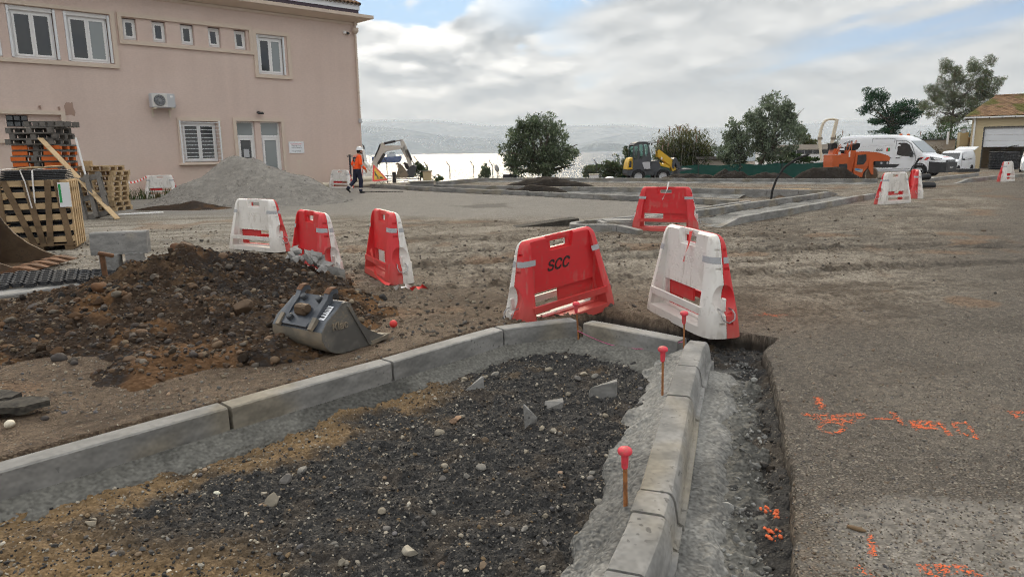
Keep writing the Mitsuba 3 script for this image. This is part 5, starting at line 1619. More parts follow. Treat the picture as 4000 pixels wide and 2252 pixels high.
gg = np.random.default_rng(31)
ORD = ['first', 'second', 'third', 'fourth', 'fifth', 'sixth', 'seventh', 'eighth', 'ninth']
for k in range(16):
    pl = Thing('pallet', 'grey wooden pallet low in the tall stack at far left, behind the crates' if k < 8 else ORD[12 - k] + ' orange sided pallet from the top in the tall stack at far left' if k < 13 else ORD[15 - k] + ' of the dark upright pallets topping the orange ones at far left', 'pallet', ['grey pallets of the tall stack', 'orange pallets of the tall stack', 'dark pallets of the tall stack'][0 if k < 8 else 1 if k < 13 else 2])
    pallet(pl, mat4((-12.25 + gg.normal(0, .035), 18.9 + gg.normal(0, .03), k * .1435), gg.normal(.02, .025)), 'grey_wood', side_mat='orange_wood' if 8 <= k < 13 else None)
pl = Thing('pallet', 'dark pallet lying upside down on top of the tall stack', 'pallet')
pallet(pl, mat4((-11.95, 18.9, 16 * .1435 + .155), .0, PI) @ mat4((0, 0, 0)), 'grey_wood', L=.95)
for k in range(9):
    pl = Thing('pallet', ORD[8 - k] + ' pale pallet from the top in the stack behind the leaning grey pallet', 'pallet', 'pale pallets of the lower stack')
    pallet(pl, mat4((-11.86 + gg.normal(0, .03), 20.6 + gg.normal(0, .03), k * .1435), -.06 + gg.normal(0, .02)), 'pale_wood')
single('wood_block', cbox((0, 0, 0), (.22, .12, .14), .006), 'pale_wood', 'small wood block on top of the pale pallet stack', 'wood', smooth=False, M=mat4((-12.15, 20.6, 9 * .1435 + .07)))
ML = mat4((-10.35, 17.45, 0), .10, math.radians(0)) @ trimesh.transformations.rotation_matrix(math.radians(72), [1, 0, 0]) @ mat4((-.06, .62, 0), PI / 2 + .26, PI)
pl = Thing('pallet', 'grey weathered pallet leaning upright against the pale stack', 'pallet')
pallet(pl, ML, 'grey_wood', L=1.12, W_=.66, nd=3)
single('plank', beam((-9.71, 17.42, .02), (-11.95, 18.35, 2.02), .15, .03, b=.004), 'pale_wood', 'long pale plank leaning over the pallets, its top end against the wall', 'plank', smooth=False)
single('plank', beam((-9.80, 17.60, .02), (-11.95, 18.65, 1.80), .13, .028, b=.004), 'grey_wood', 'grey plank leaning just under the long pale one', 'plank', smooth=False)
single('pole', cyl((-10.75, 18.25, .3), (-11.05, 18.35, 2.02), .024, 10), 'white_pvc', 'white plastic pole sticking up from behind the leaning grey pallet', 'pole')
single('pole', cyl((-9.95, 17.9, .09), (-9.0, 18.3, .10), .02, 8), 'white_pvc', 'thin white pipe lying on the ground right of the pallets', 'pipe')
# slatted crate
def crate(label, cx, cy, rz, full=True):
    t = Thing('slatted_crate', label, 'crate', M=mat4((cx, cy, 0), rz))
    W_, D_, Hh = .98, .95, 1.14
    t.part('pallet_base', cat([box((0, 0, .10), (W_ + .06, D_ + .06, .02))] + [box((x, y, .045), (.12, D_ + .04, .09)) for x in (-.42, 0, .42) for y in (0,)]), 'brown_wood', smooth=False)
    t.part('stacked_grids', [cbox((0, 0, .12 + .05 + k * .082), (W_ - .10, D_ - .10, .062), .012) for k in range(13)], 'black_plastic', smooth=False)
    for i in range(6):
        z = .19 + i * .185
        for y in (-D_ / 2, D_ / 2):
            t.part('slat', box((0, y, z), (W_, .022, .095)), 'pale_wood', smooth=False)
        for x in (-W_ / 2, W_ / 2):
            t.part('slat', box((x, 0, z), (.022, D_ - .03, .095)), 'pale_wood', smooth=False)
    for k, (xb, xt) in enumerate(((-.44, -.46), (-.05, -.37), (.07, -.08), (.16, .24), (.45, .36))):
        t.part('upright', beam((xb, -D_ / 2 - .024, .08), (xt, -D_ / 2 - .024, Hh + .02), .088, .024, up=(0, 1, 0)), 'brown_wood', smooth=False)
    for y in (-.36, -.15, .02, .20, .38):
        t.part('upright', beam((W_ / 2 + .024, y, .05), (W_ / 2 + .024, y - .05, Hh), .08, .024, up=(1, 0, 0)), 'pale_wood', smooth=False)
    if full:
        for k in range(6):
            t.part('top_grid', xf(cbox((0, 0, 0), (W_ * .92, D_ * .9, .022), .006), mat4((.02, .0, Hh + .03 + k * .028), .02 * k)), 'black_plastic', smooth=False)
        t.part('top_board', beam((-.20, -.42, Hh + .20), (.28, .40, Hh + .24), .13, .018), 'pale_wood', smooth=False)
        t.part('top_board', beam((-.12, -.44, Hh + .22), (.10, -.1, Hh + .23), .11, .018), 'pale_wood', smooth=False)
        for xx_, dx, zz_ in ((-.48, .0, .12), (-.44, .0, .15), (-.12, .10, .42), (.05, -.02, .34)):
            t.part('strap', ribbon([(xx_ + .12, .3, Hh + .205), (xx_ + .04, -.2, Hh + .205), (xx_, -.49, Hh + .19), (xx_ + dx * .5, -.515, Hh), (xx_ + dx, -.52, Hh - zz_)], .03, .4), 'tape_white', smooth=True)
        lb_ = t.part('label_sheet', box((W_ / 2 - .03, -D_ / 2 - .045, .92), (.17, .004, .40)), 'white_paint', smooth=False, label='white paper label with a green strip')
        t.part('green_strip', box((W_ / 2 - .09, -D_ / 2 - .048, .94), (.035, .003, .30)), 'flag_green', smooth=False, under=lb_)


crate('slatted wooden crate full of black plastic grids with white straps, nearest at far left', -7.96, 12.0, .38)
crate('second slatted crate of black grids behind the first, cut by the left edge', -9.55, 12.6, .45, full=False)

# weeds and the pipes by the wall
def blades(n, cx, cy, rx, ry, hmin, hmax, cols, seed, w=.012, z=None):
    g = np.random.default_rng(seed)
    vs, fs, cs = [], [], []
    for i in range(n):
        x, y = cx + g.normal(0, rx), cy + g.normal(0, ry)
        h = g.uniform(hmin, hmax); a = g.uniform(0, 6.28); l = g.uniform(.1, .7) * h
        b = V([x, y, (z if z is not None else 0) - .01]); d = V([math.cos(a), math.sin(a), 0])
        s = V([-d[1], d[0], 0]) * w
        p1, p2 = b + d * l * .35 + V([0, 0, h * .65]), b + d * l + V([0, 0, h])
        k = len(vs) * 5
        vs.append(V([b - s, b + s, p1 + s * .8, p1 - s * .8, p2])); fs.append(V([(0, 1, 2), (0, 2, 3), (3, 2, 4)]) + k)
        cs.append(np.tile(V(cols[g.integers(len(cols))]) * g.uniform(.7, 1.3), (5, 1)))
    return tm(np.vstack(vs), np.vstack(fs)), np.vstack(cs)


GR = [(.05, .085, .025), (.075, .10, .035), (.13, .11, .05)]
ms_, cs_ = [], []
for k in range(16):
    a, b = blades(26, -11.3 - k * .30, 28.35 + k * -.28 + .0, .22, .14, .12, .5, GR, 200 + k, .018)
    ms_.append(a); cs_.append(b)
struct('weeds', cat(ms_), 'leaf', color=np.vstack(cs_), kind='stuff', label='weeds along the foot of the pink wall')
for i, (a, b, lab) in enumerate((((-8.6, 32.6, .13), (-6.1, 33.6, .13), 'thick cream pipe lying along the wall behind the white barrier'), ((-8.2, 33.0, .13), (-6.0, 34.0, .13), 'second cream pipe on the ground against the wall'), ((-7.9, 32.8, .36), (-6.1, 33.7, .34), 'cream pipe lying on top of the two others by the wall'))):
    a, b = V(a), V(b)
    ring_ = lathe([(.09, 0), (.125, 0), (.125, float(np.linalg.norm(b - a))), (.09, float(np.linalg.norm(b - a))), (.09, 0)], 18, a, b - a)
    single('pipe', ring_, 'cream_paint', lab, 'pipe', smooth=30)
dg = Thing('post', 'thin black post with a cross bar behind the white barrier at the wall', 'post')
dg.part('shaft', box((-7.45, 33.3, .75), (.08, .06, 1.5)), 'dark_steel', smooth=False)
dg.part('cross_bar', box((-7.45, 33.3, 1.42), (.26, .05, .05)), 'dark_steel', smooth=False)
single('drain_slot', cat([box((-5.55, 28.6, -.02), (1.0, .22, .07)), box((-4.75, 28.45, -.02), (.9, .10, .066))]), 'dark_void', 'drain slot at the worker feet, its shaded hollow painted as a flat black box', 'drain', smooth=False, M=None)  # solid near-black boxes paint the darkness of the open slot
single('cover_slab', cat([box((0, 0, .0), (.85, .55, .10)), box((.02, .02, .06), (.7, .42, .03))]), 'concrete', 'grey concrete chamber cover inside the kerb island', 'chamber cover', smooth=False, M=mat4((2.15, 13.78, .10), .1))
single('step_edge', side([(0, 0), (1.6, 0), (1.6, .17), (1.2, .14), (.2, .03)], 0, .4), 'black_asphalt', 'dark cut edge of old surfacing left of the kerb island', 'cut edge', smooth=False, M=mat4((-.15, 14.1, -.03), .25))
hs_ = [(7.87, 21.4, -.1), (7.9, 21.4, .25), (8.02, 21.4, .62), (8.25, 21.42, .95), (8.6, 21.45, 1.18), (8.98, 21.5, 1.30)]
single('hose', tube(np.array([np.interp(np.linspace(0, 5, 24), range(6), V(hs_)[:, k]) for k in range(3)]).T, .032, 10), 'black_rubber', 'black hose end curving up out of the far bed', 'hose', smooth=True)

# ---------------------------------------------------------------- the worker
def skin_mesh(bones, edge=.03, it=12):
    m = m3.Manifold()
    for (p, r), (q, s) in bones:
        a = trimesh.creation.icosphere(2, r).vertices + V(p); b = trimesh.creation.icosphere(2, s).vertices + V(q)
        m = m + m3.Manifold.hull_points(np.vstack([a, b]))
    t = fm(m.refine_to_length(edge))
    t = trimesh.Trimesh(t.vertices, t.faces, process=True)
    trimesh.smoothing.filter_taubin(t, iterations=it)
    return t


WM = mat4((-6.02, 28.05, .0), .62)
J = dict(pel=(0, 0, .95), ch=(.05, 0, 1.27), nk=(.09, 0, 1.47), hd=(.13, 0, 1.60), hl=(0, .095, .90), hr=(0, -.095, .90), kl=(-.07, .10, .50), al=(-.36, .10, .21), kr=(.10, -.10, .49), ar=(.07, -.10, .10),
         sl=(.05, .19, 1.40), sr=(.05, -.19, 1.40), el=(-.06, .27, 1.13), wl=(.05, .29, .92), er=(.04, -.28, 1.14), wr=(.21, -.30, .94))
B_ = lambda *k: [((J[a], r), (J[b], s)) for a, r, b, s in k]
limb = B_(('hl', .085, 'kl', .058), ('kl', .058, 'al', .042), ('hr', .085, 'kr', .058), ('kr', .058, 'ar', .042))
arms = B_(('sl', .062, 'el', .045), ('el', .045, 'wl', .032), ('sr', .062, 'er', .045), ('er', .045, 'wr', .032))
trunk = [(((0, s * .07, .95), .11), ((.05, s * .10, 1.28), .115)) for s in (-1, 1)] + [((J['ch'], .12), (J['nk'], .06)), (((.05, -.16, 1.37), .07), ((.05, .16, 1.37), .07)), ((J['nk'], .055), (J['hd'], .055))]
p = Thing('person', 'worker in white helmet, orange high visibility jacket and navy trousers walking by the building corner', 'person', M=WM)
hd = V(J['hd']) + V([.02, 0, .03])
headb = [((hd + V([0, 0, .03]), .095), (hd + V([.03, 0, -.03]), .075)), ((hd + V([.055, 0, -.07]), .045), (hd + V([.03, 0, -.03]), .07)), ((hd + V([.095, 0, -.005]), .012), (hd + V([.115, 0, -.03]), .014)), ((hd + V([0, .088, -.01]), .012), (hd + V([-.01, .092, -.045]), .014)), ((hd + V([0, -.088, -.01]), .012), (hd + V([-.01, -.092, -.045]), .014))]


def hand(w, d):
    w, d = V(w), V(d) / np.linalg.norm(d)
    s = V([.95, 0, .1]); s = s - d * (s @ d); s /= np.linalg.norm(s)
    n = np.cross(d, s)
    o = [((w, .028), (w + d * .05, .026)), ((w + d * .05 - s * .02, .018), (w + d * .085 - s * .025, .015)), ((w + d * .05 + s * .02, .018), (w + d * .085 + s * .022, .014))]
    for i, L in enumerate((.062, .075, .070, .055)):
        b = w + d * .088 + s * (.030 - .019 * i)
        o += [((b, .0095), (b + d * L * .55, .009)), ((b + d * L * .55, .009), (b + d * L - n * .022, .008))]
    o += [((w + d * .03 + s * .02, .013), (w + d * .055 + s * .05, .011)), ((w + d * .055 + s * .05, .011), (w + d * .09 + s * .052, .0095))]
    return o


p.part('body', skin_mesh(trunk + limb + arms + headb + hand(J['wl'], (.12, .0, -1)) + hand(J['wr'], (.35, -.05, -1)), .018, 4), 'skin', smooth=True)
p.part('trousers', skin_mesh([(((0, s * .07, .97), .128), ((0, s * .085, .86), .118)) for s in (-1, 1)] + [(((0, -.07, .98), .125), ((0, .07, .98), .125))] + B_(('hl', .112, 'kl', .082), ('kl', .082, 'al', .068), ('hr', .112, 'kr', .082), ('kr', .082, 'ar', .068)), .03, 6), 'navy_cloth', smooth=True)
p.part('jacket', skin_mesh([(((0, s * .07, .98), .135), ((.05, s * .10, 1.28), .135)) for s in (-1, 1)] + [(((.05, -.17, 1.38), .085), ((.05, .17, 1.38), .085)), ((J['ch'], .135), ((.085, 0, 1.45), .075))] + B_(('sl', .08, 'el', .062), ('el', .062, 'wl', .048), ('sr', .08, 'er', .062), ('er', .062, 'wr', .048)), .03, 6), 'hivis_orange', smooth=True)
p.part('back_yoke', skin_mesh([(((-.075, -.09, 1.36), .03), ((-.085, .09, 1.36), .03)), (((-.085, -.07, 1.26), .03), ((-.085, .07, 1.26), .03)), (((-.08, 0, 1.36), .035), ((-.085, 0, 1.24), .03))], .02, 4), 'navy_cloth', smooth=True)


def belt(c, r, z, h, m, tilt=0):
    th = np.linspace(0, 2 * PI, 28, endpoint=False)
    rg = [np.stack([c[0] + r[0] * np.cos(th), c[1] + r[1] * np.sin(th), th * 0 + zz], 1) for zz in (z, z + h)]
    return loft(rg, cap=False)


p.part('reflective_band', belt((.018, 0), (.142, .212), 1.07, .05, 0), 'hivis_grey', smooth=True)
for a, b in (('er', 'wr'), ('el', 'wl')):
    d = V(J[b]) - V(J[a])
    p.part('sleeve_band', tube([V(J[a]) + d * .2, V(J[a]) + d * .45], [.063, .060], 14, False), 'hivis_grey', smooth=True)
for y in (-.085, .085):
    p.part('shoulder_strap', tube([(-.10, y, 1.12), (-.105, y, 1.3), (-.04, y, 1.44), (.06, y, 1.475)], .016, 6), 'hivis_grey', smooth=True)
for k, a, c in (('kr', 'ar', .0), ('kl', 'al', 0)):
    d = V(J[a]) - V(J[k])
    p.part('trouser_band', tube([V(J[k]) + d * .74, V(J[k]) + d * .88], [.074, .072], 12, False), 'hivis_grey', smooth=True)
for a, t in (('ar', 0), ('al', 1)):
    b0 = V(J[a])
    q = [((b0, .06), (b0 + V([0, 0, -.06]), .05)), ((b0 + V([-.02, 0, -.062]), .04), (b0 + V([.15, 0, -.07]), .034))]
    m = skin_mesh(q, .025, 4)
    if t:
        m.apply_transform(trimesh.transformations.rotation_matrix(.75, [0, 1, 0], b0))
    p.part('boot', m, 'black_rubber', smooth=True)
hc = hd + V([-.005, 0, .045])
p.part('hair', skin_mesh([((hd + V([-.02, 0, .02]), .098), (hd + V([-.045, 0, -.04]), .07))], .025, 3), 'hair', smooth=True)
p.part('helmet', cat([lathe([(.128, -.01), (.126, .03), (.112, .075), (.08, .108), (.04, .122), (0, .126)], 24, hc), xf(lathe([(.125, -.012), (.150, -.016), (.150, -.010), (.120, 0)], 24, (0, 0, 0)), mat4(hc + V([.012, 0, 0]))), hull([hc + V(q) for q in ((.10, -.09, -.012), (.10, .09, -.012), (.20, -.05, -.03), (.20, .05, -.03), (.19, 0, -.022), (.11, 0, .0), (.1, -.08, 0), (.1, .08, 0))])]), 'white_paint', smooth=40)
p.part('beard', skin_mesh([((hd + V([.075, 0, -.085]), .036), (hd + V([.02, .045, -.07]), .03)), ((hd + V([.075, 0, -.085]), .036), (hd + V([.02, -.045, -.07]), .03))], .02, 3), 'hair', smooth=True)

# ---------------------------------------------------------------- road works sign
A_, L_, R_ = V([-6.27, 32.64, 1.10]), V([-6.23, 32.0, .26]), V([-5.59, 32.74, .30])
ex_ = (R_ - L_) / np.linalg.norm(R_ - L_); nn_ = np.cross(A_ - L_, R_ - L_); nn_ /= np.linalg.norm(nn_)
if nn_[1] > 0: nn_ = -nn_
ez_ = np.cross(ex_, nn_); ez_ = ez_ if ez_[2] > 0 else -ez_
SM = np.eye(4); SM[:3, 0], SM[:3, 1], SM[:3, 2] = ex_, nn_, ez_
SM[:3, 3] = (A_ + L_ + R_) / 3
sgn = Thing('road_sign', 'triangular yellow road works sign with red border on a folding stand by the worker', 'road sign', M=SM)
s3 = [((A_ - SM[:3, 3]) @ ex_, (A_ - SM[:3, 3]) @ ez_), ((L_ - SM[:3, 3]) @ ex_, (L_ - SM[:3, 3]) @ ez_), ((R_ - SM[:3, 3]) @ ex_, (R_ - SM[:3, 3]) @ ez_)]
tri = Polygon(s3)
flip = 1
rnd = lambda g, r: g.buffer(-r).buffer(r, quad_segs=6)
o0 = rnd(tri, .04)
sgn.part('plate', side(o0, -.012, .0), 'cream_paint', smooth=False)
sgn.part('red_border', side(rnd(tri.buffer(-.022), .03), .001, .004), 'tape_red', smooth=False)
sgn.part('yellow_field', side(rnd(tri.buffer(-.10), .02), .0045, .007), 'yellow_paint', smooth=False)
pic = [Polygon([(-.19, -.19), (.22, -.19), (.22, -.175), (-.19, -.175)]), shapely.Point(-.10, .15).buffer(.035), LineString([(-.10, .11), (-.09, -.02)]).buffer(.03), LineString([(-.09, -.02), (-.085, -.17)]).buffer(.018), LineString([(-.09, -.02), (-.0, -.17)]).buffer(.018), LineString([(-.10, .09), (-.15, .03), (-.11, -.02)]).buffer(.013), LineString([(-.10, .09), (-.03, -.02), (.05, -.10)]).buffer(.010), LineString([(-.06, .02), (.06, -.11)]).buffer(.007), Polygon([(.04, -.175), (.06, -.11), (.11, -.08), (.16, -.10), (.21, -.175)])]
sgn.part('pictogram', side(shapely.intersection(shapely.unary_union(pic), tri.buffer(-.1)), .0075, .010), 'black_plastic', smooth=False)
sgn.M = None
sgn.part('stand', [tube([L_ * .6 + R_ * .4 + V([0, 0, .02]), (-6.2, 31.7, .015), (-5.85, 31.6, .015), L_ * .3 + R_ * .7], .010, 6), tube([A_ * .4 + R_ * .6, (-5.5, 33.0, .015), (-5.95, 33.2, .015), A_ * .5 + L_ * .5], .010, 6)], 'dark_steel')


# ---------------------------------------------------------------- vehicles
def wheel(t, x, y, r, w, rim='grey_paint', cap=None, name='wheel', sgn_=1):
    k = t.part(name, lathe([(r * .62, -w / 2), (r * .93, -w / 2), (r, -w * .36), (r, w * .36), (r * .93, w / 2), (r * .62, w / 2), (r * .55, w * .2), (r * .55, -w * .2), (r * .62, -w / 2)], 28, (x, y, r), (0, 1, 0)), 'black_rubber')
    t.part('rim', lathe([(0, w * .28), (r * .18, w * .30), (r * .22, w * .22), (r * .50, w * .26), (r * .60, w * .44), (r * .63, w * .44), (r * .63, -w * .3), (0, -w * .3)], 24, (x, y, r), (0, sgn_, 0)), rim, under=k)


def car_body(st, floor):
    """stations (x, roof height, half width, shoulder height, top width ratio)"""
    rings = []
    for x, zr, w, sh, tr in st:
        sh = min(sh, zr - .02)
        hgt = zr - sh
        half = [(w * .92, floor), (w, floor + .10), (w, floor + (sh - floor) * .55), (w * .99, sh), (w * (1 + tr) / 2 * 1.005, sh + hgt * .55), (w * tr * 1.0, sh + hgt * .86), (w * tr * .93, sh + hgt * .97), (w * tr * .55, zr)]
        rings.append([(x, a, b) for a, b in half] + [(x, -a, b) for a, b in half[::-1]])
    return loft(V(rings))


def on_side(poly, w, th, lean=0, z0=0, sg=-1):
    m = side(poly, 0, th)
    v = m.vertices
    y = sg * (w + v[:, 1] - lean * np.maximum(v[:, 2] - z0, 0))
    return tm(np.stack([v[:, 0], y, v[:, 2]], 1), m.faces if sg > 0 else m.faces[:, ::-1])


def tinted(pts4, th=.01):
    p = V(pts4, float)
    n = np.cross(p[1] - p[0], p[2] - p[0]); n /= np.linalg.norm(n)
    return hull(np.vstack([p + n * th, p - n * th]))


vn = Thing('panel_van', 'big white panel van with black lettering and red hazard stripes parked far right', 'van', M=mat4((23.45, 43.55, -.28), math.atan2(-.78, .62)))
st = [(3.08, .92, .72, .8, .8), (3.02, 1.02, .90, .85, .93), (2.85, 1.12, .97, .95, .9), (2.4, 1.22, 1.02, 1.08, .9), (2.0, 1.32, 1.03, 1.15, .93), (1.9, 1.42, 1.03, 1.16, .93), (1.2, 2.08, 1.03, 1.18, .93), (.95, 2.27, 1.03, 1.2, .93), (.6, 2.40, 1.03, 1.22, .93), (0, 2.46, 1.03, 1.25, .93), (-2.6, 2.47, 1.03, 1.25, .93), (-2.95, 2.44, 1.02, 1.25, .93), (-3.06, 2.3, .97, 1.25, .93), (-3.09, 1.2, .95, .9, .95)]
vn.part('body', car_body(st, .30), 'white_paint', smooth=32)
vn.part('sill', cat([on_side([(-2.9, .30), (1.3, .30), (1.3, .42), (-2.9, .42)], 1.0, .015, sg=s) for s in (-1,)]), 'grey_paint', smooth=False)
for sg in (-1, 1):
    vn.part('rubbing_strip', on_side([(-2.2, .55), (.55, .55), (.75, .74), (-2.2, .74)], 1.0315, .012, sg=sg), 'black_plastic', smooth=False)
    d = vn.part('door', on_side(Polygon([(.42, .45), (1.45, .45), (1.62, 1.0), (1.55, 1.3), (1.30, 1.92), (1.0, 2.1), (.42, 2.12)], [[(.44, .47), (1.43, .47), (1.60, 1.0), (1.53, 1.29), (1.28, 1.9), (.99, 2.08), (.44, 2.10)]]), 1.024, .012, .045, 1.2, sg), 'machine_grey', smooth=False)
    vn.part('window', on_side([(.52, 1.30), (.55, 1.98), (.98, 1.98), (1.18, 1.86), (1.46, 1.33), (1.30, 1.20), (.80, 1.22)], 1.022, .012, .055, 1.2, sg), 'glass', smooth=False, under=d)
    vn.part('handle', on_side([(.48, 1.09), (.72, 1.09), (.72, 1.13), (.48, 1.13)], 1.033, .02, sg=sg), 'black_plastic', smooth=False, under=d)
    m_ = vn.part('mirror', cbox((1.40, sg * 1.18, 1.32), (.14, .20, .34), .04), 'black_plastic')
    vn.part('arm', beam((1.36, sg * 1.0, 1.25), (1.4, sg * 1.14, 1.28), .06, .05), 'black_plastic', smooth=False, under=m_)
    sl = vn.part('sliding_door', on_side(Polygon([(-1.0, .42), (.34, .42), (.34, 2.25), (-1.0, 2.25)], [[(-.985, .435), (.325, .435), (.325, 2.235), (-.985, 2.235)]]), 1.021, .012, .048, 1.2, sg), 'machine_grey', smooth=False)
    vn.part('handle', on_side([(.0, 1.09), (.24, 1.09), (.24, 1.13), (.0, 1.13)], 1.033, .02, sg=sg), 'black_plastic', smooth=False, under=sl)
    vn.part('door_rail', on_side([(-2.5, 1.25), (-1.05, 1.25), (-1.05, 1.30), (-2.5, 1.30)], 1.02, .016, sg=sg), 'black_plastic', smooth=False)
    vn.part('panel_crease', on_side([(-2.9, 1.78), (.30, 1.82), (.30, 1.835), (-2.9, 1.795)], 1.02, .010, .045, 1.2, sg), 'grey_paint', smooth=False)
    for x in (1.83, -1.95):
        vn.part('wheel_arch', on_side(shapely.difference(shapely.Point(x, .36).buffer(.46), shapely.Point(x, .36).buffer(.40)).intersection(Polygon(R4(x - 1, x + 1, .3, 2))), 1.02, .02, sg=sg), 'black_plastic', smooth=False)
        vn.part('wheel_well', on_side(shapely.Point(x, .36).buffer(.40).intersection(Polygon(R4(x - 1, x + 1, .29, 2))), .9, .13, sg=sg), 'dark_void', smooth=False)
        wheel(vn, x, sg * .95, .355, .24, sgn_=sg)
    h_ = vn.part('headlight', tinted([(2.36, sg * 1.04, 1.18), (2.42, sg * 1.035, .98), (2.98, sg * .86, .92), (2.94, sg * .86, 1.06)], .018), 'glass', smooth=False)
    vn.part('lamp', tinted([(2.55, sg * 1.035, 1.12), (2.58, sg * 1.03, 1.02), (2.88, sg * .925, .98), (2.86, sg * .925, 1.06)], .022), 'white_paint', smooth=False, under=h_)
    for k in range(2):
        vn.part('hazard_stripe', on_side([(1.72 + k * .34, .98), (1.88 + k * .34, .98), (2.02 + k * .34, 1.14), (1.86 + k * .34, 1.14)], 1.031, .006, sg=sg), 'tape_red', smooth=False)
for k in range(3):
    vn.part('hazard_stripe', tinted([(2.72, .45 - k * .28, 1.135), (2.72, .33 - k * .28, 1.135), (2.86, .27 - k * .28, 1.10), (2.86, .39 - k * .28, 1.10)], .02), 'tape_red', smooth=False)
vn.part('windscreen', tinted([(1.20, .84, 2.075), (1.20, -.84, 2.075), (1.92, -.92, 1.42), (1.92, .92, 1.42)], .02), 'glass_pale', smooth=False)
vn.part('bumper', hull([(x, y, z) for x, w in ((2.35, 1.06), (2.95, .985), (3.17, .77)) for y in (-w, w) for z in (.27, .84 if x > 2.5 else .90)]), 'black_plastic', smooth=25)
gr_ = vn.part('grille', tinted([(3.10, .60, .98), (3.10, -.60, .98), (3.145, -.62, .66), (3.145, .62, .66)], .02), 'black_plastic', smooth=False)
for k in range(3):
    vn.part('grille_bar', tinted([(3.132 + k * .01, .58, .94 - k * .09), (3.132 + k * .01, -.58, .94 - k * .09), (3.134 + k * .01, -.58, .92 - k * .09), (3.134 + k * .01, .58, .92 - k * .09)], .012), 'steel', smooth=False, under=gr_)
vn.part('number_plate', box((3.165, 0, .55), (.01, .5, .11)), 'white_pvc', smooth=False)
for y in (-.5, .5):
    vn.part('beacon', lathe([(.09, 0), (.08, .06), (.04, .09), (0, .09)], 12, (.45, y, 2.43)), 'orange_paint')
vn.part('open_rear_door', box((-3.12, 1.0, 1.35), (.05, .7, 1.9)), 'white_paint', smooth=False)


def side_text(s, x, z, h, w, sh=0, lean=0.0):
    t = meshkit.text_mesh(s, h, .004, bold=True)
    v = t.vertices
    # on the right-hand side of the vehicle, seen from outside, x runs to the right
    return tm(np.stack([x + v[:, 0] * 1.15 + sh * v[:, 1], -(w + v[:, 2]) + lean * np.maximum(z + v[:, 1] - 1.2, 0), z + v[:, 1]], 1), t.faces)


vn.part('lettering', side_text('scc', -.72, 1.52, .155, 1.036, lean=.045), 'black_plastic', smooth=False, label='black company lettering with a small red and green square')
vn.part('logo_square', on_side([(-.10, 1.50), (.0, 1.50), (.0, 1.70), (-.10, 1.70)], 1.036, .006, .045, 1.2), 'tape_red', smooth=False)
vn.part('logo_square', on_side([(.0, 1.50), (.10, 1.50), (.10, 1.70), (.0, 1.70)], 1.036, .006, .045, 1.2), 'flag_green', smooth=False)


def small_van(key_label, M, tail=True, chev=False):
    t = Thing('compact_van', key_label, 'van', M=M)
    st = [(2.2, .75, .60, .6, .8), (2.15, .85, .82, .7, .85), (1.95, .95, .88, .85, .9), (1.3, 1.10, .90, .98, .88), (1.15, 1.16, .90, 1.0, .86), (.55, 1.62, .90, 1.02, .82), (.3, 1.76, .90, 1.04, .82), (-.2, 1.82, .90, 1.05, .83), (-1.9, 1.82, .90, 1.05, .84), (-2.15, 1.74, .88, 1.05, .84), (-2.2, 1.0, .86, .9, .95)]
    t.part('body', car_body(st, .26), 'white_paint', smooth=32)
    t.part('windscreen', tinted([(.56, .66, 1.63), (.56, -.66, 1.63), (1.16, -.80, 1.17), (1.16, .80, 1.17)], .012), 'glass', smooth=False)
    for sg in (-1, 1):
        d = t.part('door', on_side(Polygon([(-.3, .4), (.85, .4), (.9, 1.0), (.45, 1.6), (-.3, 1.66)], [[(-.285, .415), (.835, .415), (.885, 1.0), (.44, 1.585), (-.285, 1.645)]]), .893, .01, .19, 1.02, sg), 'machine_grey', smooth=False)
        t.part('window', on_side([(-.2, 1.08), (.78, 1.08), (.4, 1.55), (-.2, 1.6)], .893, .012, .24, 1.02, sg), 'glass', smooth=False, under=d)
        t.part('rear_window', on_side([(-.38, 1.08), (-1.45, 1.10), (-1.45, 1.58), (-.38, 1.6)], .893, .012, .22, 1.02, sg), 'glass', smooth=False)
        t.part('mirror', cbox((.72, sg * 1.0, 1.12), (.10, .16, .14), .03), 'black_plastic')
        t.part('headlight', tinted([(1.75, sg * .90, .92), (1.8, sg * .895, .78), (2.16, sg * .72, .74), (2.12, sg * .72, .84)], .02), 'glass', smooth=False)
        for x in (1.35, -1.4):
            t.part('wheel_well', on_side(shapely.Point(x, .31).buffer(.37).intersection(Polygon(R4(x - 1, x + 1, .25, 2))), .88, .022, sg=sg), 'dark_void', smooth=False)
            wheel(t, x, sg * .82, .31, .2, sgn_=sg)
    t.part('grille', tinted([(2.19, .55, .74), (2.19, -.55, .74), (2.215, -.55, .66), (2.215, .55, .66)], .012), 'black_plastic', smooth=False)
    t.part('lower_grille', tinted([(2.2, .6, .48), (2.2, -.6, .48), (2.21, -.6, .36), (2.21, .6, .36)], .012), 'black_plastic', smooth=False)
    t.part('number_plate', box((2.222, 0, .57), (.01, .5, .1)), 'white_pvc', smooth=False)
    if tail:
        g_ = t.part('tailgate', tinted([(-2.1, .75, 1.84), (-2.1, -.75, 1.84), (-3.0, -.72, 2.08), (-3.0, .72, 2.08)], .03), 'white_paint', smooth=False, label='white tailgate raised open')
        t.part('pane', tinted([(-2.3, .62, 1.86), (-2.3, -.62, 1.86), (-2.75, -.6, 1.98), (-2.75, .6, 1.98)], .034), 'glass', smooth=False, under=g_)
    else:
        for k in range(6):
            t.part('chevron', tinted([(2.0, .66 - k * .24, .96), (2.0, .54 - k * .24, .96), (2.155, (.44 - k * .24 if k < 3 else .64 - k * .24), .80), (2.155, (.56 - k * .24 if k < 3 else .76 - k * .24), .80)], .055), 'tape_red', smooth=False)
    return t


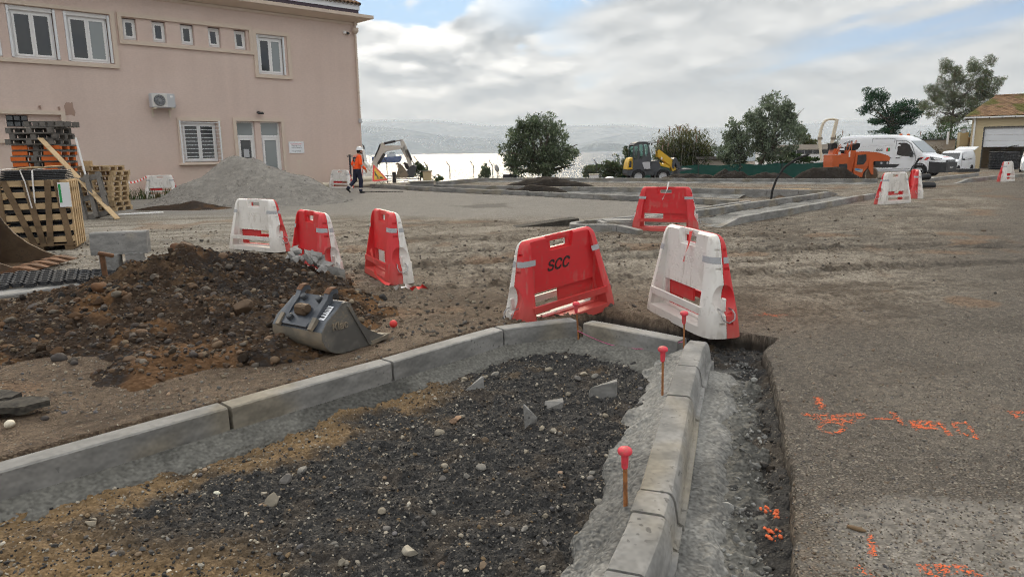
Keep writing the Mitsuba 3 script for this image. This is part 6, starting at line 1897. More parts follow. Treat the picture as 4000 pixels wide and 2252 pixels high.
small_van('small white van with its tailgate raised, parked between the big van and the garage', mat4((36.0, 58.0, -.72), math.atan2(-.62, -.78)))
small_van('white vehicle with red chevrons on its bonnet, cut off by the right edge', mat4((34.9, 47.2, -.42), math.atan2(-.80, -.60)), tail=False)

# yellow and grey wheel loader
def plan(px0, py0, s):
    return lambda *q: [((a - px0) * s, (py0 - b) * s) for a, b in q]


K = plan(950, 1540, .00192)
lo = Thing('wheel_loader', 'small yellow and grey wheel loader with a cab behind the dark heaps', 'loader', M=mat4((8.6, 44.6, -.50), .06))
cab = K((380, 800), (378, 420), (400, 330), (440, 275), (560, 240), (790, 238), (850, 280), (905, 420), (965, 830), (1000, 1110), (380, 1110))
cabp = Polygon(cab, [K((398, 375), (525, 370), (530, 780), (402, 790)), K((560, 330), (600, 300), (700, 300), (700, 770), (585, 770)), K((725, 320), (800, 305), (855, 380), (870, 640), (800, 700), (725, 690))])
lo.part('cab', side(cabp, -.62, -.56), 'machine_grey', smooth=False)
lo.part('cab_side', side(cabp, .56, .62), 'machine_grey', smooth=False)
lo.part('cab_roof', cat([side(K((400, 335), (440, 272), (560, 236), (790, 234), (860, 285), (860, 310), (790, 262), (560, 262), (450, 296), (410, 345)), -.64, .64), side(K((690, 226), (1215, 262), (1215, 275), (690, 245)), -.5, .5)]), 'machine_grey', smooth=False)
for i, q in enumerate((((398, 375), (525, 370), (530, 780), (402, 790)), ((560, 330), (600, 300), (700, 300), (700, 770), (585, 770)), ((725, 320), (800, 305), (855, 380), (870, 640), (800, 700), (725, 690)))):
    lo.part('window', side(K(*q), -.595, -.585), 'cab_glass', smooth=False)
    lo.part('window', side(K(*q), .585, .595), 'cab_glass', smooth=False)
lo.part('front_window', tinted([((900 - 950) * .00192, .5, 2.32), ((900 - 950) * .00192, -.5, 2.32), ((1000 - 950) * .00192, -.5, 1.4), ((1000 - 950) * .00192, .5, 1.4)], .006), 'cab_glass', smooth=False)
for sx in (1.0, 1.18):
    lo.part('work_light', cbox(((sx - .95) * 1.92 - .15, -.42 if sx == 1.0 else .3, 2.36), (.10, .12, .10), .02), 'black_plastic')
lo.part('seat', cat([cbox((-.42, 0, 1.45), (.4, .45, .14), .04), cbox((-.6, 0, 1.72), (.12, .42, .5), .04)]), 'black_rubber')
lo.part('steering_wheel', xf(lathe([(.17, -.012), (.19, 0), (.17, .012), (.155, 0), (.17, -.012)], 18), mat4((-.08, 0, 1.72), ry=-.5)), 'black_rubber')
rh = lo.part('rear_hood', side(K((205, 1100), (228, 900), (262, 800), (310, 738), (388, 718), (388, 1100)), -.56, .56), 'yellow_paint', smooth=30)
lo.part('vent', side(K((255, 1035), (275, 850), (320, 820), (345, 860), (338, 1035)), -.575, -.561), 'black_plastic', smooth=False, under=rh)
lo.part('counterweight', side(K((186, 1125), (385, 1120), (392, 1310), (235, 1300), (190, 1230)), -.58, .58), 'machine_grey', smooth=False)
lo.part('chassis', side(K((386, 1105), (990, 1105), (1000, 860), (1230, 820), (1295, 1000), (1300, 1290), (560, 1290), (400, 1180)), -.5, .5), 'machine_grey', smooth=False)
lo.part('door_panel', side(K((700, 870), (930, 870), (945, 1090), (760, 1095), (690, 930)), -.635, -.621), 'grey_paint', smooth=False)
for (x, y) in ((545, 1330), (1350, 1330)):
    lo.part('mudguard', side(shapely.difference(shapely.Point(*K((x, y))[0]).buffer(.50), shapely.Point(*K((x, y))[0]).buffer(.44)).intersection(Polygon(K((x - 300, y - 30), (x + 300, y - 30), (x + 300, y - 400), (x - 300, y - 400)))), -.78, -.45), 'machine_grey', smooth=30)
    for s in (-1, 1):
        wheel(lo, K((x, y))[0][0], s * .62, .40, .34, rim='grey_paint', sgn_=s)
bm = lo.part('boom', cat([side(K((1228, 500), (1290, 490), (1700, 800), (1850, 1130), (1735, 1195), (1650, 1010), (1480, 880), (1300, 730), (1228, 720)), y, y + .07) for y in (-.26, .19)] + [side(K((1500, 800), (1700, 900), (1820, 1130), (1740, 1160), (1600, 930)), -.19, .19)]), 'yellow_paint', smooth=False)
lo.part('boom_base', side(K((1235, 870), (1290, 880), (1420, 960), (1480, 920), (1640, 1030), (1640, 1080), (1300, 1000)), -.3, .3), 'yellow_paint', smooth=False)
lo.part('boom_cylinder', [tube([((1240 - 950) * .00192, 0, (1540 - 500) * .00192), ((1640 - 950) * .00192, 0, (1540 - 760) * .00192)], .075, 10)], 'black_plastic')
lo.part('piston', tube([((1640 - 950) * .00192, 0, (1540 - 760) * .00192), ((1760 - 950) * .00192, 0, (1540 - 840) * .00192)], .04, 10), 'steel')
lo.part('hose', tube(V([((a - 950) * .00192, -.2, (1540 - b) * .00192) for a, b in ((1250, 600), (1190, 580), (1180, 520), (1230, 488), (1350, 510), (1500, 600))]), .02, 6), 'black_rubber')
lo.part('coupler', side(K((1700, 1050), (1720, 800), (1780, 745), (1830, 745), (1960, 980), (2030, 1120), (1890, 1110), (1800, 900), (1770, 1100)), -.35, .35), 'machine_grey', smooth=False)
lo.part('shovel', side(K((1850, 1130), (2300, 1100), (2310, 1130), (1900, 1180), (1870, 1290), (1960, 1370), (2250, 1400), (2250, 1420), (1930, 1400), (1830, 1300)), -.8, .8), 'machine_grey', smooth=False)
lo.part('lamp', cbox((K((1350, 770))[0][0], -.32, K((1350, 770))[0][1]), (.08, .08, .16), .015), 'white_pvc')
sp = K((440, 1090))[0]
ds_ = lo.part('speed_disc', lathe([(0, 0), (.088, 0), (.088, .006), (0, .006)], 24, (sp[0], -.575, sp[1]), (0, -1, 0)), 'white_paint')
t20 = meshkit.text_mesh('20', .085, .003, bold=True); v = t20.vertices
lo.part('lettering', tm(np.stack([sp[0] - t20.bounds[:, 0].mean() + v[:, 0], -.582 - v[:, 2], sp[1] - .042 + v[:, 1]], 1), t20.faces), 'black_plastic', smooth=False, under=ds_)
lo.part('plate', side(K((400, 955), (545, 950), (545, 1010), (400, 1015)), -.585, -.575), 'grey_paint', smooth=False)

# orange roller
K = plan(950, 1400, .00222)
ro = Thing('road_roller', 'orange road roller with a driver seat and steering wheel behind the black heap', 'roller', M=mat4((16.35, 33.7, -.12), -.06) @ np.diag([.88, 1, 1, 1]))
ro.part('rear_body', side(K((262, 830), (640, 826), (640, 1000), (612, 1010), (625, 1112), (430, 1240), (300, 1240), (265, 980)), -.55, .55), 'orange_paint', smooth=False)
ro.part('painted_recess', side(K((430, 1020), (612, 1012), (622, 1110), (560, 1238), (440, 1238)), -.565, -.551), 'black_plastic', smooth=False)  # black plate on the flat body side, painting in a shaded recess
ro.part('console', side(K((640, 740), (835, 742), (800, 1000), (760, 1250), (640, 1250)), -.4, .4), 'orange_paint', smooth=False)
hd_ = ro.part('hood', side(K((830, 772), (1080, 766), (1320, 790), (1570, 860), (1606, 900), (1600, 966), (1250, 968), (1100, 1080), (800, 1082)), -.52, .52), 'orange_paint', smooth=20)
ro.part('grille', side(K((858, 835), (1050, 825), (1062, 950), (1000, 1030), (848, 1038)), -.535, -.521), 'black_plastic', smooth=False, under=hd_)
ro.part('hood_top_plate', tinted([((1280 - 950) * .00222, .34, 1.362), ((1280 - 950) * .00222, -.34, 1.362), ((1540 - 950) * .00222, -.3, 1.222), ((1540 - 950) * .00222, .3, 1.222)], .012), 'grey_paint', smooth=False, under=hd_)
ro.part('front_frame', side(K((790, 1080), (1130, 1080), (1020, 1200), (1000, 1290), (795, 1290)), -.5, .5), 'orange_paint', smooth=False)
ro.part('fork', side(K((1120, 960), (1150, 920), (1210, 930), (1225, 1080), (1235, 1240), (1195, 1240), (1120, 1120)), -.57, -.53), 'orange_paint', smooth=False)
bp_ = ro.part('bumper', side(K((1265, 970), (1600, 968), (1605, 1100), (1500, 1110), (1280, 1050)), -.5, .5), 'black_plastic', smooth=False)
for k in range(2):
    ro.part('lamp', cbox((((1420 + k * 140) - 950) * .00222, -.505, (1400 - 1010) * .00222), (.10, .03, .10), .02), 'grey_paint', under=bp_)
c = K((1215, 1250))[0]
ro.part('drum', lathe([(0, -.5), (.30, -.5), (.345, -.5), (.345, .5), (.30, .5), (0, .5)], 36, (c[0], 0, .345), (0, 1, 0)), 'bucket_mud')
ro.part('drum_hub', lathe([(0, .52), (.12, .52), (.16, .505), (.29, .505)][::-1], 24, (c[0], 0, .345), (0, -1, 0)), 'bucket_brown')
for y in (-.42, -.15, .15, .42):
    wheel(ro, K((390, 1250))[0][0], y, .33, .24, rim='bucket_brown', sgn_=-1)
for i, q in enumerate((((290, 720), (290, 600), (330, 580), (400, 590), (430, 640), (400, 720)), ((690, 740), (690, 670), (760, 620), (830, 615), (860, 600), (900, 590), (950, 600), (948, 660), (900, 720), (840, 742)))):
    ro.part('seat', side(K(*q), -.24, .24), 'black_rubber', smooth=30)
ro.part('seat_frame', side(K((310, 820), (340, 700), (470, 700), (480, 815)), -.28, .28), 'orange_paint', smooth=False)
ro.part('seat', cbox(((545 - 950) * .00222, 0, (1400 - 765) * .00222), (.30, .42, .14), .04), 'black_rubber')
ro.part('arm_rest', cbox(((500 - 950) * .00222, -.26, (1400 - 680) * .00222), (.30, .07, .05), .02), 'black_plastic')
ro.part('steering_column', tube([K((690, 780))[0] and V([(690 - 950) * .00222, 0, 1.38]), V([(715 - 950) * .00222, 0, 1.83])], .03, 8), 'orange_paint')
ro.part('steering_wheel', xf(lathe([(.22, -.014), (.236, 0), (.22, .014), (.206, 0), (.22, -.014)], 24), mat4(((715 - 950) * .00222, 0, (1400 - 573) * .00222), ry=-.32)), 'black_rubber')
for a, b in (((640, 860), (720, 560)), ((330, 820), (470, 610)), ((400, 790), (490, 640)), ((730, 740), (735, 560))):
    ro.part('hand_rail', tube([V([(a[0] - 950) * .00222, -.36, (1400 - a[1]) * .00222]), V([(b[0] - 950) * .00222, -.36, (1400 - b[1]) * .00222])], .018, 6), 'orange_paint')
ro.part('hand_hoop', tube(V([((a - 950) * .00222, -.1, (1400 - b) * .00222) for a, b in ((855, 620), (860, 560), (880, 530), (900, 560), (895, 610))]), .018, 6), 'orange_paint')
ro.part('sticker', side(K((810, 1110), (830, 1105), (1000, 1130), (1000, 1180), (960, 1200), (815, 1160)), -.512, -.501), 'far_walls', smooth=False, label='torn pale blue and white sticker')
ro.part('sticker_blue', side(K((815, 1112), (900, 1115), (980, 1140), (880, 1150), (820, 1140)), -.516, -.5125), 'flag_blue', smooth=False)
for q in (((395, 765), (445, 765), (445, 815), (395, 815)), ((660, 880), (665, 780), (700, 740), (700, 880))):
    ro.part('white_label', side(K(*q), -.57 if q[0][0] < 500 else -.415, -.551 if q[0][0] < 500 else -.401), 'tape_white', smooth=False)
# beige folded digger arm behind the roller
K2 = lambda a, b, y=0: V([(a - 330) * .00245, y, (1400 - b) * .00245])
fa = Thing('folded_digger_arm', 'beige folded digger arm rising behind the roller seat', 'digger arm', M=mat4((16.15, 36.6, -.15), -.2))
fa.part('outer_arm', tube([K2(255, 1000), K2(215, 760), K2(190, 600), K2(185, 500)], [.07, .07, .09, .10], 8), 'cream_paint')
fa.part('bend', tube([K2(185, 500), K2(205, 350), K2(235, 240), K2(280, 180), K2(350, 158), K2(420, 156), K2(500, 170)], [.085, .07, .07, .065, .05, .05, .05], 8), 'cream_paint')
fa.part('inner_arm', beam(K2(500, 160), K2(440, 540), .15, .14), 'cream_paint', smooth=False)
fa.part('lower_arm', beam(K2(440, 540), K2(430, 1000), .13, .13), 'cream_paint', smooth=False)
for a, b in ((195, 545), (450, 545)):
    fa.part('joint', cbox(K2(a, b), (.22, .2, .14), .03), 'bucket_mud')
fa.part('ram', tube([K2(245, 240), K2(190, 520)], .03, 8), 'dark_steel')

# white excavator behind the corner of the building
K = plan(1100, 1200, .00243)
exv = Thing('excavator', 'white excavator arm and hooked bucket reaching out from behind the building corner', 'excavator', M=mat4((-7.22, 42.2, -.12), 0))
exv.part('boom', side(K((640, 980), (770, 640), (900, 400), (945, 295), (1000, 262), (1050, 280), (1062, 335), (1250, 335), (1440, 345), (1500, 385), (1440, 418), (1080, 475), (1010, 540), (880, 725), (800, 980)), -.13, .13), 'machine_white', smooth=25)
exv.part('stick', side(K((1435, 200), (1490, 190), (1530, 260), (1580, 375), (1640, 560), (1690, 830), (1615, 850), (1560, 660), (1440, 430)), -.10, .10), 'machine_white', smooth=25)
for a, b, r, m in (((1050, 285), (1320, 235), .075, 'dark_steel'), ((1320, 235), (1460, 212), .04, 'steel'), ((880, 770), (1040, 530), .08, 'dark_steel'), ((1590, 440), (1690, 690), .065, 'dark_steel'), ((1690, 690), (1760, 800), .035, 'steel')):
    q = K(a, b)
    exv.part('hydraulic_ram', tube([(q[0][0], -.16, q[0][1]), (q[1][0], -.16, q[1][1])], r, 10), m)
exv.part('hose', tube(V([(x, -.17, z) for x, z in K((950, 300), (900, 420), (800, 610))]), .035, 6), 'black_rubber')
exv.part('hose', tube(V([(x, -.17, z) for x, z in K((1440, 400), (1500, 470), (1520, 340), (1550, 480), (1600, 620))]), .02, 6), 'black_rubber')
for y in (-.28, .1):
    dx = 0 if y < 0 else 150
    exv.part('bucket_ear', side([(a + dx * .00243, b + (.02 if dx else 0)) for a, b in K((1340, 830), (1350, 800), (1330, 790), (1305, 800), (1310, 765), (1350, 748), (1400, 760), (1480, 830), (1560, 940), (1600, 1000), (1500, 1000), (1380, 900))], y, y + .10), 'bucket_mud' if y < 0 else 'dark_steel', smooth=25)
exv.part('bucket', side(K((1380, 870), (1440, 880), (1560, 990), (1620, 1040), (1560, 1110), (1290, 1110), (1330, 1020)), -.45, .35), 'bucket_mud', smooth=20)
exv.part('quick_coupler', side(K((1560, 960), (1640, 850), (1720, 800), (1790, 830), (1760, 960), (1730, 1100), (1560, 1110)), -.28, .2), 'machine_grey', smooth=20)
exv.part('cab', side(K((350, 980), (380, 500), (470, 330), (500, 330), (560, 700), (640, 800), (660, 960), (640, 1100), (300, 1100)), -.5, .5), 'machine_white', smooth=20)
exv.part('cab_pillar', side(K((495, 275), (545, 280), (545, 320), (525, 345), (560, 560), (572, 705), (540, 700), (510, 560)), -.6, -.5), 'black_plastic', smooth=False)
mr = exv.part('mirror', side(K((570, 330), (595, 325), (610, 360), (610, 415), (585, 415)), -.65, -.60), 'dark_steel', smooth=False)
exv.part('arm', tube(V([(x, -.62, z) for x, z in K((540, 315), (580, 318), (600, 345))]), .015, 6), 'black_plastic', under=mr)
exv.part('undercarriage', side(K((300, 1110), (700, 1110), (760, 1180), (700, 1250), (300, 1250)), -.9, .9), 'black_rubber', smooth=False)

# ship on the bay
sh = Thing('ship', 'blue hulled ship anchored in the bay behind the excavator arm', 'ship', M=mat4((-83.5, 486, -4.2), 0))
hull_r = []
for x, w, z0, z1 in ((-9.8, 2.6, 1.0, 4.0), (-9.2, 3.0, 0, 3.6), (-4, 3.4, -.3, 3.6), (4, 3.2, -.3, 3.8), (8, 1.8, -.2, 4.2), (9.6, .5, 1.4, 4.6), (10, .1, 3, 4.8)):
    hull_r.append([(x, -w, z1), (x, -w * .9, (z0 + z1) / 2), (x, -w * .6, z0), (x, w * .6, z0), (x, w * .9, (z0 + z1) / 2), (x, w, z1)])
sh.part('hull', loft(V(hull_r)), 'ship_blue', smooth=25)
sh.part('deckhouse', cat([box((3.0, 0, 4.6), (5.5, 4.0, 1.8)), box((3.6, 0, 6.1), (3.2, 3.2, 1.3))]), 'grey_paint', smooth=False)
sh.part('bridge_windows', box((3.6, 0, 6.2), (3.3, 3.3, .5)), 'glass_green', smooth=False)
sh.part('mast', cat([tube([(3.0, 0, 6.7), (3.0, 0, 12.6)], [.16, .07], 6), box((3.0, 0, 9.8), (1.6, .1, .1)), box((3.4, 0, 8.4), (1.2, .5, .3))]), 'grey_paint', smooth=False)

# ---------------------------------------------------------------- trees and plants
def leaves(blobs, n, size, cols, seed, slim=.4, shell=.55, gaps=.40, gs=.9, droop=0.0, up=None):
    """leaf clusters spread through ellipsoids (centre, radii)"""
    g = np.random.default_rng(seed)
    sub_ = []
    for c0, r0 in blobs:                                   # clumps over the surface of each mass
        for _ in range(9):
            e = g.normal(size=3); e /= np.linalg.norm(e); e[2] = abs(e[2]) if g.uniform() < .35 else e[2]
            q = g.uniform(.28, .46)
            sub_.append((V(c0) + e * V(r0) * g.uniform(.62, 1.02), V(r0) * q * V([1, 1, g.uniform(.8, 1.3)])))
    blobs = [(c0, V(r0) * .72) for c0, r0 in blobs] + sub_
    w = V([b[1][0] * b[1][1] * b[1][2] for b in blobs]) ** .72
    k = g.choice(len(blobs), int(n * 1.9), p=w / w.sum())
    C, R = V([b[0] for b in blobs])[k], V([b[1] for b in blobs])[k]
    d = g.normal(size=(len(k), 3)); d /= np.linalg.norm(d, axis=1, keepdims=True)
    rad = shell + (1 - shell) * g.uniform(0, 1, len(k)) ** .6
    rad = np.where(g.uniform(0, 1, len(k)) < .25, rad * g.uniform(.3, 1, len(k)), rad)
    rad = rad * (1 + .28 * (meshkit.noise(d * 2.3 + k[:, None] * 5 + 50, seed) - .5) * 2)
    P_ = C + d * R * rad[:, None]
    dens = meshkit.fbm(P_ * gs + 70, 3, seed + 1)
    keep = dens > gaps
    P_, d, dens = P_[keep][:n], d[keep][:n], dens[keep][:n]
    m = len(P_)
    a = d * .6 + g.normal(size=(m, 3)) * .7 + V([0, 0, -droop if up is None else up])
    a /= np.linalg.norm(a, axis=1, keepdims=True)
    b = np.cross(a, g.normal(size=(m, 3))); b /= np.linalg.norm(b, axis=1, keepdims=True)
    s = size * g.uniform(.6, 1.4, m)[:, None]
    q = np.stack([P_ - a * s, P_ + b * s * slim, P_ + a * s, P_ - b * s * slim], 1).reshape(-1, 3)
    f = (V([(0, 1, 2), (0, 2, 3)])[None] + np.arange(m)[:, None, None] * 4).reshape(-1, 3)
    c = V(cols)[g.integers(0, len(cols), m)] * g.uniform(.7, 1.3, (m, 1)) * (.55 + .9 * meshkit.noise(P_ * 1.6 + 30, seed + 3))[:, None]
    return tm(q, f), np.repeat(np.clip(c, 0, .6), 4, 0)


def tree(name, label, cat_, blobs, trunk_, n, size, cols, seed, group=None, **kw):
    t = Thing(name, label, cat_, group)
    m, c = leaves(blobs, n, size, cols, seed, **kw)
    t.part('crown', m, 'leaf', color=c, smooth=False)
    if trunk_:
        g = np.random.default_rng(seed + 5)
        base, top, r = V(trunk_[0]), V(trunk_[1]), trunk_[2]
        q = np.linspace(0, 1, 7)[:, None]
        ms = [tube(base + (top - base) * q + g.normal(0, r * .35, (7, 3)) * q, np.linspace(r, r * .55, 7), 9)]
        t.part('trunk', ms[0], 'bark', smooth=True)
        lm = []
        for b in blobs:
            e = V(b[0]); s0 = base + (top - base) * g.uniform(.55, 1)
            for k in range(3):
                tip = e + g.normal(0, .45, 3) * V(b[1])
                mid = (s0 + tip) / 2 + g.normal(0, .12, 3) * np.linalg.norm(tip - s0)
                qq = np.linspace(0, 1, 6)[:, None]
                lm.append(tube(s0 * (1 - qq) ** 2 + 2 * mid * qq * (1 - qq) + tip * qq ** 2, np.linspace(r * .42, r * .07, 6), 5))
        t.part('limbs', lm, 'bark', smooth=True, kind='stuff')
    return t


OLIVE = [(0.105, 0.14, 0.08), (0.14, 0.181, 0.106), (0.198, 0.232, 0.151), (0.075, 0.105, 0.059)]
OLIVE2 = [(0.14, 0.181, 0.117), (0.19, 0.232, 0.158), (0.256, 0.302, 0.215), (0.098, 0.13, 0.084)]
DARK = [(0.051, 0.081, 0.043), (0.081, 0.117, 0.055), (0.117, 0.151, 0.075)]
PINE = [(0.026, 0.065, 0.036), (0.036, 0.086, 0.046), (0.053, 0.106, 0.056)]
EUC = [(0.107, 0.147, 0.077), (0.147, 0.186, 0.098), (0.195, 0.225, 0.128), (0.166, 0.136, 0.088)]
REED = [(.06, .085, .03), (.09, .11, .04), (.14, .135, .055), (.17, .13, .06)]
tree('olive_tree', 'broad dark olive tree standing alone against the bright bay', 'tree',
     [((1.75, 45, 1.75), (1.75, 1.8, 1.5)), ((.55, 45, 1.25), (1.05, 1.2, 1.15)), ((.55, 45.2, 2.35), (.75, .9, .8)), ((3.1, 45, .95), (1.05, 1.2, 1.1)), ((2.2, 45, 2.9), (1.15, 1.2, .85)), ((1.2, 44.8, 3.0), (.7, .8, .75)), ((3.0, 45, 2.0), (.8, .9, .8)), ((3.85, 45, 1.2), (.5, .8, .6)), ((.2, 45, .7), (.7, .8, .6)), ((2.0, 44.6, .5), (1.3, .9, .6))],
     [(2.3, 45, -.8), (2.25, 45, .9), .33], 15000, .10, OLIVE, 11, slim=.32, gaps=.26, gs=1.5, up=.25)
tree('olive_tree', 'tall grey green olive tree behind the green screen, tallest of the three olives', 'tree',
     [((18.5, 50, 2.7), (1.9, 1.8, 1.6)), ((18.3, 50, 4.1), (1.15, 1.2, .95)), ((17.2, 50, 3.3), (1.0, 1.0, 1.0)), ((19.7, 50, 2.6), (1.0, 1.0, 1.3)), ((19.3, 50, 3.6), (.8, .9, .7)), ((18.3, 49.8, 1.2), (1.8, 1.2, .7)), ((17.6, 50, 2.0), (.9, 1, .9))],
     [(17.1, 50, -.8), (18.0, 50, 1.9), .17], 10500, .12, OLIVE2, 21, slim=.30, gaps=.34, gs=1.3, up=.35)
tree('olive_tree', 'smaller silvery olive tree leaning left beside the tall one behind the screen', 'tree',
     [((15.5, 50, 1.9), (1.0, 1.1, 1.1)), ((15.6, 50, 2.9), (.55, .7, .75)), ((16.4, 50, 1.5), (.9, .9, 1.1)), ((14.9, 50, 1.3), (.6, .8, .7)), ((15.6, 49.8, .5), (1.0, .8, .8))],
     [(16.9, 50, -.7), (15.9, 50, 1.2), .10], 6500, .11, OLIVE2, 31, slim=.30, gaps=.36, gs=1.6, up=.4)
tree('bush', 'dark bramble hedge left of the yellow loader at the shore', 'bush', [((6.0, 48.3, .15), (1.0, .9, .75)), ((7.2, 48.3, .25), (1.0, .9, .85)), ((8.2, 48.5, .65), (.85, .9, .95)), ((5.4, 48.2, -.1), (.5, .7, .6))], None, 5200, .085, DARK + [(.09, .085, .04)], 41, slim=.5, gaps=.34, gs=1.6)
tree('bush', 'small round shrub on the shore left of the big olive', 'bush', [((-1.65, 46.6, .05), (.48, .5, .48)), ((-1.6, 46.6, .45), (.28, .3, .28))], None, 900, .08, DARK + OLIVE, 43, slim=.45, gaps=.34, gs=3)
tree('bush', 'dark bush over the small wall behind the excavator bucket', 'bush', [((-5.75, 44.5, .55), (.45, .5, .45)), ((-5.4, 44.5, .30), (.45, .4, .4)), ((-4.6, 45, -.1), (.35, .4, .28))], None, 1300, .07, DARK, 45, slim=.5, gaps=.34, gs=3)
tree('bush', 'green leafy bush under the tall olive behind the screen', 'bush', [((19.4, 50.8, .55), (1.6, .8, .55)), ((21.0, 50.8, .65), (.8, .7, .35))], None, 2600, .09, [(.04, .07, .025), (.06, .10, .035)], 47, slim=.6, gaps=.36, gs=2)
tree('young_tree', 'yellowish young tree behind the white shed', 'tree', [((25.0, 61, 2.0), (.9, .8, 1.0)), ((24.7, 61, 2.8), (.45, .5, .6)), ((25.4, 61, 1.5), (.8, .7, .8))], [(25, 61, -.8), (25, 61, 1.8), .08], 2400, .11, [(.09, .10, .04), (.12, .115, .05), (.07, .085, .035)], 49, slim=.35, gaps=.35, gs=1.7, up=.5)
tree('pine_tree', 'dark pine tree with clumped flat crown behind the white van', 'tree',
     [((37.75, 75, 6.3), (1.55, 1.4, 1.05)), ((37.2, 75, 5.3), (1.0, 1.0, .6)), ((37.9, 75, 4.1), (1.0, 1.1, .40)), ((39.2, 75, 5.0), (1.1, 1.2, .8)), ((40.9, 75, 5.6), (1.0, 1.2, .95)), ((41.6, 75, 4.6), (1.1, 1.2, .65)), ((40.0, 75, 4.0), (1.9, 1.4, .65)), ((39.4, 75, 3.1), (1.5, 1.3, .55)), ((42.2, 75, 4.9), (.7, .8, .35))],
     [(39.8, 75, -1), (39.6, 75, 4.8), .28], 9500, .15, PINE, 51, slim=.22, gaps=.28, gs=.9, up=.45)
tree('eucalyptus_tree', 'tall airy eucalyptus tree left of the garage roof', 'tree',
     [((51.3, 85, 9.4), (1.5, 1.4, 1.7)), ((54.9, 85, 9.8), (1.8, 1.5, 1.7)), ((56.2, 85, 8.3), (1.7, 1.5, 1.7)), ((50.1, 85, 7.8), (1.6, 1.3, 1.3)), ((52.9, 85, 7.8), (1.9, 1.5, 1.5)), ((49.6, 85, 5.8), (1.7, 1.4, 1.4)), ((53.2, 85, 5.6), (2.0, 1.4, 1.4)), ((55.6, 85, 6.3), (1.8, 1.4, 1.3)), ((51.2, 85, 4.2), (1.8, 1.3, 1.2)), ((50.8, 85, 6.9), (1.3, 1.2, 1.0))],
     [(52.0, 85, -1), (52.2, 85, 7.0), .17], 26000, .125, EUC, 61, slim=.26, gaps=.36, gs=.75, droop=.7)


def reeds(label, cx, cy, rx, ry, n, h0, h1, seed, plumes=0, cols=REED, z0=-.7, w=.028):
    g = np.random.default_rng(seed)
    t = Thing('reed_clump', label, 'reeds')
    vs, fs, cs, at = [], [], [], 0
    st_, pl_ = [], []
    for i in range(n):
        x, y = cx + g.uniform(-rx, rx), cy + g.uniform(-ry, ry)
        h = g.uniform(h0, h1) * (1 - .32 * abs((x - cx) / rx) ** 2)
        lean = V([g.normal(0, .08), g.normal(0, .06), 1.0])
        b = V([x, y, z0])
        if i % 3 == 0:
            st_.append(tube([b, b + lean * h * .96], [.014, .007], 4, False))
        for k in range(15):
            p0 = b + lean * h * g.uniform(.15, 1.0)
            a = g.uniform(0, 6.28); L = g.uniform(.35, .75)
            d = V([math.cos(a), math.sin(a), 0])
            s = V([-d[1], d[0], .4]) * w
            p1 = p0 + d * L * .5 + V([0, 0, L * .45]); p2 = p0 + d * L + V([0, 0, L * g.uniform(-.1, .45)])
            vs.append(V([p0 - s * .6, p0 + s * .6, p1 + s, p1 - s, p2])); fs.append(V([(0, 1, 2), (0, 2, 3), (3, 2, 4)]) + at); at += 5
            cs.append(np.tile(V(cols[min(len(cols) - 1, int(g.integers(0, 2) + (p0[2] - z0) / h1 * 2.4))]) * g.uniform(.65, 1.3), (5, 1)))
        if i < plumes:
            tp = b + lean * (h + g.uniform(.1, .5))
            pl_.append(tube([b + lean * h, tp, tp + lean * .22, tp + lean * .42], [.008, .03, .05, .008], 6))
    t.part('foliage', tm(np.vstack(vs), np.vstack(fs)), 'leaf', color=np.vstack(cs), smooth=False, kind='stuff')
    t.part('canes', st_, 'far_walls', smooth=True, kind='stuff')
    for m in pl_:
        t.part('plume', m, 'patch_plaster', smooth=True)
    return t


reeds('tall giant reed clump with plumes between the loader and the olives', 13.3, 55, 2.1, 1.2, 330, 2.3, 4.0, 71, plumes=13)
reeds('far giant reeds in front of the eucalyptus and garage', 44.5, 71, 4.5, 1.2, 420, 2.6, 4.7, 73, plumes=4, cols=[(.035, .07, .025), (.05, .095, .035), (.07, .12, .045)], z0=-1.0, w=.035)
reeds('thin reed stems with three tall plumes above the van roof', 29.6, 63, 2.4, .6, 70, 2.4, 3.6, 75, plumes=3, cols=[(.06, .08, .03), (.10, .11, .05)], z0=-.9)
reeds('brown dry plants between the van roof and the pine', 36.5, 66, 3.2, .8, 200, 1.8, 3.0, 77, plumes=2, cols=[(.07, .08, .035), (.13, .11, .06), (.14, .10, .06)], z0=-.9)

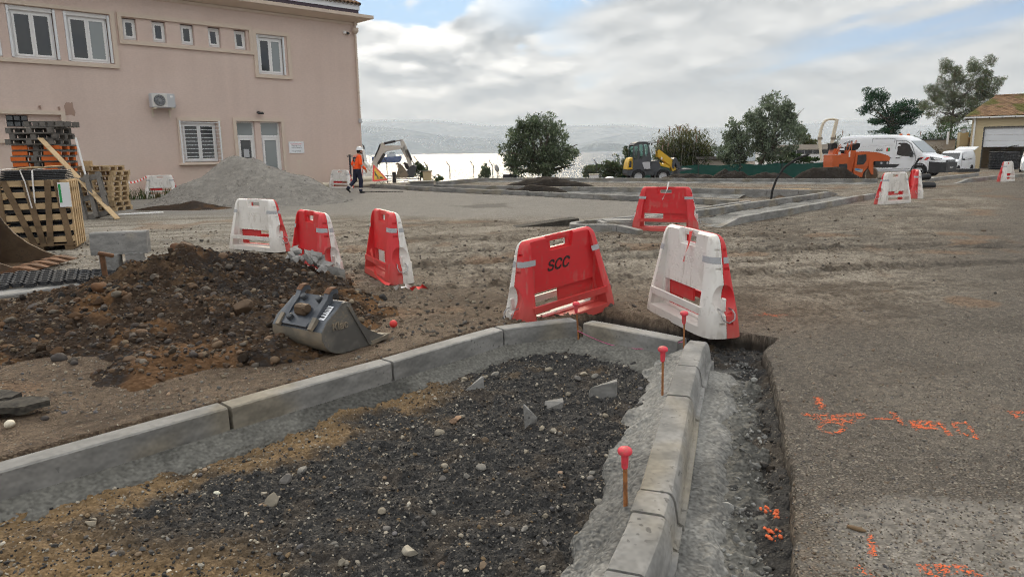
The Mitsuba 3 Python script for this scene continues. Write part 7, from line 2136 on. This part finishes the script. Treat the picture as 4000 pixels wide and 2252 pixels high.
# ---------------------------------------------------------------- shore fence, screen, sheds, garage
fn = Thing('shore_fence', 'thin wire fence with angled post tops along the shore', 'fence')
for x, y in ((-7.7, 44.6), (-5.85, 45.2), (-5.3, 45.8), (-3.95, 46.6), (-2.4, 46.8), (-1.15, 46.9), (.5, 47), (5.75, 47.4)):
    z1 = 1.0 if x < -5.8 else .62
    fn.part('post', tube([(x, y, -.7), (x, y, z1), (x - .10, y, z1 + .16), (x - .22, y, z1 + .34)], .028, 6), 'dark_steel')
fn.part('brace', tube([(-5.8, 45.2, .55), (-4.6, 46.3, -.55)], .025, 6), 'dark_steel')
fn.part('brace', tube([(-5.3, 45.8, .35), (-4.4, 46.3, -.6)], .025, 6), 'dark_steel')
for i, ((x0, y0), (x1, y1)) in enumerate((((-7.7, 44.6), (-5.85, 45.2)), ((-3.95, 46.6), (5.75, 47.4)))):
    ws_ = []
    for k in range(-14, int((x1 - x0) / .14)):
        for s in (1, -1):
            p0 = V([x0 + k * .14, -.6]); L = 1.5 if i == 0 else 1.05
            a, b = (p0[0], p0[0] + L) if s > 0 else (p0[0] + L, p0[0])
            t0, t1 = max(0, (x0 - min(a, b)) / L), min(1, (x1 - min(a, b)) / L)
            if t1 - t0 < .1: continue
            if s > 0: qa, qb = (a + L * t0, -.6 + L * t0), (a + L * t1, -.6 + L * t1)
            else: qa, qb = (b + L * t0, -.6 + L * (1 - t0)), (b + L * t1, -.6 + L * (1 - t1))
            yy_ = lambda x: y0 + (y1 - y0) * (x - x0) / (x1 - x0)
            ws_.append(tube([(qa[0], yy_(qa[0]), qa[1]), (qb[0], yy_(qb[0]), qb[1])], .0022, 3, False))
    fn.part('wire_mesh', ws_, 'steel', smooth=False, kind='stuff')
rl = Thing('railing', 'dark metal railing at the shore behind the road sign', 'railing')
for z in (.0, .13, .26, .46):
    rl.part('rail', box((-6.6, 43.6, z - .28), (2.2, .05, .045)), 'dark_steel', smooth=False)
rl.part('post', box((-7.1, 43.58, -.05), (.22, .10, .95)), 'dark_steel', smooth=False)
rl.part('post', box((-5.5, 43.58, -.2), (.08, .08, .7)), 'dark_steel', smooth=False)
wl = Thing('low_wall', 'small cream wall pier beside the bush at the shore', 'wall')
wl.part('pier', box((-5.15, 44.2, -.15), (.5, .4, 1.1)), 'garage_plaster', smooth=False)
wl.part('cap', box((-5.15, 44.2, .43), (.6, .5, .05)), 'concrete', smooth=False)
single('chamber', cat([box((0, 0, .0), (1.0, .7, .36)), box((0, 0, .2), (1.1, .8, .04))]), 'concrete', 'pale concrete chamber box behind the gravel kerb near the road sign', 'chamber', smooth=False, M=mat4((-3.9, 31.2, .1), .2))
cb = Thing('equipment_box', 'dark louvred equipment box at the shore left of the olive trunk', 'box')
cb.part('case', cbox((-.05, 45.6, -.28), (.86, .6, .78), .02), 'machine_grey', smooth=False)
for k in range(7):
    cb.part('louvre', xf(box((0, 0, 0), (.80, .02, .06)), mat4((-.05, 45.28, -.58 + k * .10), rx=-.5)), 'black_plastic', smooth=False)
ld = Thing('ladder', 'short pale ladder frame beside the dark equipment box', 'ladder')
for x in (.48, .62):
    ld.part('rail', box((x, 45.6, -.2), (.02, .02, 1.1)), 'white_pvc', smooth=False)
for k in range(8):
    ld.part('rung', box((.55, 45.6, -.6 + k * .13), (.13, .018, .02)), 'white_pvc', smooth=False)
lp = Thing('lamp_post', 'low lamp post with an egg shaped grey head at the shore', 'lamp')
lp.part('post', cyl((-.80, 45.8, -.8), (-.80, 45.8, .25), .035, 8), 'dark_steel')
lp.part('head', xf(lathe([(0, -.26), (.09, -.22), (.14, -.08), (.13, .10), (.08, .22), (0, .25)], 14), mat4((-.87, 45.8, .50), ry=-.3)), 'grey_paint', smooth=True)
for i, (x, y, w, h, m, lab) in enumerate(((5.4, 46.0, .55, .62, 'white_pvc', 'white cabinet with a dark cap in front of the bramble hedge'), (3.55, 46.2, .5, .42, 'white_pvc', 'low white box right of the olive trunk'))):
    c_ = Thing('cabinet', lab, 'cabinet')
    c_.part('case', box((x, y, -.72 + h / 2 + .1), (w, .4, h)), m, smooth=False)
    c_.part('cap', box((x, y, -.72 + h + .12), (w + .08, .46, .05)), 'cream_paint', smooth=False)
single('pipe', tube([(5.9, 44.0, -.28), (6.3, 44.0, -.26), (8.1, 44.0, -.36)], .085, 10), 'white_pvc', 'white pipe lying on the ground left of the loader', 'pipe')
sk = rock(.28, 991, ICO3, .55, .3)
single('sack', xf(sk, mat4((6.05, 43.8, -.22), s=1.0)), 'white_pvc', 'crumpled white sack at the end of the white pipe', 'sack', smooth=True)
gs = Thing('screen_fence', 'dark green mesh screen fence running behind the loader and heaps', 'fence')
pts = [(7.4, 48.9), (10.2, 49.1), (13.0, 49.3), (15.9, 49.4), (18.8, 49.4), (21.6, 49.3), (24.4, 48.9)]
for i in range(len(pts) - 1):
    (x0, y0), (x1, y1) = pts[i], pts[i + 1]
    X = np.linspace(0, 1, 24); Zg = np.linspace(0, 1, 6)
    XX, ZZ = np.meshgrid(X, Zg)
    top = .40 + .012 * i + .04 * np.cos(XX * 2 * PI) 
    vx = np.stack([x0 + (x1 - x0) * XX, y0 + (y1 - y0) * XX + .05 * nz(XX * 6 + i * 7, ZZ * 2, 1.3, 300 + i), -.8 + (top + .8) * ZZ], -1)
    n, m = XX.shape
    a, b = np.meshgrid(np.arange(n - 1), np.arange(m - 1), indexing='ij'); q = a * m + b
    f = np.vstack([np.stack([q, q + 1, q + m + 1], -1).reshape(-1, 3), np.stack([q, q + m + 1, q + m], -1).reshape(-1, 3)])
    gs.part('screen', tm(vx.reshape(-1, 3), f), 'green_mesh', smooth=True)
for i, (x, y) in enumerate(pts):
    gs.part('post', box((x, y - .04, -.15), (.05, .04, 1.3)), 'dark_steel', smooth=False)
kerb('far kerb below the green screen', [(9, 47.2), (13, 46.2), (17, 45.6), (22, 45.2)], zs=-.52, L=1.2)
for i, (x0, x1, y, z1, lab, roofm) in enumerate(((20.9, 26.5, 58, 1.75, 'long white shed with a dark window band behind the green screen', 'far_walls'), (14.2, 16.6, 54, .95, 'small white shed half hidden by the reeds and olives', 'grey_wood'))):
    s = Thing('shed', lab, 'shed')
    s.part('wall', box(((x0 + x1) / 2, y + 1.5, (z1 - 1.5) / 2 - .12), (x1 - x0, 3, z1 + 1.5 - .24)), 'white_pvc' if i == 0 else 'far_walls', smooth=False)
    s.part('roof', side([(x0 - .2, z1 - .40 if i == 0 else z1 - .2), (x1 + .2, z1 - .40 if i == 0 else z1 - .2), (x1 + .2, z1), (x0 - .2, z1)], y - .15, y + 3.2), roofm, smooth=False)
    if i == 0:
        for k in range(8):
            wx = x0 + .3 + k * .67
            w_ = s.part('window', box((wx + .3, y - .01, 1.16), (.60, .04, .32)), 'glass', smooth=False)
            s.part('mullion', box((wx + .63, y - .02, 1.16), (.05, .05, .34)), 'grey_paint', smooth=False, under=w_)
        for z in (.25, .55, .82):
            s.part('board_line', box(((x0 + x1) / 2, y - .01, z), (x1 - x0, .03, .025)), 'grey_paint', smooth=False)
yw = Thing('yard_wall', 'pale rendered wall with a dark coping behind the vans', 'wall')
yw.part('wall', box((37.5, 66.2, .4), (7.0, .3, 3.3)), 'far_walls', smooth=False)
yw.part('coping', box((37.5, 66.15, 2.07), (7.1, .5, .10)), 'machine_grey', smooth=False)
wp = Thing('board_gate', 'yellowish wooden board gate and pillar left of the garage', 'gate')
wp.part('pillar', box((41.1, 65.2, .9), (.75, .4, 3.5)), 'garage_plaster', smooth=False)
for k in range(5):
    wp.part('board', box((42.6 + (.02 if k % 2 else 0), 65.3 + .012 * (k % 2), -.55 + k * .62), (2.3, .06, .60)), 'pale_wood', smooth=False)
wp.part('rail', box((42.6, 65.22, 1.35), (2.3, .06, .10)), 'grey_wood', smooth=False)
single('dish', lathe([(.0, .0), (.13, .015), (.22, .06), (.225, .07), (.13, .03), (0, .015)], 18, (41.0, 65.0, 2.78), (-.45, -.85, .25)), 'grey_paint', 'grey satellite dish on the gate pillar', 'satellite dish', smooth=30)
single('vent_pipe', cyl((40.0, 65.6, 1.6), (40.0, 65.6, 2.75), .10, 10), 'white_pvc', 'short white vent pipe standing over the pale wall', 'pipe')

# the garage
GA = V([39.75, 62.0]); GD = V([.841, -.541]); GN = V([-.541, -.841])
GM = np.eye(4); GM[:2, 0], GM[:2, 1], GM[:2, 3] = GD, GN, GA; GM[:3, 1] *= 1
GM[2, 3] = -.85
ga = Thing('garage', 'cream garage with a half raised white door and mossy tiled roof at far right', 'building')
gx = lambda m: tm((m.vertices[:, :1] * GD + m.vertices[:, 1:2] * GN + GA).tolist() if False else np.column_stack([m.vertices[:, :1] * GD[None] + m.vertices[:, 1:2] * GN[None] + GA[None], m.vertices[:, 2] - .85]), m.faces[:, ::-1])
ga.part('wall', gx(side(Polygon(R4(0, 14, 0, 4.62), [R4(.95, 6.6, .02, 3.80)]), -.3, 0)), 'garage_plaster', smooth=False)
ga.part('wall', gx(box((.15, -4.15, 2.3), (.3, 7.7, 4.6))), 'garage_plaster', smooth=False)
ga.part('wall', gx(box((7, -8.15, 2.3), (13.9, .3, 4.6))), 'garage_plaster', smooth=False)
ga.part('floor', gx(box((7, -4, .0), (13.8, 7.9, .06))), 'concrete', smooth=False)
ga.part('ceiling', gx(box((7, -4, 4.55), (13.8, 7.8, .1))), 'grey_wood', smooth=False)
dr_ = ga.part('door', gx(box((3.78, -.18, 3.72), (5.6, .05, .12))), 'grey_paint', smooth=False)
for k in range(3):
    ga.part('panel', gx(cbox((3.78, -.18, 3.42 - k * .50), (5.6, .05, .485), .008)), 'white_paint', smooth=False, under=dr_)
ga.part('door_lock', gx(box((5.9, -.14, 2.75), (.3, .05, .22))), 'black_plastic', smooth=False, under=dr_)
ga.part('door_frame', gx(cat([box((.92, -.05, 1.9), (.07, .14, 3.85)), box((3.8, -.05, 3.84), (5.8, .14, .07))])), 'machine_grey', smooth=False)
ga.part('inner_block', gx(box((3.2, -5.5, .9), (5.0, .3, 1.8))), 'concrete', smooth=False)
gt = ga.part('gutter', gx(cat([box((6.7, .42, 4.66), (14.6, .14, .12))])), 'white_pvc', smooth=False)
ga.part('downpipe', gx(cat([tube([(.15, .35, 4.6), (.22, .12, 4.3), (.2, .10, .9)], .075, 8)])), 'white_pvc')
E0, E1, RA, RB = (-.55, .45, 4.72), (14.5, .45, 4.72), (1.5, -4.2, 6.55), (14.5, -4.2, 6.55)
rf = ga.part('roof', gx(tm([E0, E1, RB, RA, (-.55, -8.7, 4.72), (14.5, -8.7, 4.72)], [(0, 1, 2), (0, 2, 3), (0, 3, 4), (4, 3, 2), (4, 2, 5)])), 'roof_tile', smooth=False)
tiles_ = []
for r in range(16):
    q = (r + .5) / 16
    xl = E0[0] + (RA[0] - E0[0]) * q
    z = E0[2] + (RA[2] - E0[2]) * q; y = E0[1] + (RA[1] - E0[1]) * q
    x = xl + .12
    while x < 9.5:
        tiles_.append(xf(box((0, 0, 0), (.235, .40, .035)), mat4((x, y, z + .045 + .01 * ((r + int(x * 4)) % 3)), rx=-math.atan2(RA[2] - E0[2], E0[1] - RA[1]) * 1.0 + .06, )))
        x += .26
for i in range(0, 300):
    ga.part('tile', gx(tiles_[i]), 'roof_tile', smooth=False, under=rf)
ga.part('more_tiles', gx(cat(tiles_[300:])), 'roof_tile', smooth=False, under=rf, kind='stuff')
ga.part('ridge', gx(tube([(1.5, -4.2, 6.6), (14.5, -4.2, 6.6)], .13, 8)), 'roof_tile', under=rf)
for k in range(12):
    ga.part('rafter_end', gx(box((.3 + k * .9, .36, 4.58), (.08, .35, .12))), 'grey_wood', smooth=False)
# stacks of black grids by the garage, pallet with black sheets
gsT = Thing('grid_stack', 'tall stack of black plastic grids in front of the garage door', 'stack of plastic grids')
for k in range(22):
    gsT.part('grid', xf(cbox((0, 0, 0), (1.65 + .05 * (k % 2), 1.2, .07), .02), mat4((39.7 + .05 * math.sin(k * 2.3), 57.4, -.72 + k * .079), .25 + .02 * math.sin(k * 1.7))), 'black_plastic', smooth=False)
pb = Thing('loaded_pallet', 'low pallet of black sheets on the ground before the small white van', 'pallet')
pb.part('load', cbox((31.9, 50.0, -.22), (1.5, 1.0, .22), .02), 'black_plastic', smooth=False)
pb.part('base', cat([box((31.9, 50.0, -.42), (1.6, 1.1, .04))] + [box((31.9 + d, 50, -.48), (.14, 1.1, .09)) for d in (-.7, 0, .7)]), 'pale_wood', smooth=False)
single('sheet', cbox((0, 0, 0), (1.5, .5, .03), .01), 'white_pvc', 'white plastic sheet lying flat before the white van', 'sheet', smooth=False, M=mat4((26.7, 43.6, -.42), -.3))
for i, (a, b, lab) in enumerate((((14.75, 25.9, .36), (15.35, 26.1, .40), 'upper thick black corrugated pipe end behind the far barriers'), ((14.85, 25.8, .10), (15.5, 26.0, .08), 'lower thick black corrugated pipe behind the far barriers'))):
    q = np.linspace(0, 1, 50)[:, None]
    single('corrugated_pipe', tube(V(a) + (V(b) - V(a)) * q, .105 + .012 * (np.arange(50) % 2), 12), 'black_plastic', lab, 'pipe', smooth=False)
single('hose', tube([(13.85, 24.6, -.05), (13.88, 24.6, .5), (14.0, 24.6, .95), (14.08, 24.6, 1.08), (14.16, 24.6, 1.07)], .035, 8), 'black_rubber', 'upright black hose with a bent top behind the far barriers', 'hose', smooth=True)
single('hose', tube(V([(21.5, 31.5, 1.15), (21.7, 31.5, 1.32), (22.0, 31.5, 1.42), (22.35, 31.5, 1.47)]), .018, 8), 'black_rubber', 'thin black hose arching over the rightmost barrier', 'hose', smooth=True)
single('plank', box((9.3, 24.6, .08), (2.2, .15, .04)), 'pale_wood', 'pale plank lying in the bed behind the far pale kerb', 'plank', smooth=False)

# trees over the road outside the picture: the house windows mirror them
for i, (x, y, h) in enumerate(((31, -2, 11), (40, 8, 13), (24, -12, 12))):
    tree('roadside_tree', 'big leafy tree across the road, mirrored in the windows of the pink house', 'tree', [((x, y, h * .62), (h * .34, h * .34, h * .30)), ((x + 2, y + 1, h * .82), (h * .2, h * .2, h * .16)), ((x - 2.5, y, h * .5), (h * .22, h * .22, h * .2))], [(x, y, -.3), (x, y, h * .5), .3], 5000, .34, DARK, 700 + i, group='roadside trees', gaps=.2, gs=.6)

# ---------------------------------------------------------------- air
scene['air'] = {'type': 'homogeneous', 'albedo': {'type': 'rgb', 'value': [.915, .95, .985]}, 'sigma_t': {'type': 'rgb', 'value': [1.7e-4, 1.82e-4, 2.0e-4]}}
scene['haze'] = {'type': 'cube', 'to_world': T().translate([0, 0, 240]).scale([14500, 14600, 250]), 'bsdf': {'type': 'null'}, 'interior': {'type': 'ref', 'id': 'air'}}
labels['haze'] = {'kind': 'stuff'}
scene['camera']['medium'] = {'type': 'ref', 'id': 'air'}
